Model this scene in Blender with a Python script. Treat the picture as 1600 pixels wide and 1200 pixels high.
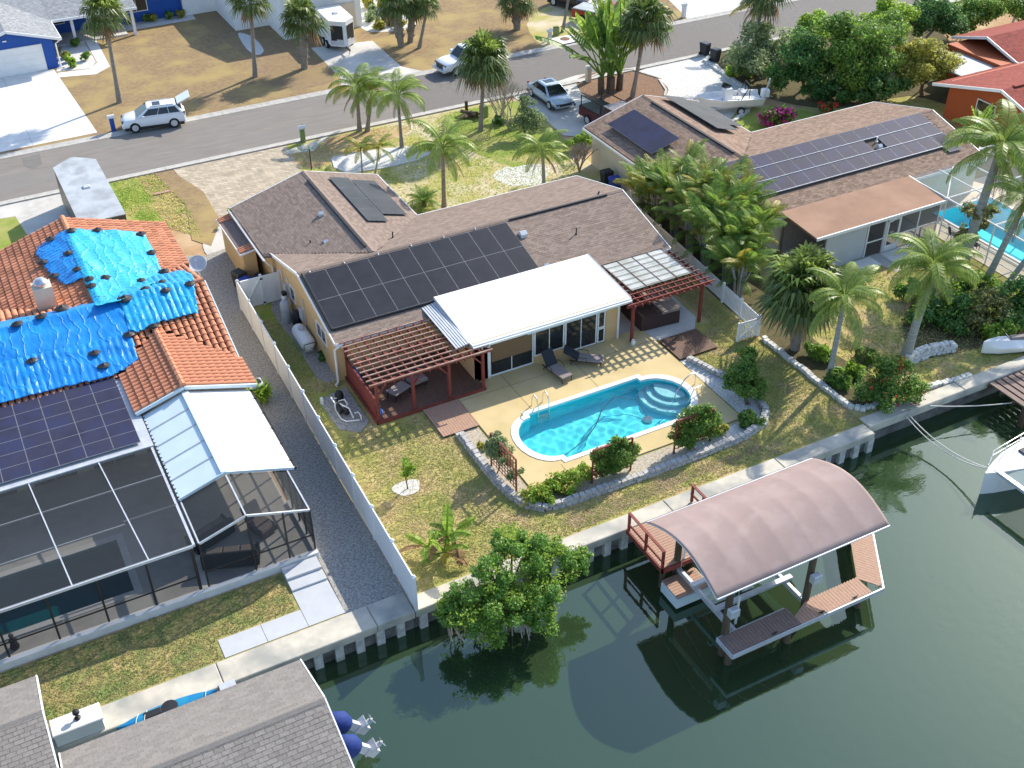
import bpy, bmesh, math, random
import numpy as np
from mathutils import Vector, Matrix
for o in list(bpy.data.objects): bpy.data.objects.remove(o)
sc = bpy.context.scene
C = sc.collection
R = math.radians
# ------------------------------------------------------------------ camera
CAM_F, CAM_H = 1795.0, 34.0
_p, _r, _y = R(36.15), R(0.69), R(27.33)
_F = np.array([math.sin(_y)*math.cos(_p), math.cos(_y)*math.cos(_p), -math.sin(_p)])
_rt = np.array([math.cos(_y), -math.sin(_y), 0.0]); _dn = np.cross(_F, _rt)
_RT = math.cos(_r)*_rt + math.sin(_r)*_dn; _DN = -math.sin(_r)*_rt + math.cos(_r)*_dn
cam = bpy.data.cameras.new('camera'); camo = bpy.data.objects.new('camera', cam); C.objects.link(camo)
cam.sensor_width = 36; cam.lens = CAM_F*36/1600; cam.clip_end = 3000; cam.clip_start = .5
m = Matrix.Identity(4)
for i in range(3):
    m[i][0] = _RT[i]; m[i][1] = -_DN[i]; m[i][2] = -_F[i]
m[2][3] = CAM_H
camo.matrix_world = m; sc.camera = camo
# ------------------------------------------------------------------ sky, sun, exposure
SUN_AZ, SUN_EL = 23.5, 35.0
w = bpy.data.worlds.new('World'); sc.world = w; w.use_nodes = True
nt = w.node_tree; bgn = nt.nodes['Background']
sky = nt.nodes.new('ShaderNodeTexSky'); sky.sky_type = 'NISHITA'; sky.sun_disc = False
sky.sun_elevation = R(SUN_EL); sky.sun_rotation = R(90-SUN_AZ); sky.dust_density = 0.8; sky.ozone_density = 1.5
nt.links.new(sky.outputs[0], bgn.inputs[0]); bgn.inputs[1].default_value = 0.15
sl = bpy.data.lights.new('sun', 'SUN'); sl.energy = 3.6; sl.angle = R(0.55); sl.color = (1, .925, .79)
so = bpy.data.objects.new('sun', sl); C.objects.link(so)
sd = Vector((math.cos(R(SUN_EL))*math.cos(R(SUN_AZ)), math.cos(R(SUN_EL))*math.sin(R(SUN_AZ)), math.sin(R(SUN_EL))))
so.rotation_euler = sd.to_track_quat('Z', 'Y').to_euler(); so.location = (60, 60, 60)
vs = sc.view_settings; vs.view_transform = 'Standard'; vs.look = 'None'; vs.gamma = 1; vs.use_curve_mapping = False
vs.exposure = 0.95
sc.cycles.max_bounces = 6; sc.cycles.transparent_max_bounces = 12
# ------------------------------------------------------------------ helpers
def G(px, py, z=0.0):
    """ground point (at height z) seen at a place in the photograph"""
    d = _RT*(px-800) + _DN*(py-600) + _F*CAM_F
    t = (z-CAM_H)/d[2]
    return Vector((d[0]*t, d[1]*t, z))
class MB:
    def __init__(s): s.v = []; s.f = []; s.sm = False
    def add(s, vs, fs):
        n = len(s.v); s.v.extend([tuple(p) for p in vs]); s.f.extend([tuple(i+n for i in f) for f in fs]); return s
    def poly(s, pts): return s.add(pts, [tuple(range(len(pts)))])
    def hexa(s, p):  # 4 bottom ccw, 4 top ccw
        return s.add(p, [(3,2,1,0),(4,5,6,7),(0,1,5,4),(1,2,6,5),(2,3,7,6),(3,0,4,7)])
    def box(s, x0, x1, y0, y1, z0, z1):
        return s.hexa([(x0,y0,z0),(x1,y0,z0),(x1,y1,z0),(x0,y1,z0),(x0,y0,z1),(x1,y0,z1),(x1,y1,z1),(x0,y1,z1)])
    def bbox(s, x0, x1, y0, y1, z0, z1, b=.02):   # box with chamfered upper edges
        s.hexa([(x0,y0,z0),(x1,y0,z0),(x1,y1,z0),(x0,y1,z0),(x0,y0,z1-b),(x1,y0,z1-b),(x1,y1,z1-b),(x0,y1,z1-b)])
        return s.hexa([(x0,y0,z1-b),(x1,y0,z1-b),(x1,y1,z1-b),(x0,y1,z1-b),(x0+b,y0+b,z1),(x1-b,y0+b,z1),(x1-b,y1-b,z1),(x0+b,y1-b,z1)])
    def bar(s, p, q, w, h, up=(0,0,1)):
        p = Vector(p); q = Vector(q); d = (q-p).normalized(); u = Vector(up)
        x = d.cross(u)
        if x.length < 1e-4: x = d.cross(Vector((0,1,0)))
        x.normalize(); z = x.cross(d); x = x*w/2; z = z*h/2
        return s.hexa([p-x-z, p+x-z, q+x-z, q-x-z, p-x+z, p+x+z, q+x+z, q-x+z])
    def prism(s, pts, z0, z1):
        n = len(pts)
        a = sum(pts[i][0]*pts[(i+1)%n][1]-pts[(i+1)%n][0]*pts[i][1] for i in range(n))
        if a < 0: pts = list(reversed(pts))
        vs = [(p[0],p[1],z0) for p in pts]+[(p[0],p[1],z1) for p in pts]
        return s.add(vs, [tuple(range(n-1,-1,-1)), tuple(range(n,2*n))]+[(i,(i+1)%n,n+(i+1)%n,n+i) for i in range(n)])
    def extr(s, prof, d0, d1, axis='x'):   # closed profile in (a,z) extruded along axis
        n = len(prof)
        if axis == 'x': P = lambda a, z, d: (d, a, z)
        else: P = lambda a, z, d: (a, d, z)
        vs = [P(a,z,d0) for a,z in prof]+[P(a,z,d1) for a,z in prof]
        return s.add(vs, [tuple(range(n)), tuple(range(2*n-1,n-1,-1))]+[(i,n+i,n+(i+1)%n,(i+1)%n) for i in range(n)])
    def tube(s, pts, rad, n=8, cap=True):
        pts = [Vector(p) for p in pts]; k = len(pts)
        if not hasattr(rad, '__len__'): rad = [rad]*k
        base = len(s.v); prev = None
        for i, p in enumerate(pts):
            d = (pts[min(i+1,k-1)]-pts[max(i-1,0)])
            d = d.normalized() if d.length > 1e-9 else Vector((0,0,1))
            if prev is None:
                u = d.cross(Vector((0,0,1)))
                if u.length < .05: u = d.cross(Vector((0,1,0)))
            else: u = prev - d*prev.dot(d)
            u.normalize(); prev = u; v2 = d.cross(u)
            for j in range(n):
                a = 2*math.pi*j/n; s.v.append(tuple(p+(u*math.cos(a)+v2*math.sin(a))*rad[i]))
        for i in range(k-1):
            for j in range(n):
                s.f.append((base+i*n+j, base+i*n+(j+1)%n, base+(i+1)*n+(j+1)%n, base+(i+1)*n+j))
        if cap: s.f.append(tuple(base+j for j in range(n-1,-1,-1))); s.f.append(tuple(base+(k-1)*n+j for j in range(n)))
        s.sm = True; return s
    def lathe(s, prof, c=(0,0,0), n=16, axis='z', cap=True):
        base = len(s.v); k = len(prof)
        for r, z in prof:
            for j in range(n):
                a = 2*math.pi*j/n; x, y = r*math.cos(a), r*math.sin(a)
                if axis == 'z': q = (x,y,z)
                elif axis == 'y': q = (x,z,-y)
                else: q = (z,x,y)
                s.v.append((c[0]+q[0], c[1]+q[1], c[2]+q[2]))
        for i in range(k-1):
            for j in range(n):
                s.f.append((base+i*n+j, base+i*n+(j+1)%n, base+(i+1)*n+(j+1)%n, base+(i+1)*n+j))
        if cap: s.f.append(tuple(base+j for j in range(n-1,-1,-1))); s.f.append(tuple(base+(k-1)*n+j for j in range(n)))
        s.sm = True; return s
    def loft(s, secs, cap=True):
        n = len(secs[0]); base = len(s.v)
        for q in secs: s.v.extend([tuple(p) for p in q])
        for i in range(len(secs)-1):
            for j in range(n):
                s.f.append((base+i*n+j, base+i*n+(j+1)%n, base+(i+1)*n+(j+1)%n, base+(i+1)*n+j))
        if cap: s.f.append(tuple(base+j for j in range(n-1,-1,-1))); s.f.append(tuple(base+(len(secs)-1)*n+j for j in range(n)))
        return s
    def mesh(s, name, off=None, smooth=None):
        me = bpy.data.meshes.new(name)
        v = s.v if off is None else [(p[0]-off[0], p[1]-off[1], p[2]-off[2]) for p in s.v]
        me.from_pydata(v, [], s.f); me.update()
        if s.sm if smooth is None else smooth:
            me.polygons.foreach_set('use_smooth', [True]*len(me.polygons))
            try: me.set_sharp_from_angle(angle=R(40))
            except Exception: pass
        return me
    def build(s, name, mt, parent=None, world=True, smooth=None):
        """one mesh object; under a parent the shape was given in world places (world) or in the parent's own (not world)"""
        off = None
        if parent is not None and world: off = WLOC.get(parent.name, (0,0,0))
        o = bpy.data.objects.new(name, s.mesh(name, off, smooth)); C.objects.link(o)
        o.data.materials.append(mt)
        if parent is not None: o.parent = parent; WLOC[o.name] = off if off else (0,0,0)
        return o
WLOC = {}
def tag(o, label=None, cat=None, group=None, kind=None):
    if label: o['label'] = label
    if cat: o['category'] = cat
    if group: o['group'] = group
    if kind: o['kind'] = kind
    return o
def thing(name, label, cat, loc=(0,0,0), rz=0, group=None):
    o = bpy.data.objects.new(name, None); C.objects.link(o); o.empty_display_size = .3
    o.location = loc; o.rotation_euler = (0,0,rz); WLOC[o.name] = tuple(loc)
    return tag(o, label, cat, group)
def obj(name, me, mt=None, parent=None):
    o = bpy.data.objects.new(name, me); C.objects.link(o)
    if mt is not None and not me.materials: me.materials.append(mt)
    if parent is not None: o.parent = parent
    return o
def npmesh(name, V, F, mt, smooth=False):
    """V (n,3) float, F (m,k) int arrays -> mesh"""
    me = bpy.data.meshes.new(name); k = F.shape[1]
    me.vertices.add(len(V)); me.vertices.foreach_set('co', np.ascontiguousarray(V, dtype=np.float32).ravel())
    me.loops.add(F.size); me.loops.foreach_set('vertex_index', np.ascontiguousarray(F, dtype=np.int32).ravel())
    me.polygons.add(len(F)); me.polygons.foreach_set('loop_start', np.arange(0, F.size, k, dtype=np.int32))
    me.polygons.foreach_set('loop_total', np.full(len(F), k, dtype=np.int32))
    me.polygons.foreach_set('use_smooth', np.full(len(F), bool(smooth)))
    me.update(calc_edges=True); me.materials.append(mt); return me
# ------------------------------------------------------------------ materials
MATS = {}
def mat(name, col, col2=None, scale=4, rough=.75, spec=.3, metal=0, bump=0, bscale=None, col3=None, scale3=.5, island=0, detail=5, dist=None, mix=(.35,.65), transp=0, stretch=None, alpha=None):
    if name in MATS: return MATS[name]
    m = bpy.data.materials.new(name); m.use_nodes = True; MATS[name] = m
    t = m.node_tree; n = t.nodes; L = t.links; b = n['Principled BSDF']
    b.inputs['Roughness'].default_value = rough; b.inputs['Metallic'].default_value = metal
    b.inputs['Specular IOR Level'].default_value = spec
    c4 = lambda c: (c[0], c[1], c[2], 1)
    b.inputs['Base Color'].default_value = c4(col)
    tc = None
    if col2 is not None or bump:
        tc = n.new('ShaderNodeTexCoord'); vec = tc.outputs['Object']
        if stretch:
            mp = n.new('ShaderNodeMapping'); mp.inputs['Scale'].default_value = stretch; L.new(vec, mp.inputs[0]); vec = mp.outputs[0]
    last = None
    if col2 is not None:
        nz = n.new('ShaderNodeTexNoise'); nz.inputs['Scale'].default_value = scale; nz.inputs['Detail'].default_value = detail; nz.inputs['Roughness'].default_value = .65
        L.new(vec, nz.inputs['Vector'])
        rp = n.new('ShaderNodeMapRange'); rp.inputs[1].default_value = mix[0]; rp.inputs[2].default_value = mix[1]; L.new(nz.outputs['Fac'], rp.inputs[0])
        mx = n.new('ShaderNodeMix'); mx.data_type = 'RGBA'; mx.inputs[6].default_value = c4(col); mx.inputs[7].default_value = c4(col2)
        L.new(rp.outputs[0], mx.inputs[0]); last = mx.outputs[2]
        if col3 is not None:
            nz3 = n.new('ShaderNodeTexNoise'); nz3.inputs['Scale'].default_value = scale3; nz3.inputs['Detail'].default_value = 4; L.new(vec, nz3.inputs['Vector'])
            r3 = n.new('ShaderNodeMapRange'); r3.inputs[1].default_value = .45; r3.inputs[2].default_value = .65; L.new(nz3.outputs['Fac'], r3.inputs[0])
            m3 = n.new('ShaderNodeMix'); m3.data_type = 'RGBA'; L.new(r3.outputs[0], m3.inputs[0]); L.new(last, m3.inputs[6]); m3.inputs[7].default_value = c4(col3); last = m3.outputs[2]
    if island:
        gm = n.new('ShaderNodeNewGeometry'); hs = n.new('ShaderNodeHueSaturation'); mr = n.new('ShaderNodeMapRange')
        mr.inputs[3].default_value = 1-island; mr.inputs[4].default_value = 1+island; L.new(gm.outputs['Random Per Island'], mr.inputs[0]); L.new(mr.outputs[0], hs.inputs['Value'])
        if last is not None: L.new(last, hs.inputs['Color'])
        else: hs.inputs['Color'].default_value = c4(col)
        last = hs.outputs[0]
    if last is not None: L.new(last, b.inputs['Base Color'])
    if bump:
        nb = n.new('ShaderNodeTexNoise'); nb.inputs['Scale'].default_value = bscale or scale*3; nb.inputs['Detail'].default_value = 4; L.new(vec, nb.inputs['Vector'])
        bp = n.new('ShaderNodeBump'); bp.inputs['Strength'].default_value = bump; bp.inputs['Distance'].default_value = dist or .3/(bscale or scale*3); L.new(nb.outputs['Fac'], bp.inputs['Height']); L.new(bp.outputs[0], b.inputs['Normal'])
    if transp:   # leaf: some light passes through
        tr = n.new('ShaderNodeBsdfTranslucent'); ms = n.new('ShaderNodeMixShader'); ms.inputs[0].default_value = transp
        if last is not None: L.new(last, tr.inputs[0])
        else: tr.inputs[0].default_value = c4(col)
        L.new(b.outputs[0], ms.inputs[1]); L.new(tr.outputs[0], ms.inputs[2]); L.new(ms.outputs[0], n['Material Output'].inputs[0])
    if alpha is not None:  # woven insect screen: threads let part of the light through
        tp = n.new('ShaderNodeBsdfTransparent'); ms = n.new('ShaderNodeMixShader'); ms.inputs[0].default_value = alpha
        L.new(tp.outputs[0], ms.inputs[1]); L.new(b.outputs[0], ms.inputs[2]); L.new(ms.outputs[0], n['Material Output'].inputs[0])
    return m
M = {}
M['asphalt'] = mat('asphalt', (.195,.175,.155), (.24,.218,.195), 2.2, .9, .2, bump=.25, bscale=60, col3=(.21,.195,.18), scale3=.5, stretch=(.22,1,1))
M['concrete'] = mat('concrete', (.55,.53,.49), (.43,.41,.38), 1.6, .85, .2, bump=.15, bscale=40, col3=(.6,.58,.53), scale3=.4)
M['concrete_blue'] = mat('painted_concrete', (.5,.52,.54), (.45,.47,.5), 1.2, .8, .2, bump=.1, bscale=30)
M['white_concrete'] = mat('white_concrete', (.75,.74,.71), (.64,.63,.6), 1.2, .8, .2, bump=.1, bscale=30)
M['kerb'] = mat('kerb_concrete', (.5,.48,.44), (.38,.36,.33), 2.5, .9, .2, bump=.2, bscale=30)
M['cap'] = mat('seawall_cap', (.62,.57,.47), (.45,.42,.36), .9, .85, .2, bump=.2, bscale=25, col3=(.33,.33,.3), scale3=.6)
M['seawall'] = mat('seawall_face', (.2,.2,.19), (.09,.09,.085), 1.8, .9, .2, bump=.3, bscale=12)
M['pile'] = mat('concrete_pile', (.6,.6,.57), (.35,.36,.33), 3, .9, .2, bump=.2, bscale=20)
def paver_mat():
    m = mat('pavers', (.5,.43,.33), (.38,.33,.26), 1.5, .9, .15, bump=.3, bscale=30); t = m.node_tree; n = t.nodes; L = t.links; b = n['Principled BSDF']; src = b.inputs['Base Color'].links[0].from_socket
    tc = n.new('ShaderNodeTexCoord'); mp = n.new('ShaderNodeMapping'); mp.inputs['Rotation'].default_value = (0,0,.785); L.new(tc.outputs['Object'], mp.inputs[0])
    br = n.new('ShaderNodeTexBrick'); br.inputs['Scale'].default_value = 1.0; br.inputs['Brick Width'].default_value = .42; br.inputs['Row Height'].default_value = .24; br.inputs['Mortar Size'].default_value = .012
    br.inputs['Color1'].default_value = (1.15,1.13,1.1,1); br.inputs['Color2'].default_value = (.82,.8,.77,1); br.inputs['Mortar'].default_value = (.6,.57,.52,1); L.new(mp.outputs[0], br.inputs['Vector'])
    mx = n.new('ShaderNodeMix'); mx.data_type = 'RGBA'; mx.blend_type = 'MULTIPLY'; mx.inputs[0].default_value = 1; L.new(src, mx.inputs[6]); L.new(br.outputs['Color'], mx.inputs[7]); L.new(mx.outputs[2], b.inputs['Base Color']); return m
M['pavers'] = paver_mat()
M['dry_ground'] = mat('dry_ground', (0.468,0.300,0.156), (0.338,0.228,0.138), 1.6, .95, .1, bump=.6, bscale=25, col3=(0.520,0.372,0.225), scale3=.35, detail=8)
M['tan_lawn'] = mat('tan_lawn', (.34,.24,.13), (.2,.145,.085), 2.6, .95, .1, bump=.7, bscale=14, col3=(.36,.27,.12), scale3=.35, detail=10, mix=(.3,.7))
M['lawn'] = mat('lawn', (0.425,0.361,0.129), (0.245,0.270,0.071), 2.4, .95, .1, bump=.7, bscale=28, col3=(0.463,0.347,0.181), scale3=.7, detail=10)
M['green_lawn'] = mat('green_lawn', (0.189,0.269,0.049), (0.291,0.323,0.077), 1.0, .95, .1, bump=.7, bscale=28, col3=(0.393,0.349,0.140), scale3=.4, detail=9)
M['sod'] = mat('sod', (0.251,0.262,0.079), (0.485,0.355,0.161), 2.2, .95, .1, bump=.8, bscale=22, col3=(0.201,0.247,0.079), scale3=1.0, detail=9)
M['front_lawn'] = mat('front_lawn', (0.320,0.336,0.069), (0.480,0.390,0.196), .9, .95, .1, bump=.7, bscale=28, col3=(0.612,0.511,0.392), scale3=.35, detail=9)
M['mulch'] = mat('mulch', (.16,.085,.05), (.3,.2,.14), 9, .95, .1, bump=1, bscale=20)
M['gravel'] = mat('gravel', (.44,.42,.38), (.2,.19,.18), 11, .95, .2, bump=1, bscale=22, detail=3)
M['white_gravel'] = mat('white_gravel', (.74,.73,.69), (.42,.41,.39), 9, .95, .2, bump=1, bscale=18, detail=3)
M['tan_gravel'] = mat('tan_gravel', (.55,.48,.37), (.3,.26,.2), 9, .95, .2, bump=1, bscale=18, detail=3)
M['pool_deck'] = mat('pool_deck', (.57,.445,.22), (.5,.39,.195), .9, .8, .2, bump=.06, bscale=40, col3=(.6,.475,.26), scale3=.4)
M['dirt'] = mat('bare_soil', (.33,.24,.15), (.22,.16,.1), 2.5, .95, .1, bump=.8, bscale=20)
M['dark_soil'] = mat('leaf_litter', (.14,.11,.06), (.08,.08,.04), 3, .95, .1, bump=.8, bscale=20)  # dark brown soil colour for beds and ground below shrubs
M['tan_stucco'] = mat('tan_stucco', (.62,.43,.22), (.57,.39,.2), 1.5, .85, .2, bump=.15, bscale=60)
M['cream_stucco'] = mat('cream_stucco', (.66,.58,.45), (.6,.52,.4), 1.5, .85, .2, bump=.15, bscale=60)
M['blue_paint'] = mat('blue_paint', (.02,.09,.38), (.017,.08,.34), 1, .6, .3, bump=.05, bscale=40)
M['orange_paint'] = mat('orange_paint', (.42,.1,.035), (.38,.09,.03), 1, .7, .3, bump=.05, bscale=40)
M['white'] = mat('white_paint', (.8,.8,.79), (.74,.74,.73), 1.5, .5, .35)
M['white_roof'] = mat('white_roof_coat', (.84,.83,.8), (.78,.77,.74), .7, .6, .3, bump=.05, bscale=8, col3=(.8,.79,.76), scale3=2.5)
M['vinyl'] = mat('white_vinyl', (.8,.81,.82), (.76,.77,.78), .8, .35, .4)
M['alu'] = mat('aluminium', (.6,.62,.65), (.5,.52,.55), 3, .4, .5, metal=.3)
M['lanai_metal'] = mat('lanai_metal', (.62,.72,.76), (.56,.66,.7), .9, .45, .4)
M['steel'] = mat('stainless', (.75,.76,.78), (.65,.66,.68), 4, .2, .5, metal=.9)
M['bronze'] = mat('dark_bronze', (.025,.022,.02), (.035,.03,.028), 3, .45, .4)
M['black'] = mat('black_plastic', (.015,.016,.018), (.025,.026,.028), 4, .5, .4)
M['rubber'] = mat('tyre_rubber', (.02,.02,.02), (.03,.03,.03), 8, .85, .2)
M['glass'] = mat('window_glass', (.012,.016,.02), (.02,.026,.03), .6, .05, .6)
M['frost_shade'] = mat('roller_shade', (.21,.13,.075), (.18,.11,.06), 3, .8, .2, bump=.1, bscale=40, stretch=(1,1,9))
M['shingle'] = mat('brown_shingle', (.27,.21,.175), (.225,.175,.145), 7, .95, .03, bump=.3, bscale=70, island=.16)
M['shingle_under'] = mat('shingle_underlay', (.13,.1,.085), (.15,.12,.1), 6, .95, .1)  # dark base under the shingle slabs, seen in their gaps; also deck joints
M['rshingle'] = mat('tan_brown_shingle', (.3,.215,.165), (.22,.16,.125), 5, .95, .03, bump=.3, bscale=70, island=.22)
M['grey_shingle'] = mat('grey_shingle', (.26,.235,.21), (.2,.185,.17), 14, .92, .15, bump=.35, bscale=90, island=.1)
M['light_shingle'] = mat('pale_grey_shingle', (.33,.34,.35), (.22,.23,.24), 4, .92, .15, bump=.3, bscale=50, island=.15)
M['red_shingle'] = mat('red_shingle', (.3,.075,.055), (.22,.06,.05), 5, .92, .15, bump=.3, bscale=50, island=.15)
M['tan_roof'] = mat('tan_membrane', (.31,.185,.125), (.27,.16,.11), .8, .85, .2, bump=.1, bscale=25, col3=(.35,.215,.15), scale3=.5)
M['tile'] = mat('clay_tile', (.55,.245,.14), (.46,.185,.1), 3, .8, .3, bump=.2, bscale=40, island=.24)
M['tile_bed'] = mat('tile_underlay', (.1,.045,.03), (.07,.035,.025), 5, .95, .1)
M['tarp'] = mat('blue_tarp', (.012,.25,.66), (.012,.2,.58), 1.2, .42, .35, bump=.5, bscale=4, dist=.08, stretch=(1,.35,1))
M['tarp_pale'] = mat('faded_blue_tarp', (.03,.42,.6), (.02,.32,.64), .8, .45, .35, bump=.5, bscale=4, dist=.08, stretch=(.5,1,1))
M['red_wood'] = mat('red_stained_wood', (.25,.055,.04), (.17,.04,.032), 3, .65, .3, bump=.15, bscale=30, stretch=(1,1,1))
M['brown_wood'] = mat('weathered_slat', (.45,.33,.26), (.3,.15,.11), 2.2, .75, .25, bump=.15, bscale=30)
M['deck_dark'] = mat('brown_deck_board', (.17,.095,.065), (.12,.07,.05), 2.5, .6, .3, bump=.2, bscale=30, stretch=(3,3,1))
M['deck_tan'] = mat('tan_deck_board', (.43,.27,.19), (.36,.22,.155), 2.5, .7, .3, bump=.2, bscale=30, stretch=(3,3,1))
M['deck_grey'] = mat('grey_deck_board', (.24,.17,.145), (.18,.13,.11), 2.5, .75, .25, bump=.2, bscale=30, stretch=(3,3,1))
M['pile_wood'] = mat('timber_pile', (.13,.095,.06), (.06,.05,.035), 3, .9, .2, bump=.4, bscale=14, stretch=(2,2,.3))
M['canvas'] = mat('mauve_canvas', (.33,.245,.225), (.3,.22,.2), .5, .8, .2, bump=.08, bscale=6, col3=(.35,.265,.245), scale3=1.1)
M['panel'] = mat('solar_cells', (.022,.023,.028), (.03,.031,.036), 1.5, .32, .25, col3=(.03,.03,.036), scale3=1.5)
M['panel_blue'] = mat('blue_solar_cells', (.03,.032,.06), (.04,.042,.075), 1.2, .62, .1, col3=(.035,.04,.09), scale3=.9)
M['panel_grey'] = mat('sheen_grey_solar_cells', (.05,.056,.062), (.075,.08,.088), .5, .6, .12)  # the panels' partial reflection is put into this greyer cell colour
M['red_paint'] = mat('red_car_paint', (.3,.02,.015), (.26,.018,.014), 2, .25, .5)
M['maroon_paint'] = mat('maroon_car_paint', (.12,.015,.012), (.1,.013,.011), 2, .25, .5)
M['white_car'] = mat('white_car_paint', (.78,.8,.82), (.75,.77,.79), 1, .2, .5)
M['silver_car'] = mat('silver_blue_paint', (.5,.58,.66), (.46,.54,.62), 1, .22, .6, metal=.3)
M['black_car'] = mat('black_car_paint', (.015,.015,.018), (.02,.02,.022), 1, .2, .5)
M['blue_bin'] = mat('blue_bin_plastic', (.012,.06,.36), (.01,.05,.3), 3, .45, .4)
M['dark_bin'] = mat('dark_bin_plastic', (.02,.024,.03), (.03,.034,.04), 3, .5, .4)
M['trailer_roof'] = mat('grey_trailer_roof', (.45,.48,.5), (.36,.38,.4), .6, .5, .4, col3=(.3,.31,.32), scale3=1)
M['trailer_side'] = mat('grey_trailer_side', (.1,.085,.075), (.08,.07,.06), 1, .4, .4)
M['spa_brown'] = mat('spa_cabinet', (.07,.04,.035), (.055,.032,.028), 3, .6, .3, stretch=(9,9,1))
M['spa_cover'] = mat('spa_cover', (.3,.25,.22), (.25,.2,.18), 2, .7, .3, bump=.1)
M['dark_fabric'] = mat('dark_mesh_fabric', (.03,.032,.042), (.04,.042,.05), 8, .8, .2)
M['cushion'] = mat('grey_brown_cushion', (.27,.23,.22), (.22,.19,.18), 5, .85, .2)
M['engine_blue'] = mat('blue_engine_cover', (.025,.05,.22), (.02,.04,.17), 2, .75, .25, bump=.3, bscale=6)
M['rope'] = mat('white_rope', (.7,.68,.62), (.6,.58,.52), 20, .9, .1)
M['stone'] = mat('retaining_block', (.5,.49,.47), (.33,.32,.31), 4, .9, .2, bump=.5, bscale=14, island=.2)
M['stone_white'] = mat('white_edging_stone', (.68,.67,.64), (.45,.45,.43), 4, .9, .2, bump=.5, bscale=14, island=.2)
M['screen'] = mat('insect_screen', (.04,.044,.048), None, rough=.9, spec=.1, alpha=.56)
M['screen_light'] = mat('pale_insect_screen', (.3,.31,.33), None, rough=.9, spec=.1, alpha=.28)
M['poly_sheet'] = mat('clear_corrugated_sheet', (.62,.64,.62), (.5,.53,.5), 1.3, .35, .4, alpha=.8, col3=(.4,.42,.36), scale3=.8)
# foliage
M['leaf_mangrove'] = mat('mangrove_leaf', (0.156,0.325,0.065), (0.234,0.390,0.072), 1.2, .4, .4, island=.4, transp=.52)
M['leaf_dark'] = mat('dark_leaf', (0.081,0.205,0.055), (0.164,0.300,0.081), .8, .45, .4, island=.4, transp=.52)
M['leaf_mid'] = mat('mid_leaf', (0.146,0.271,0.059), (0.230,0.354,0.061), .8, .45, .35, island=.4, transp=.52)
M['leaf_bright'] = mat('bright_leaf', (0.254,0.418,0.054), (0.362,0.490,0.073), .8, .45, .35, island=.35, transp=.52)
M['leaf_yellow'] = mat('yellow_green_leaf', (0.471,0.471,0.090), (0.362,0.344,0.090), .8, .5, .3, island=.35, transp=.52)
M['leaf_grey'] = mat('grey_green_leaf', (0.250,0.334,0.156), (0.354,0.416,0.209), .8, .5, .3, island=.35, transp=.52)
M['leaf_olive'] = mat('olive_leaf', (0.209,0.230,0.094), (0.334,0.312,0.125), .8, .5, .3, island=.4, transp=.52)
M['frond_sabal'] = mat('fan_frond', (0.109,0.167,0.051), (0.174,0.217,0.065), 1.5, .4, .35, island=.4, transp=.42)
M['frond_queen'] = mat('feather_frond', (0.200,0.316,0.059), (0.333,0.400,0.083), .7, .42, .35, island=.35, transp=.42)
M['frond_yellow'] = mat('yellow_frond', (.36,.37,.06), (.44,.36,.06), .7, .45, .3, island=.35, transp=.42)
M['frond_dead'] = mat('dead_frond', (.3,.19,.1), (.22,.13,.07), 2, .85, .15, island=.3)
M['bark_palm'] = mat('palm_trunk', (.3,.27,.23), (.2,.175,.15), 2, .9, .15, bump=.6, bscale=5, stretch=(1,1,7), dist=.04)
M['bark_pale'] = mat('pale_palm_trunk', (.36,.37,.35), (.25,.26,.25), 1.5, .85, .2, bump=.3, bscale=5, stretch=(1,1,7), dist=.02)
M['bark'] = mat('bark', (.17,.125,.09), (.1,.075,.055), 5, .95, .1, bump=.5, bscale=10)
M['twig'] = mat('pale_twig', (.4,.35,.3), (.3,.26,.22), 5, .9, .1)
M['petal_pink'] = mat('magenta_bract', (.5,.05,.3), (.4,.04,.22), 3, .6, .3, island=.25, transp=.2)
M['petal_red'] = mat('red_flower', (.6,.04,.02), (.5,.05,.02), 3, .6, .3, island=.25, transp=.2)
M['grass_blade'] = mat('grass_blade', (.5,.45,.17), (.33,.37,.1), .9, .7, .2, island=.35, transp=.2, col3=(.55,.43,.23), scale3=.6)
M['grass_sod'] = mat('sod_blade', (.27,.28,.1), (.42,.33,.16), 1.6, .7, .2, island=.35, transp=.2, col3=(.2,.26,.08), scale3=1.2)
M['grass_green'] = mat('green_grass_blade', (0.344,0.506,0.081), (0.506,0.575,0.115), .8, .7, .2, island=.35, transp=.2, col3=(0.691,0.644,0.231), scale3=.4)
M['grass_dry'] = mat('dry_grass_blade', (0.580,0.406,0.160), (0.406,0.304,0.116), .8, .8, .2, island=.35, transp=.15, col3=(0.493,0.392,0.145), scale3=.4)
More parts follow.
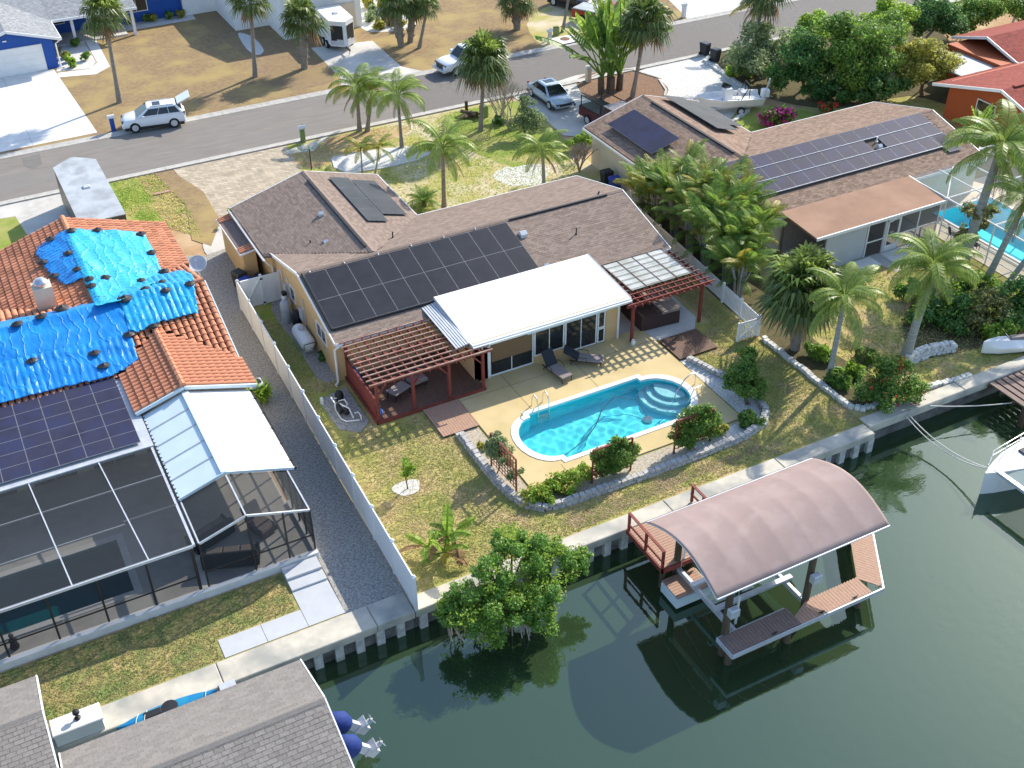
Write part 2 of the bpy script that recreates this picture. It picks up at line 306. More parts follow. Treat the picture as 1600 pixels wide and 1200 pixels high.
def water_mat(name, deep, ripple, rough=.03, ior=1.33, bs=1.6, dist=.03, spec=.5):
    m = bpy.data.materials.new(name); m.use_nodes = True; t = m.node_tree; n = t.nodes; L = t.links; b = n['Principled BSDF']
    tc = n.new('ShaderNodeTexCoord'); nz = n.new('ShaderNodeTexNoise'); nz.inputs['Scale'].default_value = .12; nz.inputs['Detail'].default_value = 3
    L.new(tc.outputs['Object'], nz.inputs['Vector'])
    mx = n.new('ShaderNodeMix'); mx.data_type = 'RGBA'; mx.inputs[6].default_value = (*deep,1); mx.inputs[7].default_value = (deep[0]*1.3,deep[1]*1.25,deep[2]*1.2,1)
    L.new(nz.outputs['Fac'], mx.inputs[0]); L.new(mx.outputs[2], b.inputs['Base Color'])
    b.inputs['Roughness'].default_value = rough; b.inputs['IOR'].default_value = ior; b.inputs['Specular IOR Level'].default_value = spec; b.inputs['Specular Tint'].default_value = (.78,1,.9,1)
    n1 = n.new('ShaderNodeTexNoise'); n1.inputs['Scale'].default_value = bs; n1.inputs['Detail'].default_value = 3; L.new(tc.outputs['Object'], n1.inputs['Vector'])
    n2 = n.new('ShaderNodeTexNoise'); n2.inputs['Scale'].default_value = 5.5; n2.inputs['Detail'].default_value = 2; n2.inputs['Distortion'].default_value = .6; mp = n.new('ShaderNodeMapping'); mp.inputs['Rotation'].default_value = (0,0,.6); mp.inputs['Scale'].default_value = (.45,1.3,1); L.new(tc.outputs['Object'], mp.inputs[0]); L.new(mp.outputs[0], n2.inputs['Vector'])
    n3 = n.new('ShaderNodeTexNoise'); n3.inputs['Scale'].default_value = .11; n3.inputs['Detail'].default_value = 2; L.new(tc.outputs['Object'], n3.inputs['Vector'])
    mk = n.new('ShaderNodeMapRange'); mk.inputs[1].default_value = .42; mk.inputs[2].default_value = .66; L.new(n3.outputs['Fac'], mk.inputs[0])
    mu = n.new('ShaderNodeMath'); mu.operation = 'MULTIPLY'; L.new(n2.outputs['Fac'], mu.inputs[0]); L.new(mk.outputs[0], mu.inputs[1])
    ad = n.new('ShaderNodeMath'); ad.operation = 'ADD'; L.new(n1.outputs['Fac'], ad.inputs[0]); L.new(mu.outputs[0], ad.inputs[1])
    bp = n.new('ShaderNodeBump'); bp.inputs['Strength'].default_value = ripple; bp.inputs['Distance'].default_value = dist; L.new(ad.outputs[0], bp.inputs['Height']); L.new(bp.outputs[0], b.inputs['Normal'])
    return m
M['canal'] = water_mat('canal_water', (.022,.041,.018), .1, .02, 1.58, 2.0, .03, 1.0)
def pool_water(name, tint):
    m = bpy.data.materials.new(name); m.use_nodes = True; t = m.node_tree; n = t.nodes; L = t.links; n.remove(n['Principled BSDF'])
    tp = n.new('ShaderNodeBsdfTransparent'); tp.inputs[0].default_value = (*tint,1)
    gl = n.new('ShaderNodeBsdfGlossy'); gl.inputs['Roughness'].default_value = .03
    tc = n.new('ShaderNodeTexCoord'); nz = n.new('ShaderNodeTexNoise'); nz.inputs['Scale'].default_value = 3.2; nz.inputs['Detail'].default_value = 2; L.new(tc.outputs['Object'], nz.inputs['Vector'])
    bp = n.new('ShaderNodeBump'); bp.inputs['Strength'].default_value = .5; bp.inputs['Distance'].default_value = .03; L.new(nz.outputs['Fac'], bp.inputs['Height'])
    L.new(bp.outputs[0], gl.inputs['Normal'])
    ms = n.new('ShaderNodeMixShader'); ms.inputs[0].default_value = .045; L.new(tp.outputs[0], ms.inputs[1]); L.new(gl.outputs[0], ms.inputs[2]); L.new(ms.outputs[0], n['Material Output'].inputs[0])
    return m
M['pool_water'] = pool_water('pool_water', (.62,.98,.99))
M['pool_water_deep'] = pool_water('deep_pool_water', (.3,.72,.76))
M['liner'] = mat('pool_liner', (.07,.78,.9), (.1,.82,.92), 1.2, .5, .2, col3=(.14,.85,.93), scale3=.5)
M['liner_dark'] = mat('dark_pool_finish', (.03,.2,.24), (.05,.27,.3), .8, .6, .3)
M['liner_pale'] = mat('pale_pool_step', (.35,.75,.82), (.4,.8,.85), 1.2, .5, .3)
M['hose'] = mat('pool_hose', (.25,.42,.48), (.2,.35,.4), 4, .5, .3)
M['panel_frame'] = mat('panel_frame', (.3,.31,.33), (.24,.25,.27), 3, .5, .3)
M['asphalt_dark'] = mat('newer_asphalt', (.165,.152,.14), (.2,.187,.172), 2.2, .9, .15, bump=.25, bscale=60, col3=(.18,.165,.152), scale3=.25)
sl.cycles.is_caustics_light = True
def refr_water(name):
    m = bpy.data.materials.new(name); m.use_nodes = True; n = m.node_tree.nodes; L = m.node_tree.links; n.remove(n['Principled BSDF'])
    rf = n.new('ShaderNodeBsdfRefraction'); rf.inputs['IOR'].default_value = 1.33; rf.inputs['Roughness'].default_value = 0; rf.inputs[0].default_value = (.93,1,1,1)
    gl = n.new('ShaderNodeBsdfGlossy'); gl.inputs['Roughness'].default_value = 0.0; ms = n.new('ShaderNodeMixShader'); ms.inputs[0].default_value = .035
    L.new(rf.outputs[0], ms.inputs[1]); L.new(gl.outputs[0], ms.inputs[2]); L.new(ms.outputs[0], n['Material Output'].inputs[0]); return m
M['water_refr'] = refr_water('clear_pool_water')
sc.cycles.caustics_refractive = True
M['tarp_mid'] = mat('sky_blue_tarp', (.015,.34,.64), (.012,.27,.6), .8, .45, .35, bump=.5, bscale=4, dist=.08, stretch=(.5,1,1))
M['tan_lawn_bare'] = mat('tan_lawn_bare', (.32,.225,.135), (.2,.145,.09), 2.6, .95, .1, bump=.7, bscale=14, col3=(.28,.21,.11), scale3=.5, detail=10, mix=(.3,.7))
for nm in ('tarp','tarp_pale','tarp_mid'):
    t_ = M[nm].node_tree; n_ = t_.nodes; b_ = n_['Principled BSDF']; old = b_.inputs['Normal'].links[0].from_socket; tc_ = n_.new('ShaderNodeTexCoord')
    wv = n_.new('ShaderNodeTexWave'); wv.wave_profile = 'TRI'; wv.inputs['Scale'].default_value = .55; wv.inputs['Distortion'].default_value = 9; wv.inputs['Detail'].default_value = 3; wv.inputs['Detail Scale'].default_value = 1.4; t_.links.new(tc_.outputs['Object'], wv.inputs['Vector'])
    pw_ = n_.new('ShaderNodeMath'); pw_.operation = 'POWER'; pw_.inputs[1].default_value = 5; t_.links.new(wv.outputs['Fac'], pw_.inputs[0])
    bp_ = n_.new('ShaderNodeBump'); bp_.inputs['Strength'].default_value = .5; bp_.inputs['Distance'].default_value = .05; t_.links.new(pw_.outputs[0], bp_.inputs['Height']); t_.links.new(old, bp_.inputs['Normal']); t_.links.new(bp_.outputs[0], b_.inputs['Normal'])
# ================================================================== SETTING
def fill(name, outer, holes, z, mt, kind='structure', label=None):
    bm = bmesh.new(); ed = []
    for loop in [outer]+holes:
        vs2 = [bm.verts.new((p[0],p[1],z)) for p in loop]
        for i in range(len(vs2)): ed.append(bm.edges.new((vs2[i], vs2[(i+1)%len(vs2)])))
    bmesh.ops.triangle_fill(bm, use_beauty=True, use_dissolve=False, edges=ed)
    for f in bm.faces:
        if f.normal.z < 0: f.normal_flip()
    me = bpy.data.meshes.new(name); bm.to_mesh(me); bm.free(); me.materials.append(mt)
    o = bpy.data.objects.new(name, me); C.objects.link(o)
    return tag(o, label, None, None, kind)
def rect(x0,x1,y0,y1): return [(x0,y0),(x1,y0),(x1,y1),(x0,y1)]
def pxpoly(*p, z=0): return [tuple(G(a,b,z)[:2]) for a,b in p]
def smooth_loop(pts, n=4):
    out = []; k = len(pts)
    for i in range(k):
        p0,p1,p2,p3 = [Vector(pts[(i+j-1)%k][:2]) for j in range(4)]
        for j in range(n):
            t = j/n
            out.append(tuple(.5*((2*p1)+(p2-p0)*t+(2*p0-5*p1+4*p2-p3)*t*t+(3*p1-p0-3*p2+p3)*t**3)))
    return out
ZL = [0.0]
def sheet(name, pts, mt, lvl=1, label=None):
    ZL[0] += .00008
    return fill(name, pts, [], .004*lvl+ZL[0], mt, 'structure', label)
# pool outlines
def pool_outline(g=0.0):
    x0,x1,y0,y1 = 20.8-g,27.15+g,34.95-g,38.72+g; ym = (y0+y1)/2; out = []
    out.append((x0+.05,y0)); out.append((x1-.05,y0))
    for i in range(13):   # right rounded end
        a = -math.pi/2+math.pi*i/12; out.append((x1-.02+1.62*math.cos(a)*(1+g*.2), ym+(1.62+g)*math.sin(a)))
    out.append((x1-.05,y1)); out.append((x0+.05,y1))
    for i in range(13):
        a = math.pi/2+math.pi*i/12; out.append((x0+.02+1.25*math.cos(a)*(1+g*.3), ym+(1.62+g)*math.sin(a)))
    return out
POOL = pool_outline()
DECK = rect(18.42,29.78,33.6,42.5)
LPOOL = rect(-13,1.35,35.9,39.2)
RPOOL = rect(52.9,57.6,36.2,44.7)
GY = 30.0
SEA = [(-420,GY),(34.6,GY),(34.6,30.5),(420,30.5),(420,800),(-420,800)]
fill('ground', SEA, [rect(18.5,29.7,33.7,42.4), rect(-13.2,1.55,35.7,39.4), rect(52.7,57.8,36,44.9)], -.02, M['dry_ground'])
wt = MB(); wt.poly([(-420,-200,-1.15),(420,-200,-1.15),(420,31,-1.15),(-420,31,-1.15)]); tag(wt.build('water', M['canal']), kind='structure')
bed = MB(); bed.poly([(-420,-200,-3.2),(420,-200,-3.2),(420,31,-3.2),(-420,31,-3.2)]); tag(bed.build('canal_bed', M['seawall']), kind='structure')
# street with gutters
sheet('street', rect(-300,400,74.75,81.6), M['asphalt'], 3)
for nm, y0, y1 in (('kerb_near',74.15,74.8),('kerb_far',81.55,82.2)):
    k = MB()
    near = y0 < 78
    for i in range(-10, 40):
        x = i*3.05
        prof = [(y0,.0),(y1,.0),(y1,.03),(y0+.3,.05),(y0,.1)] if near else [(y0,.0),(y1,.0),(y1,.1),(y1-.3,.05),(y0,.03)]
        k.extr(prof, x+.008, x+3.042)
    tag(k.build(nm, M['kerb']), kind='structure')
sheet('asphalt_patch', [(30.8,74.8),(400,74.8),(400,81.5),(32.0,81.5),(31.2,79)], M['asphalt_dark'], 4)
sheet('asphalt_patch', pxpoly((34,248),(62,240),(66,256),(52,264),(38,260)), M['asphalt_dark'], 5)
# lots on the street's far side
sheet('far_yards', rect(-60,140,82.2,150), M['tan_lawn'], 1)
sheet('concrete_driveway', pxpoly((-120,140),(84,108),(152,207),(-120,262)), M['white_concrete'], 2)
for dj in range(4):
    jn = MB(); jn.bar((-6,84.2+dj*3.3,.012),(9.2,84.2+dj*3.3,.012),.03,.008); tag(jn.build('driveway_joint', M['kerb']), kind='structure')
jn = MB(); jn.bar((4.9,82.3,.012),(4.9,97.4,.012),.03,.009); tag(jn.build('driveway_joint', M['kerb']), kind='structure')
sheet('entry_path', pxpoly((92,121),(150,116),(172,104),(150,62),(132,62),(152,98),(140,108),(90,114)), M['white_concrete'], 3)
sheet('gravel_bed', pxpoly((88,112),(142,107),(150,97),(130,62),(98,68)), M['white_gravel'], 2)
sheet('gravel_bed', pxpoly((160,55),(306,30),(300,22),(150,42)), M['white_gravel'], 2)
sheet('bare_ground', smooth_loop(pxpoly((330,20),(420,50),(440,62),(470,60),(488,80),(525,122),(470,138),(420,128),(385,90),(310,32))), M['tan_lawn_bare'], 2)
sheet('shell_strip', smooth_loop(pxpoly((372,52),(395,58),(412,78),(402,86),(385,76))), M['white_gravel'], 3)
sheet('concrete_driveway', pxpoly((486,75),(582,64),(627,104),(664,112),(660,117),(530,145),(534,124)), M['concrete'], 3)
sheet('rock_bed', smooth_loop(pxpoly((566,45),(600,50),(640,45),(650,38),(640,28),(600,10),(570,-10),(545,10))), M['white_gravel'], 2)
sheet('green_patch', smooth_loop(pxpoly((845,70),(905,80),(912,40),(880,5),(825,30))), M['front_lawn'], 2)
sheet('concrete_driveway', pxpoly((845,-10),(905,25),(930,45),(1010,85),(1040,55),(1000,20),(960,-30)), M['asphalt'], 2)
sheet('white_gravel_yard', pxpoly((1045,0),(1075,30),(1100,30),(1170,12),(1150,-30),(1050,-30)), M['white_gravel'], 2)
# near side, main front yard
sheet('front_lawn', rect(20,38,55,74.1), M['front_lawn'], 1)
sheet('dry_verge', smooth_loop(pxpoly((448,238),(520,215),(620,196),(640,205),(590,225),(530,250),(480,262))), M['dry_ground'], 2)
sheet('driveway', pxpoly((268,262),(448,228),(470,268),(480,290),(400,345),(344,350),(335,340)), M['pavers'], 2)
sheet('paver_apron', pxpoly((447,236),(515,212),(490,236),(452,240)), M['concrete'], 3)
sheet('side_walk', smooth_loop(pxpoly((318,375),(345,345),(372,345),(380,420),(352,400),(325,400)),3), M['concrete'], 3)
sheet('gravel_bed', smooth_loop(pxpoly((518,247),(545,240),(600,232),(640,228),(672,238),(650,250),(600,262),(545,270),(525,262))), M['white_gravel'], 3)
sheet('sandy_patch', smooth_loop(pxpoly((770,275),(800,258),(848,258),(850,285),(800,290))), M['white_gravel'], 2)
sheet('bright_lawn', pxpoly((690,180),(770,163),(862,150),(868,205),(905,240),(800,262),(720,230)), M['green_lawn'], 2)
# left neighbour's lot
sheet('side_lawn', rect(-30,10.2,56,74.1), M['green_lawn'], 1)
sheet('dry_strip', pxpoly((237,268),(262,263),(318,300),(345,345),(330,385),(300,375),(290,320)), M['tan_lawn'], 3)
sheet('concrete_driveway', pxpoly((-60,325),(60,303),(112,297),(140,370),(60,395),(24,338),(-60,352)), M['concrete'], 2)
sheet('gravel_alley', [(9.3,62.5),(11.3,61.5),(13.6,62),(13.3,54.7),(11.45,54.7),(10.95,30.5),(8.45,30.5),(8.75,44),(9.3,56)], M['gravel'], 3)
sheet('back_sod', rect(-40,8.4,30.3,34.2), M['sod'], 1)
# back lawns
fill('back_lawn', [(11,30.1),(34.8,30.1),(34.8,60),(11.4,60)], [rect(18.5,29.7,33.7,42.4)], 0.0, M['lawn'])
sheet('side_yard_grass', pxpoly((392,470),(445,465),(480,530),(500,590),(560,640),(500,655),(452,570)), M['green_lawn'], 1)
sheet('bare_strip', smooth_loop(pxpoly((885,812),(960,780),(1060,740),(1170,700),(1180,690),(1180,708),(1040,765),(920,822))), M['dirt'], 1)
fill('neighbour_lawn', [(34.8,30.6),(80,30.6),(80,62),(34.8,62)], [rect(52.7,57.8,36,44.9)], 0.0, M['lawn'])
sheet('leaf_litter_bed', smooth_loop([(34.9,39),(35.0,34),(35.1,31.9),(36.6,31.6),(37.6,33),(37.2,37),(38,42),(40,47),(40,54),(36.2,54),(35.4,46)]), M['dark_soil'], 2)
sheet('dark_ground', smooth_loop(pxpoly((1420,480),(1500,470),(1610,500),(1620,560),(1560,540),(1450,560),(1415,540))), M['dark_soil'], 2)  # ground sheet in the dark brown soil material
sheet('mulch_bed', smooth_loop(pxpoly((900,128),(935,112),(985,108),(1030,125),(1042,145),(1000,160),(930,160))), M['mulch'], 5)
sheet('concrete_driveway', pxpoly((800,150),(900,118),(960,108),(985,112),(930,130),(925,180),(918,215),(880,212),(850,185)), M['concrete'], 4)
sheet('gravel_yard', smooth_loop(pxpoly((985,118),(1090,85),(1115,95),(1140,120),(1172,140),(1175,165),(1150,190),(1080,180),(1040,160),(1042,135))), M['white_gravel'], 3)
sheet('planting_soil', smooth_loop(pxpoly((1100,85),(1250,50),(1400,20),(1480,60),(1500,160),(1420,150),(1300,170),(1190,150),(1140,118))), M['dark_soil'], 2)
sheet('bright_lawn', smooth_loop(pxpoly((1140,190),(1165,165),(1200,165),(1300,185),(1220,215),(1165,205))), M['green_lawn'], 3)
sheet('neighbour_patio', pxpoly((1330,395),(1455,362),(1480,395),(1400,425)), M['concrete'], 3)
fill('pool_patio', rect(50.9,60,34.6,47), [RPOOL], .03, M['cream_stucco'])
sheet('spa_pad', [(28.3,41.1),(32.3,41.1),(33.0,42),(33.2,46),(28.3,46)], M['concrete'], 5)
# mulch chips etc.: gravel strips round the pool deck
fill('gravel_strip', smooth_loop([(17.3,39.0),(17.25,36),(17.35,34),(17.9,32.75),(20,32.45),(25,32.4),(29,32.5),(30.6,32.9),(31.3,34.2),(30.9,36.5),(30.2,39.0),(29.9,39.2),(29.9,33.5),(18.3,33.5),(18.3,39.2)],1), [], .008, M['tan_gravel'])
fill('white_gravel_strip', [(29.9,39.0),(29.9,33.4),(26.5,33.3),(26.5,32.6),(30.3,32.8),(31.2,34.2),(30.9,36.5),(30.3,38.9)], [], .012, M['white_gravel'])
# stone pads by the house wall
sheet('gravel_strip', smooth_loop([(13.95,55),(12.9,53.8),(13.0,50),(12.9,47.2),(13.1,46.0),(13.9,45.9),(14.05,48)],2), M['gravel'], 3)
pp = MB(); pp.prism([(12.3,44.6),(13.9,45.1),(13.9,41.9),(13.2,41.3),(12.4,42)], 0, .05); tag(pp.build('equipment_pad', M['gravel']), kind='structure')
# ---------------------------------------------------------------- pool deck + pool (main)
o = fill('pool_deck', DECK, [pool_outline(.22)], .06, M['pool_deck'])
sk = MB()
for a, b in zip(DECK, DECK[1:]+DECK[:1]): sk.poly([(a[0],a[1],-.05),(b[0],b[1],-.05),(b[0],b[1],.06),(a[0],a[1],.06)])
e = sk.build('deck_edge', M['concrete'], o)
jt = MB()   # recessed control joints read as thin dark sheets in the deck
for x in (21.2,25.0): jt.box(x-.012,x+.012,38.95,42.3,.05,.062)
for x in (20.4,27.2): jt.box(x-.012,x+.012,33.62,34.72,.05,.062)
jt.box(18.45,29.75,41.2,41.22,.05,.062); jt.build('control_joint', M['shingle_under'], o)
pool = thing('swimming_pool', 'turquoise swimming pool with rounded ends in the yellow concrete deck', 'swimming pool', (24,36.8,0))
bs = MB(); P0 = pool_outline(); n = len(P0)
for i in range(n):
    a, b = P0[i], P0[(i+1)%n]; bs.poly([(b[0],b[1],-1.5),(a[0],a[1],-1.5),(a[0],a[1],.07),(b[0],b[1],.07)])
bw = bs.build('basin_wall', M['liner'], pool); bw.cycles.is_caustics_receiver = True
fl = fill('basin_floor', P0, [], -1.3, M['liner'], None); fl.parent = pool; fl.location = (-24,-36.8,0)
def wave_sheet(parent, x0, x1, y0, y1, z, seed, amp=.0065, res=.045):
    rg2 = np.random.default_rng(seed); xs, ys = np.arange(x0,x1,res), np.arange(y0,y1,res); X, Y = np.meshgrid(xs, ys, indexing='ij'); Z = np.zeros_like(X)
    for i in range(26):
        a = rg2.uniform(0,6.28); k = 2*math.pi/rg2.uniform(.32,1.1); Z += np.sin(k*(math.cos(a)*X+math.sin(a)*Y)+rg2.uniform(0,6.28))/k**.8
    Z = Z/np.abs(Z).max()*amp*2.2+z; nx, ny = X.shape; V = np.stack([X,Y,Z],-1).reshape(-1,3); I = np.arange(nx*ny).reshape(nx,ny)
    F = np.stack([I[:-1,:-1],I[1:,:-1],I[1:,1:],I[:-1,1:]],-1).reshape(-1,4); off = np.array(WLOC[parent.name])
    return obj('water_surface', npmesh('water_surface', V-off, F, M['water_refr'], True), None, parent)
wf = wave_sheet(pool, 19.35, 28.95, 34.8, 38.9, -.1, 3); wf.cycles.is_caustics_caster = True; fl.cycles.is_caustics_receiver = True
cp = MB(); P1 = pool_outline(.235); P2 = pool_outline(-.015)
for i in range(n):
    j = (i+1)%n
    q = [P2[i],P2[j],P1[j],P1[i]]
    cp.hexa([(p[0],p[1],-.02) for p in q]+[(p[0],p[1],.09) for p in q])
cp.build('coping', M['white'], pool)
ym = (34.95+38.72)/2
for k, (r, z) in enumerate(((.95,-.3),(1.35,-.6),(1.75,-.9))):
    st = MB(); cx, cy = 28.5, ym+.75
    st.prism([(cx+r*math.cos(a)*1.0 if cx+r*math.cos(a) < 28.74 else 28.74, min(cy+r*math.sin(a), ym+1.6)) for a in [math.pi*(.5+i/14*1.05) for i in range(15)]]+[(28.74,ym+.2)], -1.29, z); so_ = st.build('step', M['liner_pale'], pool); so_.cycles.is_caustics_receiver = True
hs = MB(); hs.tube([(20.2,35.6,-1.2),(22.5,36.0,-.3),(23.4,36.6,-.15),(24.4,37.6,-.13),(25.4,38.1,-.15),(26.3,37.6,-.4),(26.4,36.6,-1.1)], .03, 6); tag(hs.build('vacuum_hose', M['hose']), 'grey cleaning hose floating in the turquoise pool', 'hose')
ro = MB(); ro.lathe([(.02,.0),(.22,.02),(.24,.14),(.1,.24),(.04,.25)], (26.3,36.45,-1.28), 12); tag(ro.build('pool_cleaner', M['white']), 'small pool cleaner on the turquoise pool floor', 'pool cleaner')
ld = thing('pool_ladder', 'stainless pool ladder with two looped handrails', 'ladder', (21.6,38.6,.06))
for x in (21.35,21.95):
    t = MB(); t.tube([(x,39.25,.05),(x,39.2,.6),(x,39.0,.85),(x,38.75,.8),(x,38.6,.4),(x,38.55,-.9)], .028, 8); t.build('rail', M['steel'], ld)
for z in (-.25,-.5,-.75):
    t = MB(); t.box(21.36,21.94,38.5,38.6,z,z+.04); t.build('rung', M['white'], ld)
hr = thing('pool_handrail', 'bent stainless handrail over the pool steps', 'handrail', (29.2,36.7,.06))
for dx in (0,):
    t = MB(); t.tube([(29.35,36.9,.05),(29.3,36.9,.75),(29.0,36.85,.85),(28.6,36.75,.75),(28.0,36.6,.2),(27.8,36.55,-.5)], .03, 8); t.build('rail', M['steel'], hr)
    t = MB(); t.tube([(29.25,36.2,.05),(29.2,36.2,.5),(28.7,36.1,.55),(28.3,36.0,-.2)], .03, 8); t.build('rail', M['steel'], hr)
# ---------------------------------------------------------------- seawall
def seawall(name, x0, x1, yf, cw, label, piles=True, top=.06, col='cap', face='seawall'):
    t = thing(name, label, 'seawall', (x0,yf,0))
    seg = 6.1; x = x0
    while x < x1-.05:
        x2 = min(x+seg, x1)
        b = MB(); b.bbox(x+.012, x2-.012, yf, yf+cw, -.32, top, .03); b.build('cap_block', M[col], t); x = x2
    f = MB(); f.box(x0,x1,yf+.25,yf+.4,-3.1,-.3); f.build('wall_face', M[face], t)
    if piles:
        x = x0+.35
        while x < x1:
            p = MB(); p.box(x-.17,x+.17,yf+.06,yf+.26,-3.0,-.32); p.build('pile', M['pile'], t); x += .86
    return t
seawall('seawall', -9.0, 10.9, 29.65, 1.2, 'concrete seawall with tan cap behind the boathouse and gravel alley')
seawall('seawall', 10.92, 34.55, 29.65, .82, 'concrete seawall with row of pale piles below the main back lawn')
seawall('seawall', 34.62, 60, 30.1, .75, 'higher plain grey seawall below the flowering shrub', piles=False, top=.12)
# ================================================================== ROOFS
def shingles(parent, mt, plane, clip=None, tw=.31, ex=.15, name='shingles', lift=.0, butt=.007, seed=1, gap=.006):
    """real shingle slabs laid in courses over a plane (o, u, v): o eave corner, u along the eave, v up the slope (vectors with length)"""
    rng = random.Random(seed); o, u, v = [Vector(a) for a in plane]; Lu, Lv = u.length, v.length; u = u/Lu; v = v/Lv; nrm = u.cross(v).normalized()
    if nrm.z < 0: nrm = -nrm
    V = []; F = []
    rows = int(Lv/ex)
    for r in range(rows):
        s0 = r*ex; off = (r%2)*tw*.5+rng.uniform(-.03,.03); k = int(Lu/tw)+2
        for i in range(-1, k):
            a0 = max(i*tw+off, 0); a1 = min((i+1)*tw+off-gap, Lu)
            if a1-a0 < .04: continue
            c = o+u*((a0+a1)/2)+v*(s0+ex/2)
            if clip and not clip(c.x, c.y): continue
            s1 = min(s0+ex*1.25, Lv); j = rng.uniform(-.004,.004); lo = lift+.006; b0 = lift+butt+lo+j; n = len(V)
            p0 = o+u*a0+v*(s0+j); p1 = o+u*a1+v*(s0+j); p2 = o+u*a1+v*s1; p3 = o+u*a0+v*s1
            V += [p0+nrm*b0, p1+nrm*b0, p2+nrm*lo, p3+nrm*lo, p0, p1]
            F += [(n,n+1,n+2,n+3),(n+4,n+5,n+1,n)]
    return V, F
def shingle_obj(parent, mt, parts, name='shingle_courses'):
    V = []; F = []
    for (v, f) in parts:
        n = len(V); V += v; F += [tuple(i+n for i in q) for q in f]
    off = Vector(WLOC.get(parent.name, (0,0,0)))
    me = npmesh(name, np.array([tuple(p-off) for p in V]), np.array(F), mt)
    o = obj(name, me, None, parent); o['kind'] = 'stuff'; return o
def roofslab(t, pts, mt, name='roof', thick=.12, trim=None):
    """sloped slab from its upper outline"""
    b = MB(); n = len(pts); lo = [(p[0],p[1],p[2]-thick) for p in pts]
    b.add(list(pts)+lo, [tuple(range(n)), tuple(range(2*n-1,n-1,-1))]+[(i,n+i,n+(i+1)%n,(i+1)%n) for i in range(n)])
    return b.build(name, mt, t)
def inpoly(poly):
    def f(x, y):
        c = False; n = len(poly)
        for i in range(n):
            x1,y1 = poly[i][:2]; x2,y2 = poly[(i+1)%n][:2]
            if (y1 > y) != (y2 > y) and x < (x2-x1)*(y-y1)/(y2-y1)+x1: c = not c
        return c
    return f
def window(t, axis, c, a0, a1, z0, z1, out, nm='window', panes=2, frame=None, vertical=True):
    """window on a wall: axis 'x' = wall faces +-x at x=c, spans a along y; out = +-1 facing"""
    fr = MB(); w = .07; d0, d1 = (c-.02*out, c+.05*out); d0, d1 = min(d0,d1), max(d0,d1)
    def B(m, a, b, z, zz, e0=d0, e1=d1):
        if axis == 'x': m.box(e0,e1,a,b,z,zz)
        else: m.box(a,b,e0,e1,z,zz)
    B(fr,a0,a1,z0,z0+w); B(fr,a0,a1,z1-w,z1); B(fr,a0,a0+w,z0+w,z1-w); B(fr,a1-w,a1,z0+w,z1-w)
    f = fr.build(nm, frame or M['white'], t)
    step = (a1-a0-2*w)/panes; e0, e1 = min(c+.004*out,c+.022*out), max(c+.004*out,c+.022*out)
    for i in range(panes):
        p = MB(); B(p, a0+w+i*step+(.02 if i else 0), a0+w+(i+1)*step-(.02 if i < panes-1 else 0), z0+w, z1-w, e0, e1); o = p.build('pane', M['glass'], f)
    for i in range(1, panes):
        p = MB(); q = a0+w+i*step; B(p, q-.02, q+.02, z0+w, z1-w, d0, d1); p.build('mullion', frame or M['white'], f)
    return f
def solar(t, o, u, v, ncol, nrow, w, h, mt, gap=.006, lift=.12, skip=(), name='solar_panel', split=False, frame=None):
    """panels in a grid on a slope; frame bars show as bright joints"""
    o = Vector(o); u = Vector(u).normalized(); v = Vector(v).normalized(); nn = u.cross(v).normalized()
    if nn.z < 0: nn = -nn
    for r in range(nrow):
        for c in range(ncol):
            if (c,r) in skip: continue
            p = o+u*c*w+v*r*h+nn*lift; g = gap
            q = [p+u*g+v*g, p+u*(w-g)+v*g, p+u*(w-g)+v*(h-g), p+u*g+v*(h-g)]
            b = MB(); b.hexa([a-nn*.035 for a in q]+q); fo = b.build(name, frame or M['panel_frame'], t)
            e = .012; q2 = [p+u*(g+e)+v*(g+e), p+u*(w-g-e)+v*(g+e), p+u*(w-g-e)+v*(h-g-e), p+u*(g+e)+v*(h-g-e)]
            b = MB()
            if split:
                mid = h/2
                for lo, hi in ((g+e, mid-.012),(mid+.012, h-g-e)):
                    q2 = [p+u*(g+e)+v*lo, p+u*(w-g-e)+v*lo, p+u*(w-g-e)+v*hi, p+u*(g+e)+v*hi]; b.hexa([a-nn*.003 for a in q2]+[a+nn*.004 for a in q2])
            else: b.hexa([a-nn*.003 for a in q2]+[a+nn*.004 for a in q2])
            b.build('cell_glass', mt, fo)
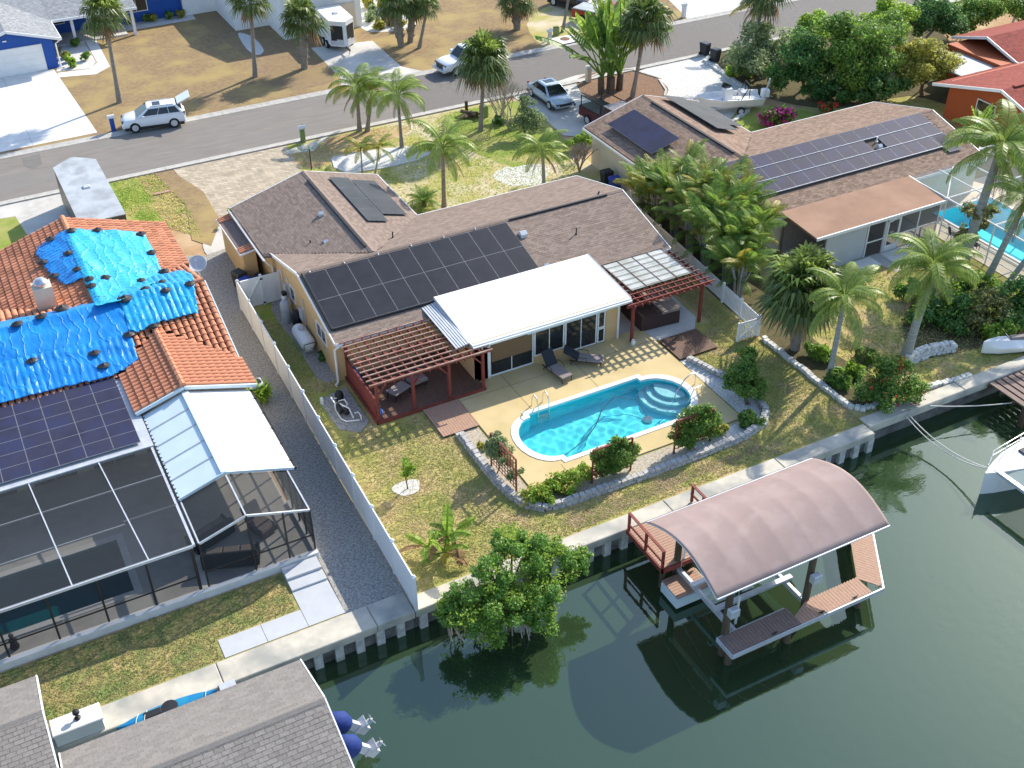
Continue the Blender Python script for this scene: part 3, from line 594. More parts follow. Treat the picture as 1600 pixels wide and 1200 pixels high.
# ================================================================== MAIN HOUSE (and its twin next door)
def twin_house(dx, shin, wall, label, main):
    X0, X1, XR0 = 13.7+dx, 33.3+dx, 17.95+dx
    if not main: X1 = 57.15
    WX0, WX1 = 13.3+dx, 22.6+dx
    if not main: WX0, WX1 = 37.5, 46.6; XR0 = 42.05; X0 = 37.9
    ye0, yr, ye1, ze, zr, yw = 45.25, 50.35, 55.5, 2.6, 3.92, 61.6
    t = thing('house', label, 'house', ((X0+X1)/2, yr, 0))
    ws = M[wall]; ov = .45
    # walls (outside faces), gables up to the roof underside
    wl = MB(); wl.box(X0+.12, X1-.12, ye0+ov, ye1-ov, 0, ze-.05); wl.box(WX0+.35, WX1-.35, ye1-ov, yw-ov, 0, ze-.06); wl.build('wall', ws, t)
    for x in (X0+.12, X1-.12):
        gw = MB(); s = .05 if x < X0+1 else -.05
        gw.extr([(ye0+.3,ze-.1),(ye1-.3,ze-.1),(yr,zr-.16)], min(x,x+s)-.003, max(x,x+s)+.003); gw.build('gable_wall', ws, t)
    gw = MB(); gw.extr([(WX0+.3,ze-.1),(WX1-.3,ze-.1),(XR0,zr-.16)], yw-ov-.05, yw-ov+.003, 'y'); gw.build('gable_wall', ws, t)
    # roof planes
    hw = .14
    rS = roofslab(t, [(X0,ye0,ze),(X1,ye0,ze),(X1,yr,zr),(X0,yr,zr)], M['shingle_under'])
    rN = roofslab(t, [(X0,yr,zr),(X1,yr,zr),(X1,ye1,ze),(X0,ye1,ze)], M['shingle_under'])
    rW = roofslab(t, [(WX0,yw,ze),(WX0,ye1-.3,ze),(XR0,yr+.06,zr-.006),(XR0,yw,zr-.006)], M['shingle_under'])
    rE = roofslab(t, [(XR0,yw,zr-.006),(XR0,yr+.06,zr-.006),(WX1,ye1-.3,ze),(WX1,yw,ze)], M['shingle_under'])
    sm = M[shin]
    valleyW = lambda x, y: y > yr+(XR0-x)*(ye1-yr)/(XR0-WX0)
    valleyE = lambda x, y: y > yr+(x-XR0)*(ye1-yr)/(WX1-XR0)
    notwing = lambda x, y: not ((WX0 < x <= XR0 and valleyW(x,y)) or (XR0 < x < WX1 and valleyE(x,y)))
    sv = lambda a, b: (b[0]-a[0], b[1]-a[1], b[2]-a[2])
    pan = inpoly(rect(X0+.25,X0+11.9,46.15,50.1)) if main else inpoly(rect(39.6,56.2,46.9,50.3))
    parts = [shingles(t, sm, ((X0,ye0,ze),(X1-X0,0,0),(0,yr-ye0,zr-ze)), lambda x, y: not pan(x,y), seed=1),
             shingles(t, sm, ((X1,ye1,ze),(X0-X1,0,0),(0,yr-ye1,zr-ze)), notwing, seed=2),
             shingles(t, sm, ((WX0,yw,ze),(0,yr-yw,0),(XR0-WX0,0,zr-ze)), lambda x, y: valleyW(x,y), seed=3),
             shingles(t, sm, ((WX1,yr,ze),(0,yw-yr,0),(XR0-WX1,0,zr-ze)), lambda x, y: valleyE(x,y), seed=4)]
    shingle_obj(t, sm, parts)
    # ridges: cap with dark vent
    r = MB(); r.extr([(yr-.16,zr-.01),(yr+.16,zr-.01),(yr+.02,zr+.06),(yr-.02,zr+.06)], X0+.02, X1-.02); r.build('ridge_cap', sm, t)
    r = MB(); r.extr([(XR0-.16,zr-.02),(XR0+.16,zr-.02),(XR0+.02,zr+.055),(XR0-.02,zr+.055)], yr+.2, yw-.02, 'y'); r.build('ridge_cap', sm, t)
    xa, xb = (X0+12.2, X1-1.1) if main else (X1-14, X1-2)
    r = MB(); r.box(xa, xb, yr-.2, yr-.1, zr-.05, zr+.07); r.build('ridge_vent', M['black'], t)
    r = MB(); r.box(XR0-.2, XR0-.1, yr+.9, yw-1.3, zr-.06, zr+.07); r.build('ridge_vent', M['black'], t)
    # fascia and gutters
    for (p, q) in (((X0,ye0-.03,ze-.09),(X1,ye0-.03,ze-.09)),((X0-.03,ye0,ze-.06),(X0-.03,yr,zr-.06)),((X0-.03,yr,zr-.06),(X0-.03,ye1-.35,ze+.03)),((X1+.03,ye0,ze-.06),(X1+.03,yr,zr-.06)),((X1+.03,yr,zr-.06),(X1+.03,ye1,ze-.06)),((WX0,yw+.03,ze-.06),(XR0,yw+.03,zr-.07)),((XR0,yw+.03,zr-.07),(WX1,yw+.03,ze-.06)),((WX1+.03,yw,ze-.07),(WX1+.03,ye1,ze-.07)),((WX1,ye1+.03,ze-.07),(X1,ye1+.03,ze-.07))):
        b = MB(); b.bar(p, q, .05, .17); b.build('fascia', M['white'], t)
    g = MB(); g.box(WX0-.16, WX0-.03, ye1-.55, yw-.02, ze-.16, ze-.1); g.box(WX0-.16, WX0-.13, ye1-.55, yw-.02, ze-.1, ze-.01); g.build('gutter', M['white'], t)
    b = MB(); b.tube([(WX0-.1,ye1-.6,ze-.1),(WX0+.1,ye1-.62,ze-.4),(WX0+.28,ye1-.6,ze-.6),(WX0+.28,ye1-.6,.1)], .045, 6); b.build('downspout', M['white'], t)
    # vents and pipes on the roof
    def zS(y): return ze+(y-ye0)*(zr-ze)/(yr-ye0)
    def zN(y): return ze+(ye1-y)*(zr-ze)/(ye1-yr)
    return t, zS, zN, (X0,X1,WX0,WX1,XR0)
def stack(t, x, y, z, r=.05, h=.35, mt='black'):
    b = MB(); b.lathe([(r*1.9,-.05),(r*1.8,.06),(r,.08),(r,h),(r*.8,h)], (x,y,z), 10); b.build('vent_pipe', M[mt], t)
def hood(t, x, y, z, s=.17, mt='alu'):
    b = MB(); b.extr([(y-s,z-.06),(y+s,z-.06),(y+s,z+.2),(y-.02,z+.3),(y-s,z+.16)], x-s, x+s); b.build('roof_vent', M[mt], t)
H1, zS, zN, (X0,X1,WX0,WX1,XR0) = twin_house(0, 'shingle', 'tan_stucco', 'tan house with brown shingle roof, black solar panels and white flat extension by the pool', True)
slope = Vector((0,5.1,1.32))
vS = slope.normalized()
solar(H1, Vector((X0+.22,46.12,zS(46.12)))-vS*.0, (1,0,0), vS, 10, 2, 1.17, 2.03, M['panel'])
b = MB(); b.bar((X0+.2,46.02,zS(46.02)+.09),(X0+11.95,46.02,zS(46.02)+.09), .05, .14); b.build('panel_skirt', M['black'], H1)
b = MB(); b.bar((X0+.16,46.05,zS(46.05)+.09),(X0+.16,50.15,zS(50.15)+.09), .05, .14); b.build('panel_skirt', M['black'], H1)
for i in range(6): stack(H1, X0+.6+i*1.9, 50.22, 3.86, .03, .16, 'alu')
# east slope of the front wing: two columns of panels
zE = lambda x: 2.6+(22.6-x)*(3.92-2.6)/(22.6-17.95)
vE = Vector((-(22.6-17.95),0,1.32)).normalized()
solar(H1, (21.9,55.35,zE(21.9)), (0,1,0), vE, 1, 1, 4.9, 1.55, M['panel_grey'], lift=.14)
solar(H1, (20.35,54.35,zE(20.35)), (0,1,0), vE, 4, 1, 1.55, 1.25, M['panel_grey'], lift=.14)
hood(H1, 16.4, 53.6, 3.3, .14); hood(H1, 17.1, 56.2, 3.65, .14); stack(H1, 15.7, 54.2, 3.05, .04, .4); stack(H1, 19.8, 52.3, 3.4, .04, .4)
hood(H1, 26.05, 48.9, zS(48.9), .2); stack(H1, 28.9, 48.0, zS(48), .035, .4); hood(H1, 26.0, 46.2, zS(46.2)+.05, .14); stack(H1, 31.9, 50.6, 3.85, .05, .2)
# side wall openings
xw = X0+.12
window(H1, 'x', xw, 51.8, 52.6, 1.2, 2.1, -1, panes=1); window(H1, 'x', xw, 47.0, 48.4, 1.3, 2.2, -1, panes=2)
b = MB(); b.box(xw-.16,xw-.003,53.0,53.5,.95,1.75); b.build('electric_meter_box', M['alu'], H1)
b = MB(); b.box(xw-.12,xw-.003,50.6,51.1,.8,1.5); b.build('electric_panel', M['concrete_blue'], H1)
for y in (53.8,52.7,50.3):
    b = MB(); b.tube([(xw-.05,y,.1),(xw-.05,y,2.0),(xw-.05,y+.2,2.3)], .03, 6); b.build('conduit', M['alu'], H1)
b = MB(); b.tube([(14.1,45.2,2.5),(13.75,45.2,2.35),(13.7,45.45,2.1),(13.7,45.5,.15),(13.5,45.3,.08)], .06, 8); b.build('downspout', M['white'], H1)
# flat white extension (sunroom)
SX0, SX1, SY0, SY1 = 19.42, 28.5, 41.75, 46.1
ext = roofslab(H1, [(SX0,SY0,2.74),(SX1,SY0,2.74),(SX1,SY1,3.12),(SX0,SY1,3.12)], M['white_roof'], 'flat_roof', .14)
b = MB(); b.bar((SX0,SY0-.03,2.62),(SX1,SY0-.03,2.62), .07, .22); b.build('roof_fascia', M['white'], ext)
b = MB(); b.box(SX0,SX1,SY0-.17,SY0-.07,2.55,2.66); b.build('gutter', M['white'], ext)
b = MB(); b.bar((SX0-.02,SY0,2.66),(SX0-.02,SY1,3.04), .04, .2); b.build('roof_fascia', M['concrete_blue'], ext)
b = MB(); b.bar((SX1+.02,SY0,2.66),(SX1+.02,SY1,3.04), .04, .2); b.build('roof_fascia', M['concrete_blue'], ext)
b = MB(); b.bar((SX0+.05,SY0+.1,2.757),(SX1-.05,SY0+.1,2.757),.06,.012); b.build('roof_seam', mat('sealant_tan', (.55,.42,.2), (.6,.5,.3), 3, .8, .2), ext)
rs = random.Random(5)
pm = mat('roof_patch', (.62,.61,.58), (.7,.69,.66), 3, .8, .2)
b = MB()
for i in range(16):
    x, y = rs.uniform(SX0+.6,SX1-.6), rs.uniform(SY0+.6,SY1-.5); z = 2.74+(y-SY0)*.38/(SY1-SY0)+.004; a, l = rs.uniform(-.9,-.2), rs.uniform(.1,.35)
    d = Vector((math.cos(a),math.sin(a),0))*l; p = Vector((d.y,-d.x,0)).normalized()*.015
    q = Vector((x,y,z)); f = lambda v: (v.x, v.y, 2.74+(v.y-SY0)*.38/(SY1-SY0)+.005)
    b.poly([f(q-p),f(q+d-p*.4),f(q+d+p*.4),f(q+p)])
b.build('roof_stain', pm, ext)
b = MB(); b.box(19.75,20.5,42.3,46,0,2.5); b.box(28.05,28.2,42.3,46,0,2.5); b.box(19.75,28.2,45.9,46.0,0,2.6); b.box(27.4,28.06,42.3,42.45,0,2.55); b.box(19.76,20.55,42.3,42.45,0,2.52); b.box(20.55,27.4,42.3,42.45,2.2,2.54); b.build('sunroom_wall', M['tan_stucco'], H1)
b = MB(); b.box(20.5,28.05,42.5,45.9,.02,.05); b.build('sunroom_floor', M['cushion'], H1)
b = MB(); b.box(20.52,23.0,42.32,42.44,.001,.14); b.build('door_sill', M['white'], H1)
def slider(x0, x1, panes, z0=.12, z1=2.2):
    f = window(H1, 'y', 42.32, x0, x1, z0, z1, -1, 'sliding_door', panes); return f
f = slider(20.6,23.1,2); sh = MB(); sh.box(20.7,23.0,42.24,42.262,1.0,2.12); sh.build('roller_shade', M['frost_shade'], H1)
slider(23.15,24.9,2,.5); b = MB(); b.box(23.15,24.9,42.31,42.44,0,.5); b.build('knee_wall', M['tan_stucco'], H1)
slider(24.95,26.85,2); window(H1, 'y', 42.32, 26.9, 27.35, .12, 1.0, -1, 'window', 1); window(H1, 'y', 42.32, 26.9, 27.35, 1.02, 2.2, -1, 'window', 1)
b = MB(); b.tube([(22.6,42.0,2.25),(27.2,42.0,2.25)], .07, 8); b.build('awning_roll', M['lanai_metal'], H1)
b = MB(); b.tube([(20.35,41.7,2.5),(20.25,41.9,2.3),(20.2,42.25,2.1),(20.2,42.25,.1)], .05, 8); b.build('downspout', M['white'], H1)
for x in (28.15,20.55):
    b = MB(); b.box(x-.05,x+.05,42.24,42.3,.05,2.5); b.build('corner_trim', M['white'], H1)
# striped flashing where the pergola meets the white roof
b = MB()
for i in range(6): b.bar((SX0-.75+i*.13,SY0+.1,2.72+.02*i),(SX0-.75+i*.13,SY1-.15,2.78+.02*i), .1, .05)
b.build('corrugated_flashing', M['alu'], H1)
# left lean-to with wood screen beside the garage
b = MB(); b.box(12.55,13.3,57.0,61.4,0,2.05); b.build('lean_to_wall', M['tan_stucco'], H1)
lt = roofslab(H1, [(12.4,56.8,2.12),(13.35,56.8,2.32),(13.35,61.6,2.32),(12.4,61.6,2.12)], M['deck_grey'], 'lean_to_roof', .05)
for y0 in (56.85,60.9):
    for i in range(3):
        for j in range(3):
            q = MB(); q.tube([(12.42+j*.31,y0+.13+i*.2,2.15+j*.063),(12.72+j*.31,y0+.13+i*.2,2.21+j*.063)], .09, 6); q.build('roof_tile', M['tile'], H1)
b = MB(); b.bar((12.38,56.8,2.08),(12.38,61.6,2.08), .04, .12); b.bar((12.4,56.77,2.1),(13.35,56.77,2.28), .04, .12); b.build('lean_to_trim', M['white'], H1)
# ================================================================== LEFT NEIGHBOUR: tiled house with tarps
H2 = thing('house', 'orange barrel tile roof house with blue tarps, screened lanai and pool cage', 'house', (2,50,0))
TZ, TE, TYR, TY0, TY1, TX1, TX0 = 4.35, 2.7, 51.2, 46.15, 56.3, 9.15, -16.0
FXR, FX0, FX1, FY1 = 4.1, -1.2, 9.4, 61.5
SXR, SXE, SXW, SYS, SZR = 6.02, 9.25, 3.75, 43.75, 3.66
sS = (TZ-TE)/(TYR-TY0); sSW = (SZR-2.68)/(SXE-SXR)
zTS = lambda y: TE+(y-TY0)*sS
zTN = lambda y: TE+(TY1-y)*(TZ-TE)/(TY1-TYR)
zFE = lambda x: 2.7+(FX1-x)*(TZ-2.7)/(FX1-FXR)
zFW = lambda x: 2.7+(x-FX0)*(TZ-2.7)/(FXR-FX0)
zSE = lambda x: SZR-(x-SXR)*sSW
zSWt = lambda x: SZR-(SXR-x)*sSW
ySV = TY0+(SZR-TE)/sS       # where the south wing's ridge runs into the main slope
b = MB(); b.box(TX0,8.7,46.6,55.9,0,2.6); b.box(FX0+.4,9.0,55.9,61.0,0,2.6); b.box(4.1,8.8,44.1,46.61,0,2.58); b.build('wall', M['cream_stucco'], H2)
roofslab(H2, [(TX0,TY0,TE),(TX1,TY0,TE),(TX1,TYR,TZ),(TX0,TYR,TZ)], M['tile_bed'], 'roof_deck')
roofslab(H2, [(TX0,TYR,TZ),(TX1,TYR,TZ),(TX1,TY1,TE),(TX0,TY1,TE)], M['tile_bed'], 'roof_deck')
roofslab(H2, [(FX0,FY1,2.7),(FX0,TY1-.2,2.7),(FXR,TYR+.05,TZ-.01),(FXR,FY1,TZ-.01)], M['tile_bed'], 'roof_deck')
roofslab(H2, [(FXR,FY1,TZ-.01),(FXR,TYR+.05,TZ-.01),(FX1,TY1-.2,2.7),(FX1,FY1,2.7)], M['tile_bed'], 'roof_deck')
roofslab(H2, [(SXR,SYS,SZR),(SXE,SYS,zSE(SXE)),(SXE,TY0+.05,zSE(SXE)),(SXR,ySV,SZR)], M['tile_bed'], 'roof_deck')
roofslab(H2, [(SXW,SYS,zSWt(SXW)),(SXR,SYS,SZR),(SXR,ySV,SZR),(SXW,TY0+(zSWt(SXW)-TE)/sS,zSWt(SXW))], M['tile_bed'], 'roof_deck')
b = MB(); b.extr([(SXW+.3,2.5),(SXE-.3,2.5),(SXR,SZR-.1)], SYS+.3, SYS+.36, 'y'); b.build('gable_wall', M['cream_stucco'], H2)
b = MB(); b.extr([(TY0+.3,2.5),(TY1-.3,2.5),(TYR,TZ-.1)], 8.7, 8.76); b.build('gable_wall', M['cream_stucco'], H2)
# barrel tiles: one mesh shared by the 300 that show largest, the rest joined
def tile_verts(w=.29, l=.44, n=6):
    v = []
    for k, (s, ww, lift) in enumerate(((0,w,.045),(l,w*.8,.012))):
        for i in range(n+1):
            a = math.pi*i/n; v.append((-ww/2*math.cos(a)*.98, s, lift+ww*.36*math.sin(a)))
        # thickness hint: lower rim
    f = [(i,i+1,n+2+i,n+1+i) for i in range(n)]
    m = len(v)
    for i in range(n+1):
        a = math.pi*i/n; v.append((-(w/2-.02)*math.cos(a)*.98, 0, .03+(w-.04)*.36*math.sin(a)))
    k2 = len(v); v += [v[i] for i in range(n+1)]
    f += [(k2+i+1,k2+i,m+i,m+i+1) for i in range(n)]
    return v, f
TV, TF = tile_verts()
tile_me = bpy.data.meshes.new('roof_tile'); tile_me.from_pydata(TV, [], TF); tile_me.materials.append(M['tile']); tile_me.polygons.foreach_set('use_smooth', [True]*len(TF))
tiles = []
def tile_field(o, u, v, ok, ex=.37, tw=.305):
    o = Vector(o); u = Vector(u); v = Vector(v); Lu, Lv = u.length, v.length; u = u/Lu; v = v/Lv; nn = u.cross(v).normalized()
    sgn = 1
    if nn.z < 0: nn = -nn; sgn = -1
    rot = Matrix((u*sgn, v, nn)).transposed()
    ex = Lv/round(Lv/ex); tw = Lu/round(Lu/tw)
    for r in range(round(Lv/ex)):
        for c in range(round(Lu/tw)):
            p = o+u*(c+.5)*tw+v*(r*ex)
            q = p+v*.2
            if ok(q.x, q.y): tiles.append((p, rot))
wob = lambda pts, s, n=5: [(lambda a, b, t, r: (a[0]+(b[0]-a[0])*t+r.uniform(-.035,.035), a[1]+(b[1]-a[1])*t+r.uniform(-.035,.035)))(pts[i], pts[(i+1)%len(pts)], k/n, s) for i in range(len(pts)) for k in range(n)]
rg = random.Random(11)
def RP(zf, *pts):   # where a line of sight meets the roof
    out = []
    for a, b_ in pts:
        z = 3.6
        for k in range(12): g = G(a,b_,z+.15); z = .5*z+.5*min(4.5,max(2.5,zf(g.x,g.y)))
        out.append((g.x,g.y))
    return out
zm = lambda x, y: zTS(y) if y < TYR else zTN(y)
L1 = RP(zm, (197,478),(213,519),(152,541),(0,582)); L0 = RP(zm, (0,505),(60,494),(101,484),(149,471))
T1 = wob([(-14,L0[0][1]+.1)]+L0+L1+[(-14,L1[-1][1])], rg, 5)
T2 = wob(RP(zm, (301,431),(311,491),(252,505),(214,521),(202,519),(187,474),(190,452),(225,440),(252,431),(280,424)), rg, 3)
zf3 = lambda x, y: max(zFE(x), zTN(y)-.02) if x > FXR else max(zFW(x), zTN(y)-.02)
T3 = wob(RP(zf3, (109,361),(165,362),(224,364),(240,392),(259,437),(228,452),(195,470),(165,478),(146,466),(138,432)), rg, 3)
T3 = [(FXR-.3 if x < FXR+.45 else x,y) for x, y in T3]
T4 = wob(RP(zf3, (106,361),(80,374),(59,388),(57,398),(78,429),(103,446),(136,437)), rg, 3); T4 = [(FXR if x > FXR-.5 else x,y) for x, y in T4]+[(FXR,T4[-1][1])]
L5 = RP(zm, (0,570),(151,536),(204,524),(218,566),(176,590),(80,612),(0,634))
T5 = wob([(-14,L5[0][1])]+L5+[(-14,L5[-1][1])], rg, 5)

ALLT = [inpoly(q) for q in (T1,T2,T3,T4,T5)]
def under_tarp(x, y, m=.3): return any(all(f(x+dx,y+dy) for dx, dy in ((m,0),(-m,0),(0,m),(0,-m))) for f in ALLT)
def TARPS():
    tarp('roof_tarp', 'large plain blue tarp over the tile roof behind the chimney', M['tarp'], T1, zmain, .006, 'x', 1, .11, .21)
    tarp('roof_tarp', 'pale ribbed blue tarp around the right end of the tiled ridge', M['tarp_mid'], T2, zmain, .055, 'x', 2, .075, .22)
    tarp('roof_tarp', 'faded turquoise tarp over the sunny side of the front tile wing', M['tarp_pale'], T3, zf3, .05, 'y', 3, .075, .21)
    tarp('roof_tarp', 'deep blue tarp on the shaded side of the front tile wing', M['tarp'], T4, zf3, .03, 'y', 4, .075, .22)
    tarp('roof_tarp', 'dark blue gathered tarp along the eave above the solar panels', M['tarp'], T5, zmain, .045, 'x', 5, .075, .24)
inS = lambda x, y: not (SXW < x < SXE and y < TY0+((zSE(x) if x > SXR else zSWt(x))-TE)/sS)
tile_field((TX0+10,TY0,TE), (TX1-TX0-10,0,0), (0,TYR-TY0,TZ-TE), lambda x, y: not under_tarp(x,y) and inS(x,y) and not (x < 3.6 and y < 47.0))
tile_field((TX1,TY1,TE), (-(TX1-FXR),0,0), (0,TYR-TY1,TZ-TE), lambda x, y: y < TYR+(x-FXR)*(TY1-TYR)/(FX1-FXR) and not under_tarp(x,y))
tile_field((FXR,TY1,TE), (-(FXR-TX0-10),0,0), (0,TYR-TY1,TZ-TE), lambda x, y: y < TYR+(FXR-x)*(TY1-TYR)/(FXR-FX0) and not under_tarp(x,y))
fvy = lambda x: TYR+abs(x-FXR)*(TY1-TYR)/5.3
tile_field((FX1,TYR,2.7), (0,FY1-TYR,0), (FXR-FX1,0,TZ-2.7), lambda x, y: y > fvy(x) and not under_tarp(x,y))
tile_field((FX0,FY1,2.7), (0,TYR-FY1,0), (FXR-FX0,0,TZ-2.7), lambda x, y: y > fvy(x) and not under_tarp(x,y))
tile_field((SXE,SYS,zSE(SXE)), (0,ySV-SYS,0), (SXR-SXE,0,SZR-zSE(SXE)), lambda x, y: y < TY0+(zSE(x)-TE)/sS)
tile_field((SXW,ySV,zSWt(SXW)), (0,SYS-ySV,0), (SXR-SXW,0,SZR-zSWt(SXW)), lambda x, y: y < TY0+(zSWt(x)-TE)/sS)
tiles.sort(key=lambda a: a[0].x**2+a[0].y**2)
loc2 = Vector(WLOC[H2.name])
for p, rot in tiles[:300]:
    o = bpy.data.objects.new('roof_tile', tile_me); C.objects.link(o); o.parent = H2
    o.matrix_local = Matrix.Translation(p-loc2) @ rot.to_4x4()
TVa = np.array(TV); TFa = np.array(TF); VV = []; FF = []
for k, (p, rot) in enumerate(tiles[300:]):
    VV.append(TVa @ np.array(rot).T + np.array(p-loc2)); FF.append(TFa+k*len(TV))
o = obj('roof_tiles', npmesh('roof_tiles', np.vstack(VV), np.vstack(FF), M['tile'], True), None, H2); o['kind'] = 'stuff'
def ridge_tiles(p, q, r=.15):
    p = Vector(p); q = Vector(q); n = max(1, int((q-p).length/.4)); d = (q-p)/n
    for i in range(n):
        b = MB(); b.tube([p+d*i, p+d*(i+1.08)], [r*1.08, r*.88], 8); b.build('ridge_tile', M['tile'], H2)
ridge_tiles((SXR,SYS-.03,SZR+.08),(SXR,ySV,SZR+.08)); ridge_tiles((TX1-.05,TYR,TZ+.06),(7.6,TYR,TZ+.06)); ridge_tiles((FXR,FY1,TZ+.06),(FXR,59.6,TZ+.06)); ridge_tiles((FX0,FY1-.1,2.85),(FXR,FY1-.1,TZ+.08)) if 0 else None
b = MB(); b.bar((SXW,SYS-.05,zSWt(SXW)-.03),(SXR,SYS-.05,SZR-.03), .08, .16); b.bar((SXR,SYS-.05,SZR-.03),(SXE,SYS-.05,zSE(SXE)-.03), .08, .16); b.bar((TX1+.03,TY0,TE-.04),(TX1+.03,TYR,TZ-.04), .06, .16); b.build('fascia', M['lanai_metal'], H2)
stack(H2, 5.0, 45.6, 3.35, .05, .3, 'tile'); 
# chimney
ch = MB(); ch.box(1.35,2.25,53.1,53.9,3.2,5.0); cho = ch.build('chimney', M['cream_stucco'], H2)
c2 = MB(); c2.lathe([(.3,5.0),(.36,5.1),(.36,5.2),(.2,5.36),(.02,5.38)], (1.8,53.5,0), 12); c2.build('chimney_cap', M['steel'], cho)
# ---- tarps: sheets draped over the tile courses
def tarp(name, label, mt, outline, zf, amp, ndir, seed, res=.11, lift=.12):
    xs = [p[0] for p in outline]; ys = [p[1] for p in outline]; ins = inpoly(outline); rg = np.random.default_rng(seed)
    x0, x1, y0, y1 = min(xs), max(xs), min(ys), max(ys); nx = int((x1-x0)/res)+1; ny = int((y1-y0)/res)+1
    ph = rg.uniform(0,6.28,8); V = []; idx = {}
    F = []
    for i in range(nx):
        for j in range(ny):
            x = x0+i*res; y = y0+j*res
            t = x if ndir == 'x' else y; s = y if ndir == 'x' else x
            w = amp*abs(math.sin(math.pi*t/.305))+.02*math.sin(s*2.1+ph[0]+.6*math.sin(t*1.7))+.018*math.sin(t*.9+s*3.3+ph[1])+.012*math.sin(s*7+ph[2]+t*1.3)+.035*(1-abs(math.sin(s*.9+t*.55+ph[3]+.5*math.sin(t*1.1))))**6+.03*(1-abs(math.sin(t*1.3-s*.8+ph[4]+.7*math.sin(s*.8))))**8
            idx[i,j] = len(V); V.append((x,y,zf(x,y)+lift+w))
    for i in range(nx-1):
        for j in range(ny-1):
            if ins(x0+(i+.5)*res, y0+(j+.5)*res): F.append((idx[i,j],idx[i+1,j],idx[i+1,j+1],idx[i,j+1]))
    used = sorted({k for f in F for k in f}); mp = {k:n for n,k in enumerate(used)}
    b = MB(); b.v = [V[k] for k in used]; b.f = [tuple(mp[k] for k in f) for f in F]; b.sm = True
    o = b.build(name, mt); sm = o.modifiers.new('thickness', 'SOLIDIFY'); sm.thickness = .01
    return tag(o, label, 'tarp', 'blue tarps over the tile roof')
zmain = lambda x, y: zTS(y) if y < TYR else zTN(y)
zfront = lambda x, y: max(zFE(x) if x > FXR else zFW(x), zTN(y) if y > TYR else 0)
TARPS()
# sandbags holding the tarps
def sandbag(p, s, seed, label):
    r = random.Random(seed); b = MB(); n = 8; rings = []
    for k, (rr, z) in enumerate(((.25,0),(1.05,.05),(1.15,.22),(.75,.42),(.3,.55),(.16,.8))):
        rings.append([(p[0]+s*rr*math.cos(2*math.pi*j/n)*(1+r.uniform(-.2,.2))*1.15, p[1]+s*rr*math.sin(2*math.pi*j/n)*(1+r.uniform(-.15,.15)), p[2]+s*z) for j in range(n)])
    b.loft(rings); b.sm = True
    tag(b.build('sandbag', M['black']), label, 'sandbag', 'black sandbags holding the tarps')
SB = [((112,362),'on the peak of the front wing tarp'),((153,361),'on the top edge of the turquoise tarp, midway'),((221,366),'at the top right corner of the turquoise tarp'),((237,395),'on the right edge of the turquoise tarp'),((108,396),'on the deep blue tarp near its ridge'),((68,411),'at the left edge of the deep blue tarp'),((80,374),'at the upper left corner of the deep blue tarp'),((122,421),'on the deep blue tarp above the chimney'),((85,432),'just beside the chimney top'),((140,437),'where four tarps meet, upper one'),((143,447),'where four tarps meet, lower one'),((165,436),'on the turquoise tarp above the ridge, left one'),((221,440),'on the turquoise tarp above the ridge, middle one'),((257,422),'at the lower right corner of the turquoise tarp'),((255,445),'on the tiled ridge, small one'),((298,448),'at the right end of the ribbed tarp'),((260,458),'on the ribbed tarp below the ridge, rightmost'),((229,460),'on the ribbed tarp below the ridge, second from right'),((197,473),'on the ribbed tarp below the ridge, tallest'),((158,474),'on the plain tarp at its right top corner'),((100,490),'on the plain tarp, largest one'),((68,503),'on the plain tarp, second from left'),((30,514),'on the plain tarp, leftmost'),((240,510),'at the lower tip of the ribbed tarp'),((203,524),'at the right end of the gathered tarp'),((150,558),'on the gathered tarp with reddish print'),((52,565),'on the dark crease of the gathered tarp'),((167,585),'on the lower edge of the gathered tarp above the panels')]
for i, ((px, py), w_) in enumerate(SB):
    g0 = G(px, py+3, 3.7); z = zmain(g0.x,g0.y) if g0.y < 52.6 else max(zfront(g0.x,g0.y), 0)
    g0 = G(px, py+3, z+.12); z = zmain(g0.x,g0.y) if g0.y < 52.6 else zfront(g0.x,g0.y)
    big = 1.35 if 'largest' in w_ or 'tallest' in w_ else (.7 if 'small' in w_ else 1)
    sandbag((g0.x,g0.y,z+.26), .22*big, i, 'black sandbag '+w_)
# satellite dish at the corner of the front wing
ds = thing('satellite_dish', 'round grey satellite dish at the corner of the tile roof', 'satellite dish', (9.85,56.1,0))
b = MB(); b.tube([(9.85,56.1,0),(9.85,56.1,2.35)], .05, 8); b.build('mast', M['alu'], ds)
b = MB(); dd = Vector((-.25,-.5,.83)).normalized(); ux = dd.cross(Vector((0,0,1))).normalized(); uy = ux.cross(dd); cc = Vector((9.85,56.1,2.55)); rings = []
for r_ in (.06,.25,.42,.52): rings.append([tuple(cc+dd*(r_*r_*.6)+(ux*math.cos(a)+uy*math.sin(a))*r_) for a in [2*math.pi*i/20 for i in range(20)]])
b.loft(rings, False); b.add([tuple(cc)], []); b.f.append(tuple(range(19,-1,-1))); b.sm = True; o = b.build('reflector', M['alu'], ds); s_ = o.modifiers.new('t','SOLIDIFY'); s_.thickness = .015
b = MB(); b.tube([tuple(cc+uy*-.5), tuple(cc+dd*.55)], .02, 6); b.tube([tuple(cc+dd*.5),tuple(cc+dd*.62)], .05, 8); b.build('feed_arm', M['alu'], ds)
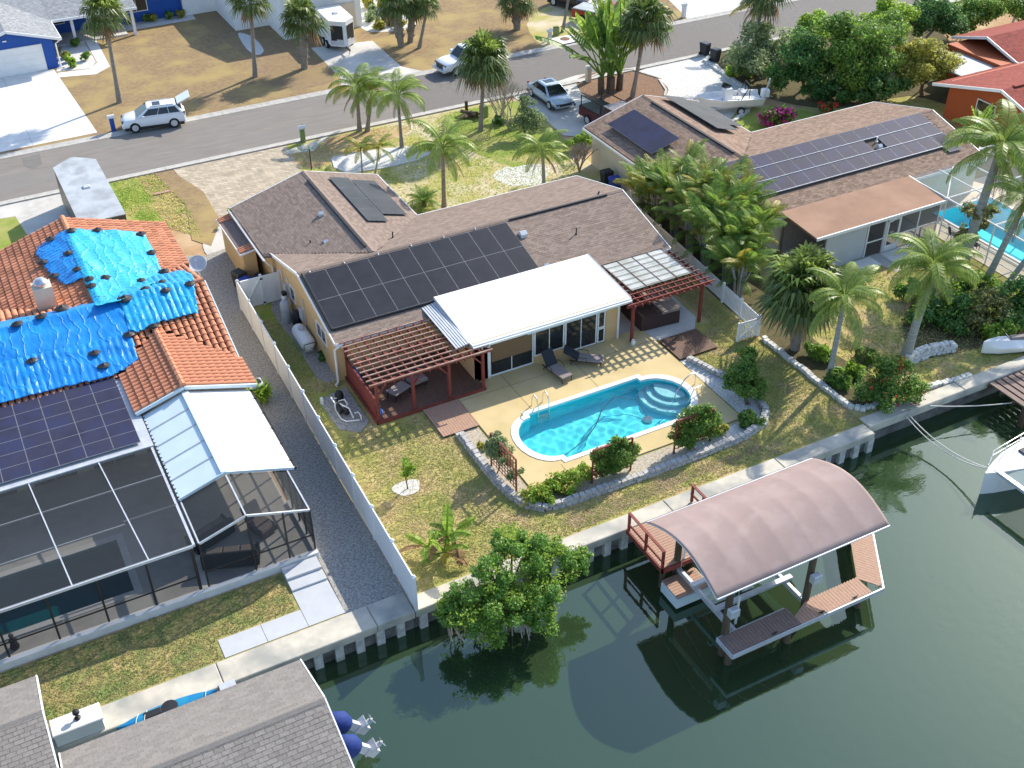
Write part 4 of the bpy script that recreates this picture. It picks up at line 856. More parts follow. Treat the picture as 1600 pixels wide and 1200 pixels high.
def condenser(p, label, s=.75):
    t = thing('air_conditioner', label, 'air conditioner', p)
    b = MB(); b.bbox(p[0]-s/2,p[0]+s/2,p[1]-s/2,p[1]+s/2,0,.95,.05); b.build('cabinet', M['concrete_blue'], t)
    b = MB(); b.lathe([(s*.44,.955),(s*.46,.965),(s*.46,.99),(s*.42,.99)], (p[0],p[1],0), 20, cap=False); b.build('fan_ring', M['alu'], t)
    b = MB(); b.lathe([(.02,.96),(s*.42,.96)], (p[0],p[1],0), 20, cap=False); b.build('fan_well', M['black'], t)
    for i in range(5):
        a = i*math.pi*2/5; b = MB(); b.bar((p[0],p[1],.97),(p[0]+s*.4*math.cos(a),p[1]+s*.4*math.sin(a),.972), .1, .01); b.build('fan_blade', M['black'], t)
condenser((9.75,46.3,0), 'grey air conditioner unit between the tile roof and the white fence')
# ---- solar roof over the lanai, gutter
b = roofslab(H2, [(-16,41.5,2.78),(3.95,41.5,2.78),(3.95,47.0,2.95),(-16,47.0,2.95)], M['alu'], 'lanai_roof', .1)
vL = Vector((0,5.5,.17)).normalized()
solar(H2, (3.5-1.13*8,41.72,2.79), (1,0,0), vL, 8, 3, 1.13, 1.75, M['panel_blue'], lift=.13, split=True)
b = MB(); b.box(-16,3.95,41.36,41.49,2.66,2.8); b.build('gutter', M['alu'], H2)
b = MB(); b.box(-16,3.9,44.4,44.5,0,2.6); b.build('patio_wall', M['cream_stucco'], H2)
for i in range(5): window(H2, 'y', 44.4, -9+i*2.6, -7+i*2.6, .1, 2.1, -1, 'sliding_door', 2, M['alu'])
# ---- white metal gable roof of the lanai
LZ = 3.42; LE = 8.87; LW = 4.0; LY0, LY1 = 37.4, 43.68
zle = lambda x: LZ-abs(x-SXR)*.315
east = roofslab(H2, [(SXR,LY0,LZ),(LE,LY0,zle(LE)),(LE,LY1,zle(LE)),(SXR,LY1,LZ)], M['white_roof'], 'metal_roof', .08)  # sunlight put into the colour: this slope is whiter than the west one
west = roofslab(H2, [(LW,LY0,zle(LW)),(SXR,LY0,LZ),(SXR,LY1,LZ),(LW,LY1,zle(LW))], M['lanai_metal'], 'metal_roof', .08)
for i in range(1,5):
    y = LY0+i*(LY1-LY0)/5; b = MB()
    for d in (-.03,.03): b.bar((LW+.02,y+d,zle(LW)+.012),(SXR-.18,y+d,LZ-.05), .02, .03)
    b.build('standing_seam', M['concrete_blue'], west)
for i in range(22):
    y = LY0+.1+i*.285; b = MB(); b.box(LW-.03,LW+.06,y-.02,y+.02,zle(LW)+.0,zle(LW)+.04); b.build('screw_cap', M['black'], west)
b = MB(); b.bar((SXR,LY0,LZ+.02),(SXR,LY1,LZ+.02), .3, .03); b.build('ridge_flashing', M['lanai_metal'], west)
b = MB(); b.box(LE,LE+.12,LY0,LY1,zle(LE)-.14,zle(LE)-.02); b.build('gutter', M['bronze'], H2)
for i in range(5):
    b = MB(); y = LY0+.5+i*1.25; b.box(LE-.1,LE+.1,y,y+.04,zle(LE)-.02,zle(LE)+.03); b.build('gutter_strap', M['bronze'], H2)
for p, q in (((LW,LY0-.03,zle(LW)-.02),(SXR,LY0-.03,LZ-.02)),((SXR,LY0-.03,LZ-.02),(LE,LY0-.03,zle(LE)-.02))):
    b = MB(); b.bar(p,q,.06,.12); b.build('fascia', M['lanai_metal'], H2)
# ---- screen enclosure: gable bay and pool cage (frame members + screen panels)
cage = thing('pool_cage', 'dark framed screen enclosure over the pool of the tile roof house', 'pool cage', (0,37,0))
CY0, CY1 = 34.55, 37.35; BZ = .22
b = MB(); b.box(-16,8.6,34.3,34.5,-.1,.34); b.box(8.45,8.6,34.5,38,-.1,.34); b.build('base_wall', M['white_concrete'], cage)
fl = fill('patio_floor', rect(-16,8.45,34.5,44.4), [LPOOL], .2, M['concrete'], None); fl.parent = cage; fl.location = (0,-37,0)
def member(p, q, w=.06, h=.09, mt='bronze', nm='frame_bar'):
    b = MB(); b.bar(p,q,w,h); b.build(nm, M[mt], cage)
def screen(pts, mt='screen'):
    b = MB(); b.poly(pts); b.build('screen_panel', M[mt], cage)
ez = lambda x: zle(x)-.12
for x in (8.55,SXR,4.05): member((x,CY0,ez(x)),(x,CY1,ez(x)), mt='alu' if x != 4.05 else 'alu')
member((4.05,CY0,ez(4.05)),(SXR,CY0,ez(SXR)), mt='alu'); member((SXR,CY0,ez(SXR)),(8.55,CY0,ez(8.55)), mt='alu')
screen([(SXR,CY0,ez(SXR)),(8.55,CY0,ez(8.55)),(8.55,CY1,ez(8.55)),(SXR,CY1,ez(SXR))]); screen([(4.05,CY0,ez(4.05)),(SXR,CY0,ez(SXR)),(SXR,CY1,ez(SXR)),(4.05,CY1,ez(4.05))])
for x in (8.55,7.45,SXR,4.05,3.75): member((x,CY0,.34),(x,CY0,ez(max(x,4.05))), .07, .07)
member((4.05,CY0,1.15),(8.55,CY0,1.15), .05, .05); 
screen([(4.05,CY0,.34),(8.55,CY0,.34),(8.55,CY0,ez(8.55)),(SXR,CY0,ez(SXR)),(4.05,CY0,ez(4.05))])
for y in (35.6,36.5,37.4,38.6,40,41.4,42.6): member((8.55,y,.34),(8.55,y,ez(8.55)), .07, .07)
for z in (.9,1.5): member((8.55,CY0,z),(8.55,43.4,z), .05, .05)
screen([(8.55,CY0,.34),(8.55,43.6,.34),(8.55,43.6,ez(8.55)),(8.55,CY0,ez(8.55))])
CZ = 2.68
member((-16,CY0,CZ),(3.8,CY0,CZ), .1, .12, 'alu', 'eave_beam'); member((3.85,CY0,CZ),(3.85,41.4,CZ), .1, .12, 'alu', 'eave_beam'); member((4.0,CY0,ez(4)),(4.0,CY1,ez(4)), .06, .1, 'bronze')
for x in (-13.8,-10.6,-7.4,-4.25,-1.1,1.75): member((x+.35,CY0,CZ+.02),(x-.15,41.4,CZ+.05), .05, .08, 'alu', 'roof_beam')
member((-16,37.0,CZ+.03),(1.75,37.0,CZ+.03), .05, .06, 'alu', 'roof_beam'); member((-16,39.3,CZ+.03),(3.8,39.3,CZ+.03), .05, .06, 'alu', 'roof_beam'); member((1.7,37.2,CZ+.03),(3.85,37.2,CZ+.03), .05, .06, 'alu', 'roof_beam')
screen([(-16,CY0,CZ+.06),(3.8,CY0,CZ+.06),(3.8,41.4,CZ+.06),(-16,41.4,CZ+.06)])
for x in (-14.4,-12.6,-10.8,-9,-7.2,-5.4,-3.6,-1.75,.1,1.95,3.7): member((x,CY0,.34),(x,CY0,CZ), .08, .06)
member((-16,CY0,1.05),(3.7,CY0,1.05), .04, .05)
screen([(-16,CY0+.01,.34),(3.75,CY0+.01,.34),(3.75,CY0+.01,CZ),(-16,CY0+.01,CZ)])
p2 = thing('swimming_pool', 'dark teal rectangular pool under the dark screen cage', 'swimming pool', (-5.8,37.5,0))
b = MB(); x0,x1,y0,y1 = -13,1.35,35.9,39.2
for a, c_ in (((x0,y0),(x1,y0)),((x1,y0),(x1,y1)),((x1,y1),(x0,y1)),((x0,y1),(x0,y0))): b.poly([(c_[0],c_[1],-1.4),(a[0],a[1],-1.4),(a[0],a[1],.2),(c_[0],c_[1],.2)])
b.poly([(x0,y0,-1.4),(x1,y0,-1.4),(x1,y1,-1.4),(x0,y1,-1.4)]); b.build('basin', M['liner_dark'], p2)
b = MB(); b.poly([(x0,y0,.08),(x1,y0,.08),(x1,y1,.08),(x0,y1,.08)]); b.build('water_surface', M['pool_water_deep'], p2)
b = MB()
for a in (rect(x0-.3,x1+.3,y0-.3,y0),rect(x0-.3,x1+.3,y1,y1+.3),rect(x1,x1+.3,y0,y1)): b.prism(a, .18, .225)
b.build('coping', M['white_concrete'], p2)
# furniture inside the screened bay
def sofa(p, rz, L, label, mt='cushion'):
    t = thing('outdoor_sofa', label, 'sofa', p, rz)
    b = MB(); b.bbox(-L/2,L/2,-.42,.42,.08,.4,.05); b.build('base', M['dark_fabric'], t, False)
    for i in range(3): b = MB(); b.bbox(-L/2+.1+i*(L-.2)/3,-L/2+.08+(i+1)*(L-.2)/3,-.4,.2,.4,.56,.05); b.build('seat_cushion', M[mt], t, False)
    b = MB(); b.bbox(-L/2,L/2,.22,.42,.4,.85,.06); b.build('backrest', M['dark_fabric'], t, False)
    for s in (-1,1): b = MB(); b.bbox(s*L/2-.1 if s > 0 else -L/2,s*L/2 if s > 0 else -L/2+.1,-.42,.22,.4,.62,.03); b.build('armrest', M['dark_fabric'], t, False)
sofa((5.3,35.6,.2), R(160), 2.3, 'long grey sofa with pale cushions inside the screened bay')
sofa((4.9,37.3,.2), R(200), 1.9, 'grey sofa behind the long one under the metal lanai roof')
lz = thing('lounge_chair', 'covered grey lounge chair behind the screen by the white gable roof', 'lounge chair', (7.0,36.8,.2), .4)
b = MB(); b.bbox(-.4,.4,-.5,.5,.1,.45,.06); b.build('seat', M['cushion'], lz, False); b = MB(); b.bar((0,.5,.45),(0,.75,1.1),.8,.14); b.build('backrest', M['cushion'], lz, False)
fg = thing('garden_figure', 'small dark garden statue behind the cage screen at the left edge', 'statue', (-3.35,35.05,.2))
b = MB(); b.lathe([(.16,0),(.18,.12),(.13,.3),(.16,.42),(.1,.52),(.05,.58)], (-3.35,35.05,.2), 10); b.build('body', M['black'], fg); b = MB(); b.lathe([(.02,.56),(.09,.62),(.1,.7),(.05,.8),(.01,.81)], (-3.35,35.05,.2), 10); b.build('head', M['cushion'], fg)
# steps and path of the left neighbour
for i, (y0, y1, z) in enumerate(((33.55,34.28,.24),(32.95,33.55,.12))):
    b = MB(); b.bbox(6.95,8.45,y0,y1,0,z,.015); tag(b.build('step', M['concrete_blue']), ('upper' if i == 0 else 'lower')+' pale grey step at the corner of the screened bay', 'step')
for x0,x1,y0,y1 in ((6.95,8.45,30.92,32.94),(5.3,6.93,30.92,32.2-.3),(3.6,5.28,30.92,31.9)):
    b = MB(); b.box(x0,x1,y0,y1,0,.03); tag(b.build('path_slab', M['concrete_blue']), kind='structure')
# ================================================================== WHITE FENCES
def lerp(a, b, t): return tuple(a[i]+(b[i]-a[i])*t for i in range(len(a)))
fn = thing('vinyl_fence', 'tall white vinyl privacy fence running from the house gate to the seawall', 'fence', (11.2,42,0))
A, B = (11.48,54.62), (10.98,29.72); n = 11
for i in range(n+1):
    p = lerp(A,B,i/n); b = MB(); b.box(p[0]-.065,p[0]+.065,p[1]-.065,p[1]+.065,0,1.86); b.build('post', M['vinyl'], fn)
    b = MB(); b.hexa([(p[0]+s*.085,p[1]+u*.085,1.862) for s,u in ((-1,-1),(1,-1),(1,1),(-1,1))]+[(p[0]+s*.02,p[1]+u*.02,1.95) for s,u in ((-1,-1),(1,-1),(1,1),(-1,1))]); b.build('post_cap', M['vinyl'], fn)
    if i < n:
        q = lerp(A,B,(i+1)/n); d = (Vector(q)-Vector(p)).normalized(); a = Vector(p)+d*.07; c_ = Vector(q)-d*.07
        m_ = 14
        for k in range(m_):
            u0 = a.lerp(c_, k/m_); u1 = a.lerp(c_, (k+.96)/m_); b = MB(); b.bar((u0.x,u0.y,.93),(u1.x,u1.y,.93), .03, 1.6); b.build('board', M['vinyl'], fn)
        for z in (.12,1.76): b = MB(); b.bar((a.x,a.y,z),(c_.x,c_.y,z), .055, .14); b.build('rail', M['vinyl'], fn)
gt = thing('fence_gate', 'white vinyl double gate with diagonal brace beside the tan house wall', 'gate', (12.7,54.6,0))
for x0, x1 in ((11.62,12.75),(12.8,13.75)):
    k = 0
    while x0+k*.16 < x1-.01:
        b = MB(); b.box(x0+k*.16,min(x0+k*.16+.155,x1),54.585,54.615,.08,1.75); b.build('board', M['vinyl'], gt); k += 1
    for z in (.1,1.72): b = MB(); b.box(x0,x1,54.56,54.64,z-.06,z+.06); b.build('rail', M['vinyl'], gt)
b = MB(); b.bar((11.65,54.55,.15),(12.72,54.55,1.7), .04, .09, (0,1,0)); b.build('brace', M['vinyl'], gt)
for x in (12.775,13.8): b = MB(); b.box(x-.06,x+.06,54.53,54.67,0,1.9); b.build('post', M['vinyl'], gt)
for z in (1.62,.12): b = MB(); b.box(12.7,12.85,54.49,54.53,z,z+.08); b.build('latch', M['black'], gt)
# picket fence on the right, with an open gate
pf = thing('picket_fence', 'low white picket fence along the palm hedge beside the house', 'fence', (35,45,0))
A, B = (36.1,53.4), (34.86,38.98); n = 8
for i in range(n+1):
    p = lerp(A,B,i/n); b = MB(); b.box(p[0]-.06,p[0]+.06,p[1]-.06,p[1]+.06,0,1.25); b.build('post', M['vinyl'], pf)
    b = MB(); b.hexa([(p[0]+s*.075,p[1]+u*.075,1.252) for s,u in ((-1,-1),(1,-1),(1,1),(-1,1))]+[(p[0]+s*.02,p[1]+u*.02,1.32) for s,u in ((-1,-1),(1,-1),(1,1),(-1,1))]); b.build('post_cap', M['vinyl'], pf)
    if i < n:
        q = lerp(A,B,(i+1)/n)
        for z in (.15,1.12): b = MB(); b.bar((*p,z),(*q,z), .04, .09); b.build('rail', M['vinyl'], pf)
        for k in range(1,14):
            u = lerp(p,q,k/14); b = MB(); b.box(u[0]-.012,u[0]+.012,u[1]-.035,u[1]+.035,.2,1.08); b.build('picket', M['vinyl'], pf)
pg = thing('picket_gate', 'white picket gate standing open with a diagonal brace', 'gate', (34.8,38.95,0))
A, B = (34.78,38.95), (33.52,39.0)
for p in (A,B): b = MB(); b.box(p[0]-.05,p[0]+.05,p[1]-.05,p[1]+.05,.02,1.2); b.build('stile', M['vinyl'], pg)
for z in (.15,1.12): b = MB(); b.bar((*A,z),(*B,z), .04, .09); b.build('rail', M['vinyl'], pg)
for k in range(1,12): u = lerp(A,B,k/12); b = MB(); b.box(u[0]-.03,u[0]+.03,u[1]-.012,u[1]+.012,.2,1.08); b.build('picket', M['vinyl'], pg)
b = MB(); b.bar((A[0],A[1]-.03,1.05),(B[0],B[1]-.03,.2), .03, .07, (0,1,0)); b.build('brace', M['vinyl'], pg)
pw = thing('vinyl_fence', 'short white vinyl privacy fence between the two houses', 'fence', (34.8,53.6,0))
for k in range(15): b = MB(); b.box(33.76+k*.153,33.76+k*.153+.148,53.515,53.545,.05,1.8); b.build('board', M['vinyl'], pw)
for x in (33.7,36.1): b = MB(); b.box(x-.06,x+.06,53.47,53.59,0,1.88); b.build('post', M['vinyl'], pw)
# ================================================================== PERGOLAS AND TIMBER DECKS
def planks(t, x0, x1, y0, y1, z, along, mt, w=.14, gap=.012, th=.035, nm='deck_board'):
    a = y0 if along == 'x' else x0; e = y1 if along == 'x' else x1
    while a < e-.03:
        c_ = min(a+w, e); b = MB()
        if along == 'x': b.box(x0,x1,a,c_-gap,z-th,z)
        else: b.box(a,c_-gap,y0,y1,z-th,z)
        b.build(nm, mt, t); a += w
dk = thing('timber_deck', 'dark brown timber deck under the red pergola', 'deck', (17,43.5,0))
planks(dk, 14.2,19.95,41.5,45.75, .22, 'y', M['deck_dark'])
b = MB(); b.box(14.15,19.98,41.42,41.49,.02,.215); b.box(14.13,14.19,41.42,45.75,.02,.21); b.build('rim_board', M['red_wood'], dk)
b = MB(); b.box(14.3,19.8,41.6,45.7,.0,.17); b.build('joists', M['black'], dk)
for (x0,x1,y0,y1,lb) in ((16.5,18.38,39.02,41.38,'brown slatted timber step between red pergola and lawn'),(29.9,32.3,39.0,40.95,'dark slatted timber platform in front of the hot tub')):
    t = thing('timber_step', lb, 'deck', ((x0+x1)/2,(y0+y1)/2,0)); planks(t, x0,x1,y0,y1,.12,'y',M['deck_tan'] if x0 < 20 else M['deck_dark']); b = MB(); b.box(x0+.03,x1-.05,y0+.03,y1-.03,0,.08); b.build('joists', M['black'], t)
pe = thing('pergola', 'large red stained pergola with weathered slats over the dark deck', 'pergola', (17,43.6,0))
PZ = 2.42
for x in (14.3,16.15,18.05,19.88): b = MB(); b.box(x-.07,x+.07,41.5,41.64,.22,PZ-.22); b.build('post', M['red_wood'], pe)
for x in (14.3,19.88): b = MB(); b.box(x-.07,x+.07,45.55,45.69,.22,PZ-.22); b.build('post', M['red_wood'], pe)
for y in (41.57,45.6): b = MB(); b.box(13.95,20.35,y-.045,y+.045,PZ-.22,PZ-.02); b.build('beam', M['red_wood'], pe)
b = MB(); b.box(13.95,20.35,43.55,43.64,PZ-.22,PZ-.02); b.build('beam', M['red_wood'], pe)
for i in range(13):   # rafters run away from the house
    x = 14.15+i*.46; b = MB(); b.box(x-.022,x+.022,41.12,45.75,PZ-.02,PZ+.13); b.build('rafter', M['red_wood'], pe)
for i in range(12):   # slats lie across them
    y = 41.2+i*.4; b = MB(); b.box(13.85,20.25,y-.03,y+.03,PZ+.13,PZ+.19); b.build('slat', M['brown_wood'], pe)
for x, s in ((14.3,1),(16.15,1),(18.05,-1),(19.88,-1)): b = MB(); b.bar((x+s*.08,41.57,PZ-.75),(x+s*.5,41.57,PZ-.24), .07, .09, (0,1,0)); b.build('knee_brace', M['red_wood'], pe)
k = 0
while 41.75+k*.16 < 45.4: b = MB(); b.box(14.22,14.25,41.75+k*.16,41.75+k*.16+.15,.15,1.3); b.build('privacy_board', M['red_wood'], pe); k += 1
for z in (.2,1.32): b = MB(); b.box(14.2,14.28,41.65,45.5,z-.05,z+.05); b.build('privacy_rail', M['red_wood'], pe)
tp = MB(); r_ = random.Random(3); secs = []
for i in range(9):
    t_ = i/8; y = 44.9-3.1*t_; z0 = 1.35-.75*t_; secs.append([(14.4,y,.25),(14.62+.1*math.sin(i*2),y,.25),(14.55,y,z0*.6),(14.42,y,z0),(14.36,y,z0*.98)])
tp.loft(secs); tag(tp.build('folded_tarp', M['tarp']), 'bright blue tarp bundled along the red privacy screen', 'tarp')
pr = thing('pergola', 'smaller red pergola with clear roof sheets over the hot tub', 'pergola', (30.8,43.9,0))
for x, y in ((28.6,41.6),(32.9,41.6),(32.9,45.6),(28.65,45.6)): b = MB(); b.box(x-.07,x+.07,y-.07,y+.07,0,2.25); b.build('post', M['red_wood'], pr)
for y in (41.6,43.6,45.6): b = MB(); b.box(28.2,33.4,y-.045,y+.045,2.25,2.43); b.build('beam', M['red_wood'], pr)
for i in range(12): x = 28.45+i*.43; b = MB(); b.box(x-.02,x+.02,41.15,46.0,2.43,2.55); b.build('rafter', M['red_wood'], pr)
for i in range(9): y = 41.35+i*.42; b = MB(); b.box(28.1 if i < 7 else 28.5,33.5-(i%2)*.12,y-.028,y+.028,2.55,2.61); b.build('slat', M['red_wood'] if i < 3 else M['deck_grey'], pr)
for i in range(4):
    for j in range(2): b = MB(); b.box(29.0+i*.96+(.0 if i else .0),29.0+(i+1)*.96-.03,42.45+j*1.8,42.45+(j+1)*1.8-.02,2.63+.006*(i%2),2.636+.006*(i%2)); b.build('clear_sheet', M['poly_sheet'], pr)
for i in range(5): b = MB(); b.box(28.98+i*.94,29.02+i*.94,42.4,46.1,2.65,2.67); b.build('sheet_batten', M['deck_grey'], pr)
for i in range(8): b = MB(); b.box(28.95,32.9,42.5+i*.48,42.53+i*.48,2.672,2.69); b.build('sheet_batten', M['deck_grey'], pr)
# hot tub
ht_ = thing('hot_tub', 'dark brown hot tub with folded cover under the smaller pergola', 'hot tub', (30.75,43.2,0))
b = MB(); c4 = [(29.6,42.2),(31.9,42.0),(32.0,44.2),(29.7,44.4)]
b.prism(c4, .03, .86); b.build('cabinet', M['spa_brown'], ht_)
b = MB(); b.prism([(29.55,42.15),(30.75,42.05),(30.85,44.35),(29.65,44.45)], .86, .97); b.build('cover_half', M['spa_brown'], ht_)
b = MB(); b.prism([(30.78,42.03),(31.95,41.95),(32.05,44.2),(30.88,44.33)], .86, .99); b.build('cover_half', M['spa_cover'], ht_)
# patio furniture: loungers, table, grill under the pergola
def lounger(loc, rz, back, label, fab='dark_fabric', cush='cushion'):
    t = thing('sun_lounger', label, 'sun lounger', loc, rz, 'loungers by the pool')
    b = MB(); b.bbox(-.33,.33,-.95,.3,.3,.37,.02); b.build('seat', M[cush], t, False)
    d = Vector((0,math.cos(back),math.sin(back)))*.85; p = Vector((0,.3,.34)); b = MB(); b.bar(p, p+d, .66, .07, (0,-math.sin(back),math.cos(back))); b.build('backrest', M[fab], t, False)
    for x in (-.31,.31): b = MB(); b.bar((x,-.95,.27),(x,.75,.27), .04, .05); b.build('side_rail', M['black'], t, False)
    for x in (-.29,.29):
        for y in (-.85,.55): b = MB(); b.bar((x,y,.26),(x,y-.08 if y < 0 else y+.12,0), .035, .035); b.build('leg', M['black'], t, False)
    for x in (-.38,.38): b = MB(); b.tube([(x,-.15,.3),(x,-.15,.52),(x,.35,.54),(x,.4,.3)], .018, 6); b.build('armrest', M['black'], t, False)
lounger((23.7,41.0,.06), R(8), R(52), 'dark lounger with raised back, left of the pair by the sliding doors')
lounger((25.45,41.15,.06), R(52), R(30), 'dark reclined lounger turned away, right of the pair')
tb = thing('patio_table', 'low grey table on the dark deck under the large pergola', 'table', (15.9,42.9,.22), .4)
b = MB(); b.bbox(-.55,.55,-.35,.35,.4,.45,.02); b.build('table_top', M['cushion'], tb, False)
for x in (-.48,.48):
    for y in (-.28,.28): b = MB(); b.bar((x,y,0),(x,y,.4),.05,.05); b.build('leg', M['black'], tb, False)
gr = thing('cushioned_bench', 'grey cushioned bench deeper under the large pergola', 'bench', (17.05,43.3,.22), .15)
b = MB(); b.bbox(-.45,.45,-.3,.3,.25,.45,.04); b.build('seat', M['cushion'], gr, False); b = MB(); b.bbox(-.45,.45,.25,.35,.45,.85,.03); b.build('backrest', M['dark_fabric'], gr, False)
for x in (-.4,.4):
    for y in (-.25,.25): b = MB(); b.bar((x,y,0),(x,y,.25),.05,.05); b.build('leg', M['black'], gr, False)
jar = MB(); jar.lathe([(.09,0),(.12,.05),(.12,.24),(.08,.3),(.09,.33)], (28.55,41.35,.03), 10); tag(jar.build('white_jar', M['white']), 'small white jar at the foot of the hot tub pergola post', 'jar')
# ================================================================== side yard equipment
tk = thing('propane_tank', 'long white propane tank lying by the tan side wall', 'gas tank', (13.35,49.6,0))
b = MB(); b.lathe([(.02,-1.0),(.2,-.97),(.35,-.85),(.4,-.68),(.4,.68),(.35,.85),(.2,.97),(.02,1.0)], (13.35,49.6,.55), 18, 'y'); b.build('tank', M['white'], tk)
for y in (49.0,50.2): b = MB(); b.box(13.1,13.6,y-.06,y+.06,0,.25); b.build('foot', M['concrete'], tk)
b = MB(); b.lathe([(.16,.92),(.17,1.04),(.1,1.1),(.01,1.11)], (13.35,49.8,0), 14); b.build('valve_dome', M['concrete_blue'], tk)
b = MB(); b.tube([(13.05,48.72,.3),(13.05,48.55,.75),(13.65,48.55,.75),(13.65,48.72,.3)], .02, 6); b.build('lifting_bar', M['black'], tk)
ws_ = thing('water_softener', 'pale upright water treatment tank by the tan side wall', 'tank', (13.35,52.4,0))
b = MB(); b.lathe([(.24,0),(.26,.05),(.26,1.15),(.2,1.25),(.1,1.28)], (13.3,52.3,0), 16); b.build('brine_tank', M['concrete_blue'], ws_); b = MB(); b.lathe([(.13,0),(.14,1.3),(.1,1.42)], (13.45,52.75,0), 12); b.build('filter_tank', M['white'], ws_); b = MB(); b.bbox(13.35,13.6,52.62,52.88,1.4,1.6,.03); b.build('control_head', M['black'], ws_)
bk = thing('pressure_tank', 'dark upright tank beside the pale water tank', 'tank', (13.62,51.4,0)); b = MB(); b.lathe([(.2,0),(.24,.1),(.24,.95),(.15,1.1),(.02,1.12)], (13.6,51.4,0), 14); b.build('tank', M['dark_bin'], bk)
pu = thing('pool_pump', 'pool pump with black filter and white pipes on the gravel pad', 'pool pump', (13.0,43.3,.05))
b = MB(); b.lathe([(.18,.05),(.22,.12),(.22,.4),(.16,.55),(.05,.6)], (13.25,44.15,0), 14); b.build('filter', M['black'], pu)
b = MB(); b.lathe([(.12,-.3),(.14,-.25),(.14,.25),(.1,.3)], (12.9,43.2,.28), 12, 'y'); b.lathe([(.12,.1),(.13,.4),(.1,.45)], (13.15,42.9,0), 12); b.build('motor', M['black'], pu)
for pts in ([(13.25,44.0,.3),(12.9,44.1,.3),(12.75,43.9,.55),(12.75,43.4,.55),(12.75,43.3,.15)],[(13.1,43.9,.2),(13.3,43.5,.5),(13.3,43.1,.5),(13.15,42.95,.45)],[(12.75,43.2,.15),(12.75,42.6,.12),(12.9,42.3,.12),(13.5,42.1,.12)],[(13.4,42.5,.3),(13.6,42.5,.3),(13.6,42.15,.3),(13.6,42.15,.05)],[(13.05,43.5,.35),(13.0,43.0,.6),(13.2,42.6,.6),(13.3,42.4,.1)]):
    b = MB(); b.tube(pts, .035, 8); b.build('pipe', M['white'], pu)
sp = MB(); sp.box(12.32,12.44,44.2,44.32,0,.42); tag(sp.build('utility_post', M['white']), 'short white utility post at the corner of the gravel pad', 'post')
# wheelie bins
def bin_(loc, rz, mt, label, h=1.05):
    t = thing('wheelie_bin', label, 'bin', loc, rz)
    b = MB(); b.hexa([(-.24,-.27,.04),(.24,-.27,.04),(.24,.3,.04),(-.24,.3,.04),(-.3,-.34,h-.1),(.3,-.34,h-.1),(.3,.38,h-.1),(-.3,.38,h-.1)]); b.build('body', M[mt], t, False)
    b = MB(); b.hexa([(-.32,-.37,h-.1),(.32,-.37,h-.1),(.32,.42,h-.1),(-.32,.42,h-.1),(-.26,-.3,h),(.26,-.3,h),(.26,.36,h),(-.26,.36,h)]); b.build('lid', M[mt], t, False)
    for x in (-.3,.26): b = MB(); b.lathe([(.02,0),(.13,0),(.13,.05),(.02,.05)], (x,.3,.13), 12, 'x'); b.build('wheel', M['rubber'], t, False)
    b = MB(); b.bar((-.22,.44,h-.12),(.22,.44,h-.12),.04,.04); b.build('handle', M[mt], t, False)
bin_((12.15,57.0,0), R(200), 'dark_bin', 'dark wheelie bin nearest the driveway beside the tan lean-to'); bin_((12.25,56.0,0), R(200), 'blue_bin', 'bright blue wheelie bin in front of the tan lean-to'); bin_((13.0,56.0,0), R(190), 'dark_bin', 'dark grey wheelie bin standing behind the white gate')
bin_((37.15,58.0,0), R(90), 'dark_bin', 'dark wheelie bin against the neighbouring beige wall'); bin_((37.1,56.9,0), R(80), 'blue_bin', 'blue wheelie bin against the neighbouring beige wall')
bin_(G(1101,86), R(10), 'dark_bin', 'black wheelie bin at the kerb, left of two by the trees'); bin_(G(1117,96), R(10), 'dark_bin', 'dark green wheelie bin at the kerb, right of two by the trees')
# ================================================================== RIGHT NEIGHBOUR (twin house)
H3, zS3, zN3, _ = twin_house(24.2, 'rshingle', 'cream_stucco', 'beige neighbouring house with brown shingle roof and long blue solar array', False)
vS3 = Vector((0,5.1,1.32)).normalized()
solar(H3, (40.0,46.95,zS3(46.95)), (1,0,0), vS3, 14, 3, 1.14, 1.14, M['panel_blue'], lift=.14, skip=((9,1),), gap=.01)
for r in (0,1,2): b = MB(); y = 46.95+vS3.y*1.14*r; b.bar((40.0,y-.02,zS3(y)+.16),(55.9,y-.02,zS3(y)+.16),.03,.04); b.build('rail_strip', M['alu'], H3)
solar(H3, (55.0,46.4,zS3(46.4)), (1,0,0), vS3, 1, 1, 1.1, 1.7, M['panel_blue'], lift=.14)
hood(H3, 50.9, 48.3, zS3(48.4), .15); stack(H3, 51.2, 48.9, zS3(48.9), .05, .35, 'white')
vW3 = Vector((42.05-37.5,0,1.32)).normalized(); zW3 = lambda x: 2.6+(x-37.5)*1.32/4.55
solar(H3, (38.45,60.2,zW3(38.45)), (0,-1,0), vW3, 1, 1, 5.3, 2.2, M['panel_blue'], lift=.3, gap=.02)
vE3 = Vector((42.05-46.6,0,1.32)).normalized(); zE3 = lambda x: 2.6+(46.6-x)*1.32/4.55
solar(H3, (44.9,54.9,zE3(44.9)), (0,1,0), vE3, 1, 1, 6.2, 1.7, M['panel_grey'], lift=.3); solar(H3, (46.3,56.2,zE3(46.3)), (0,1,0), vE3, 1, 1, 4.6, 1.2, M['panel_grey'], lift=.2)
window(H3, 'x', 37.85, 56.0, 56.7, 1.1, 2.0, -1, panes=1)
b = MB(); b.box(38.0,38.5,54.85,55.04,.4,1.5); b.build('utility_box', M['alu'], H3)
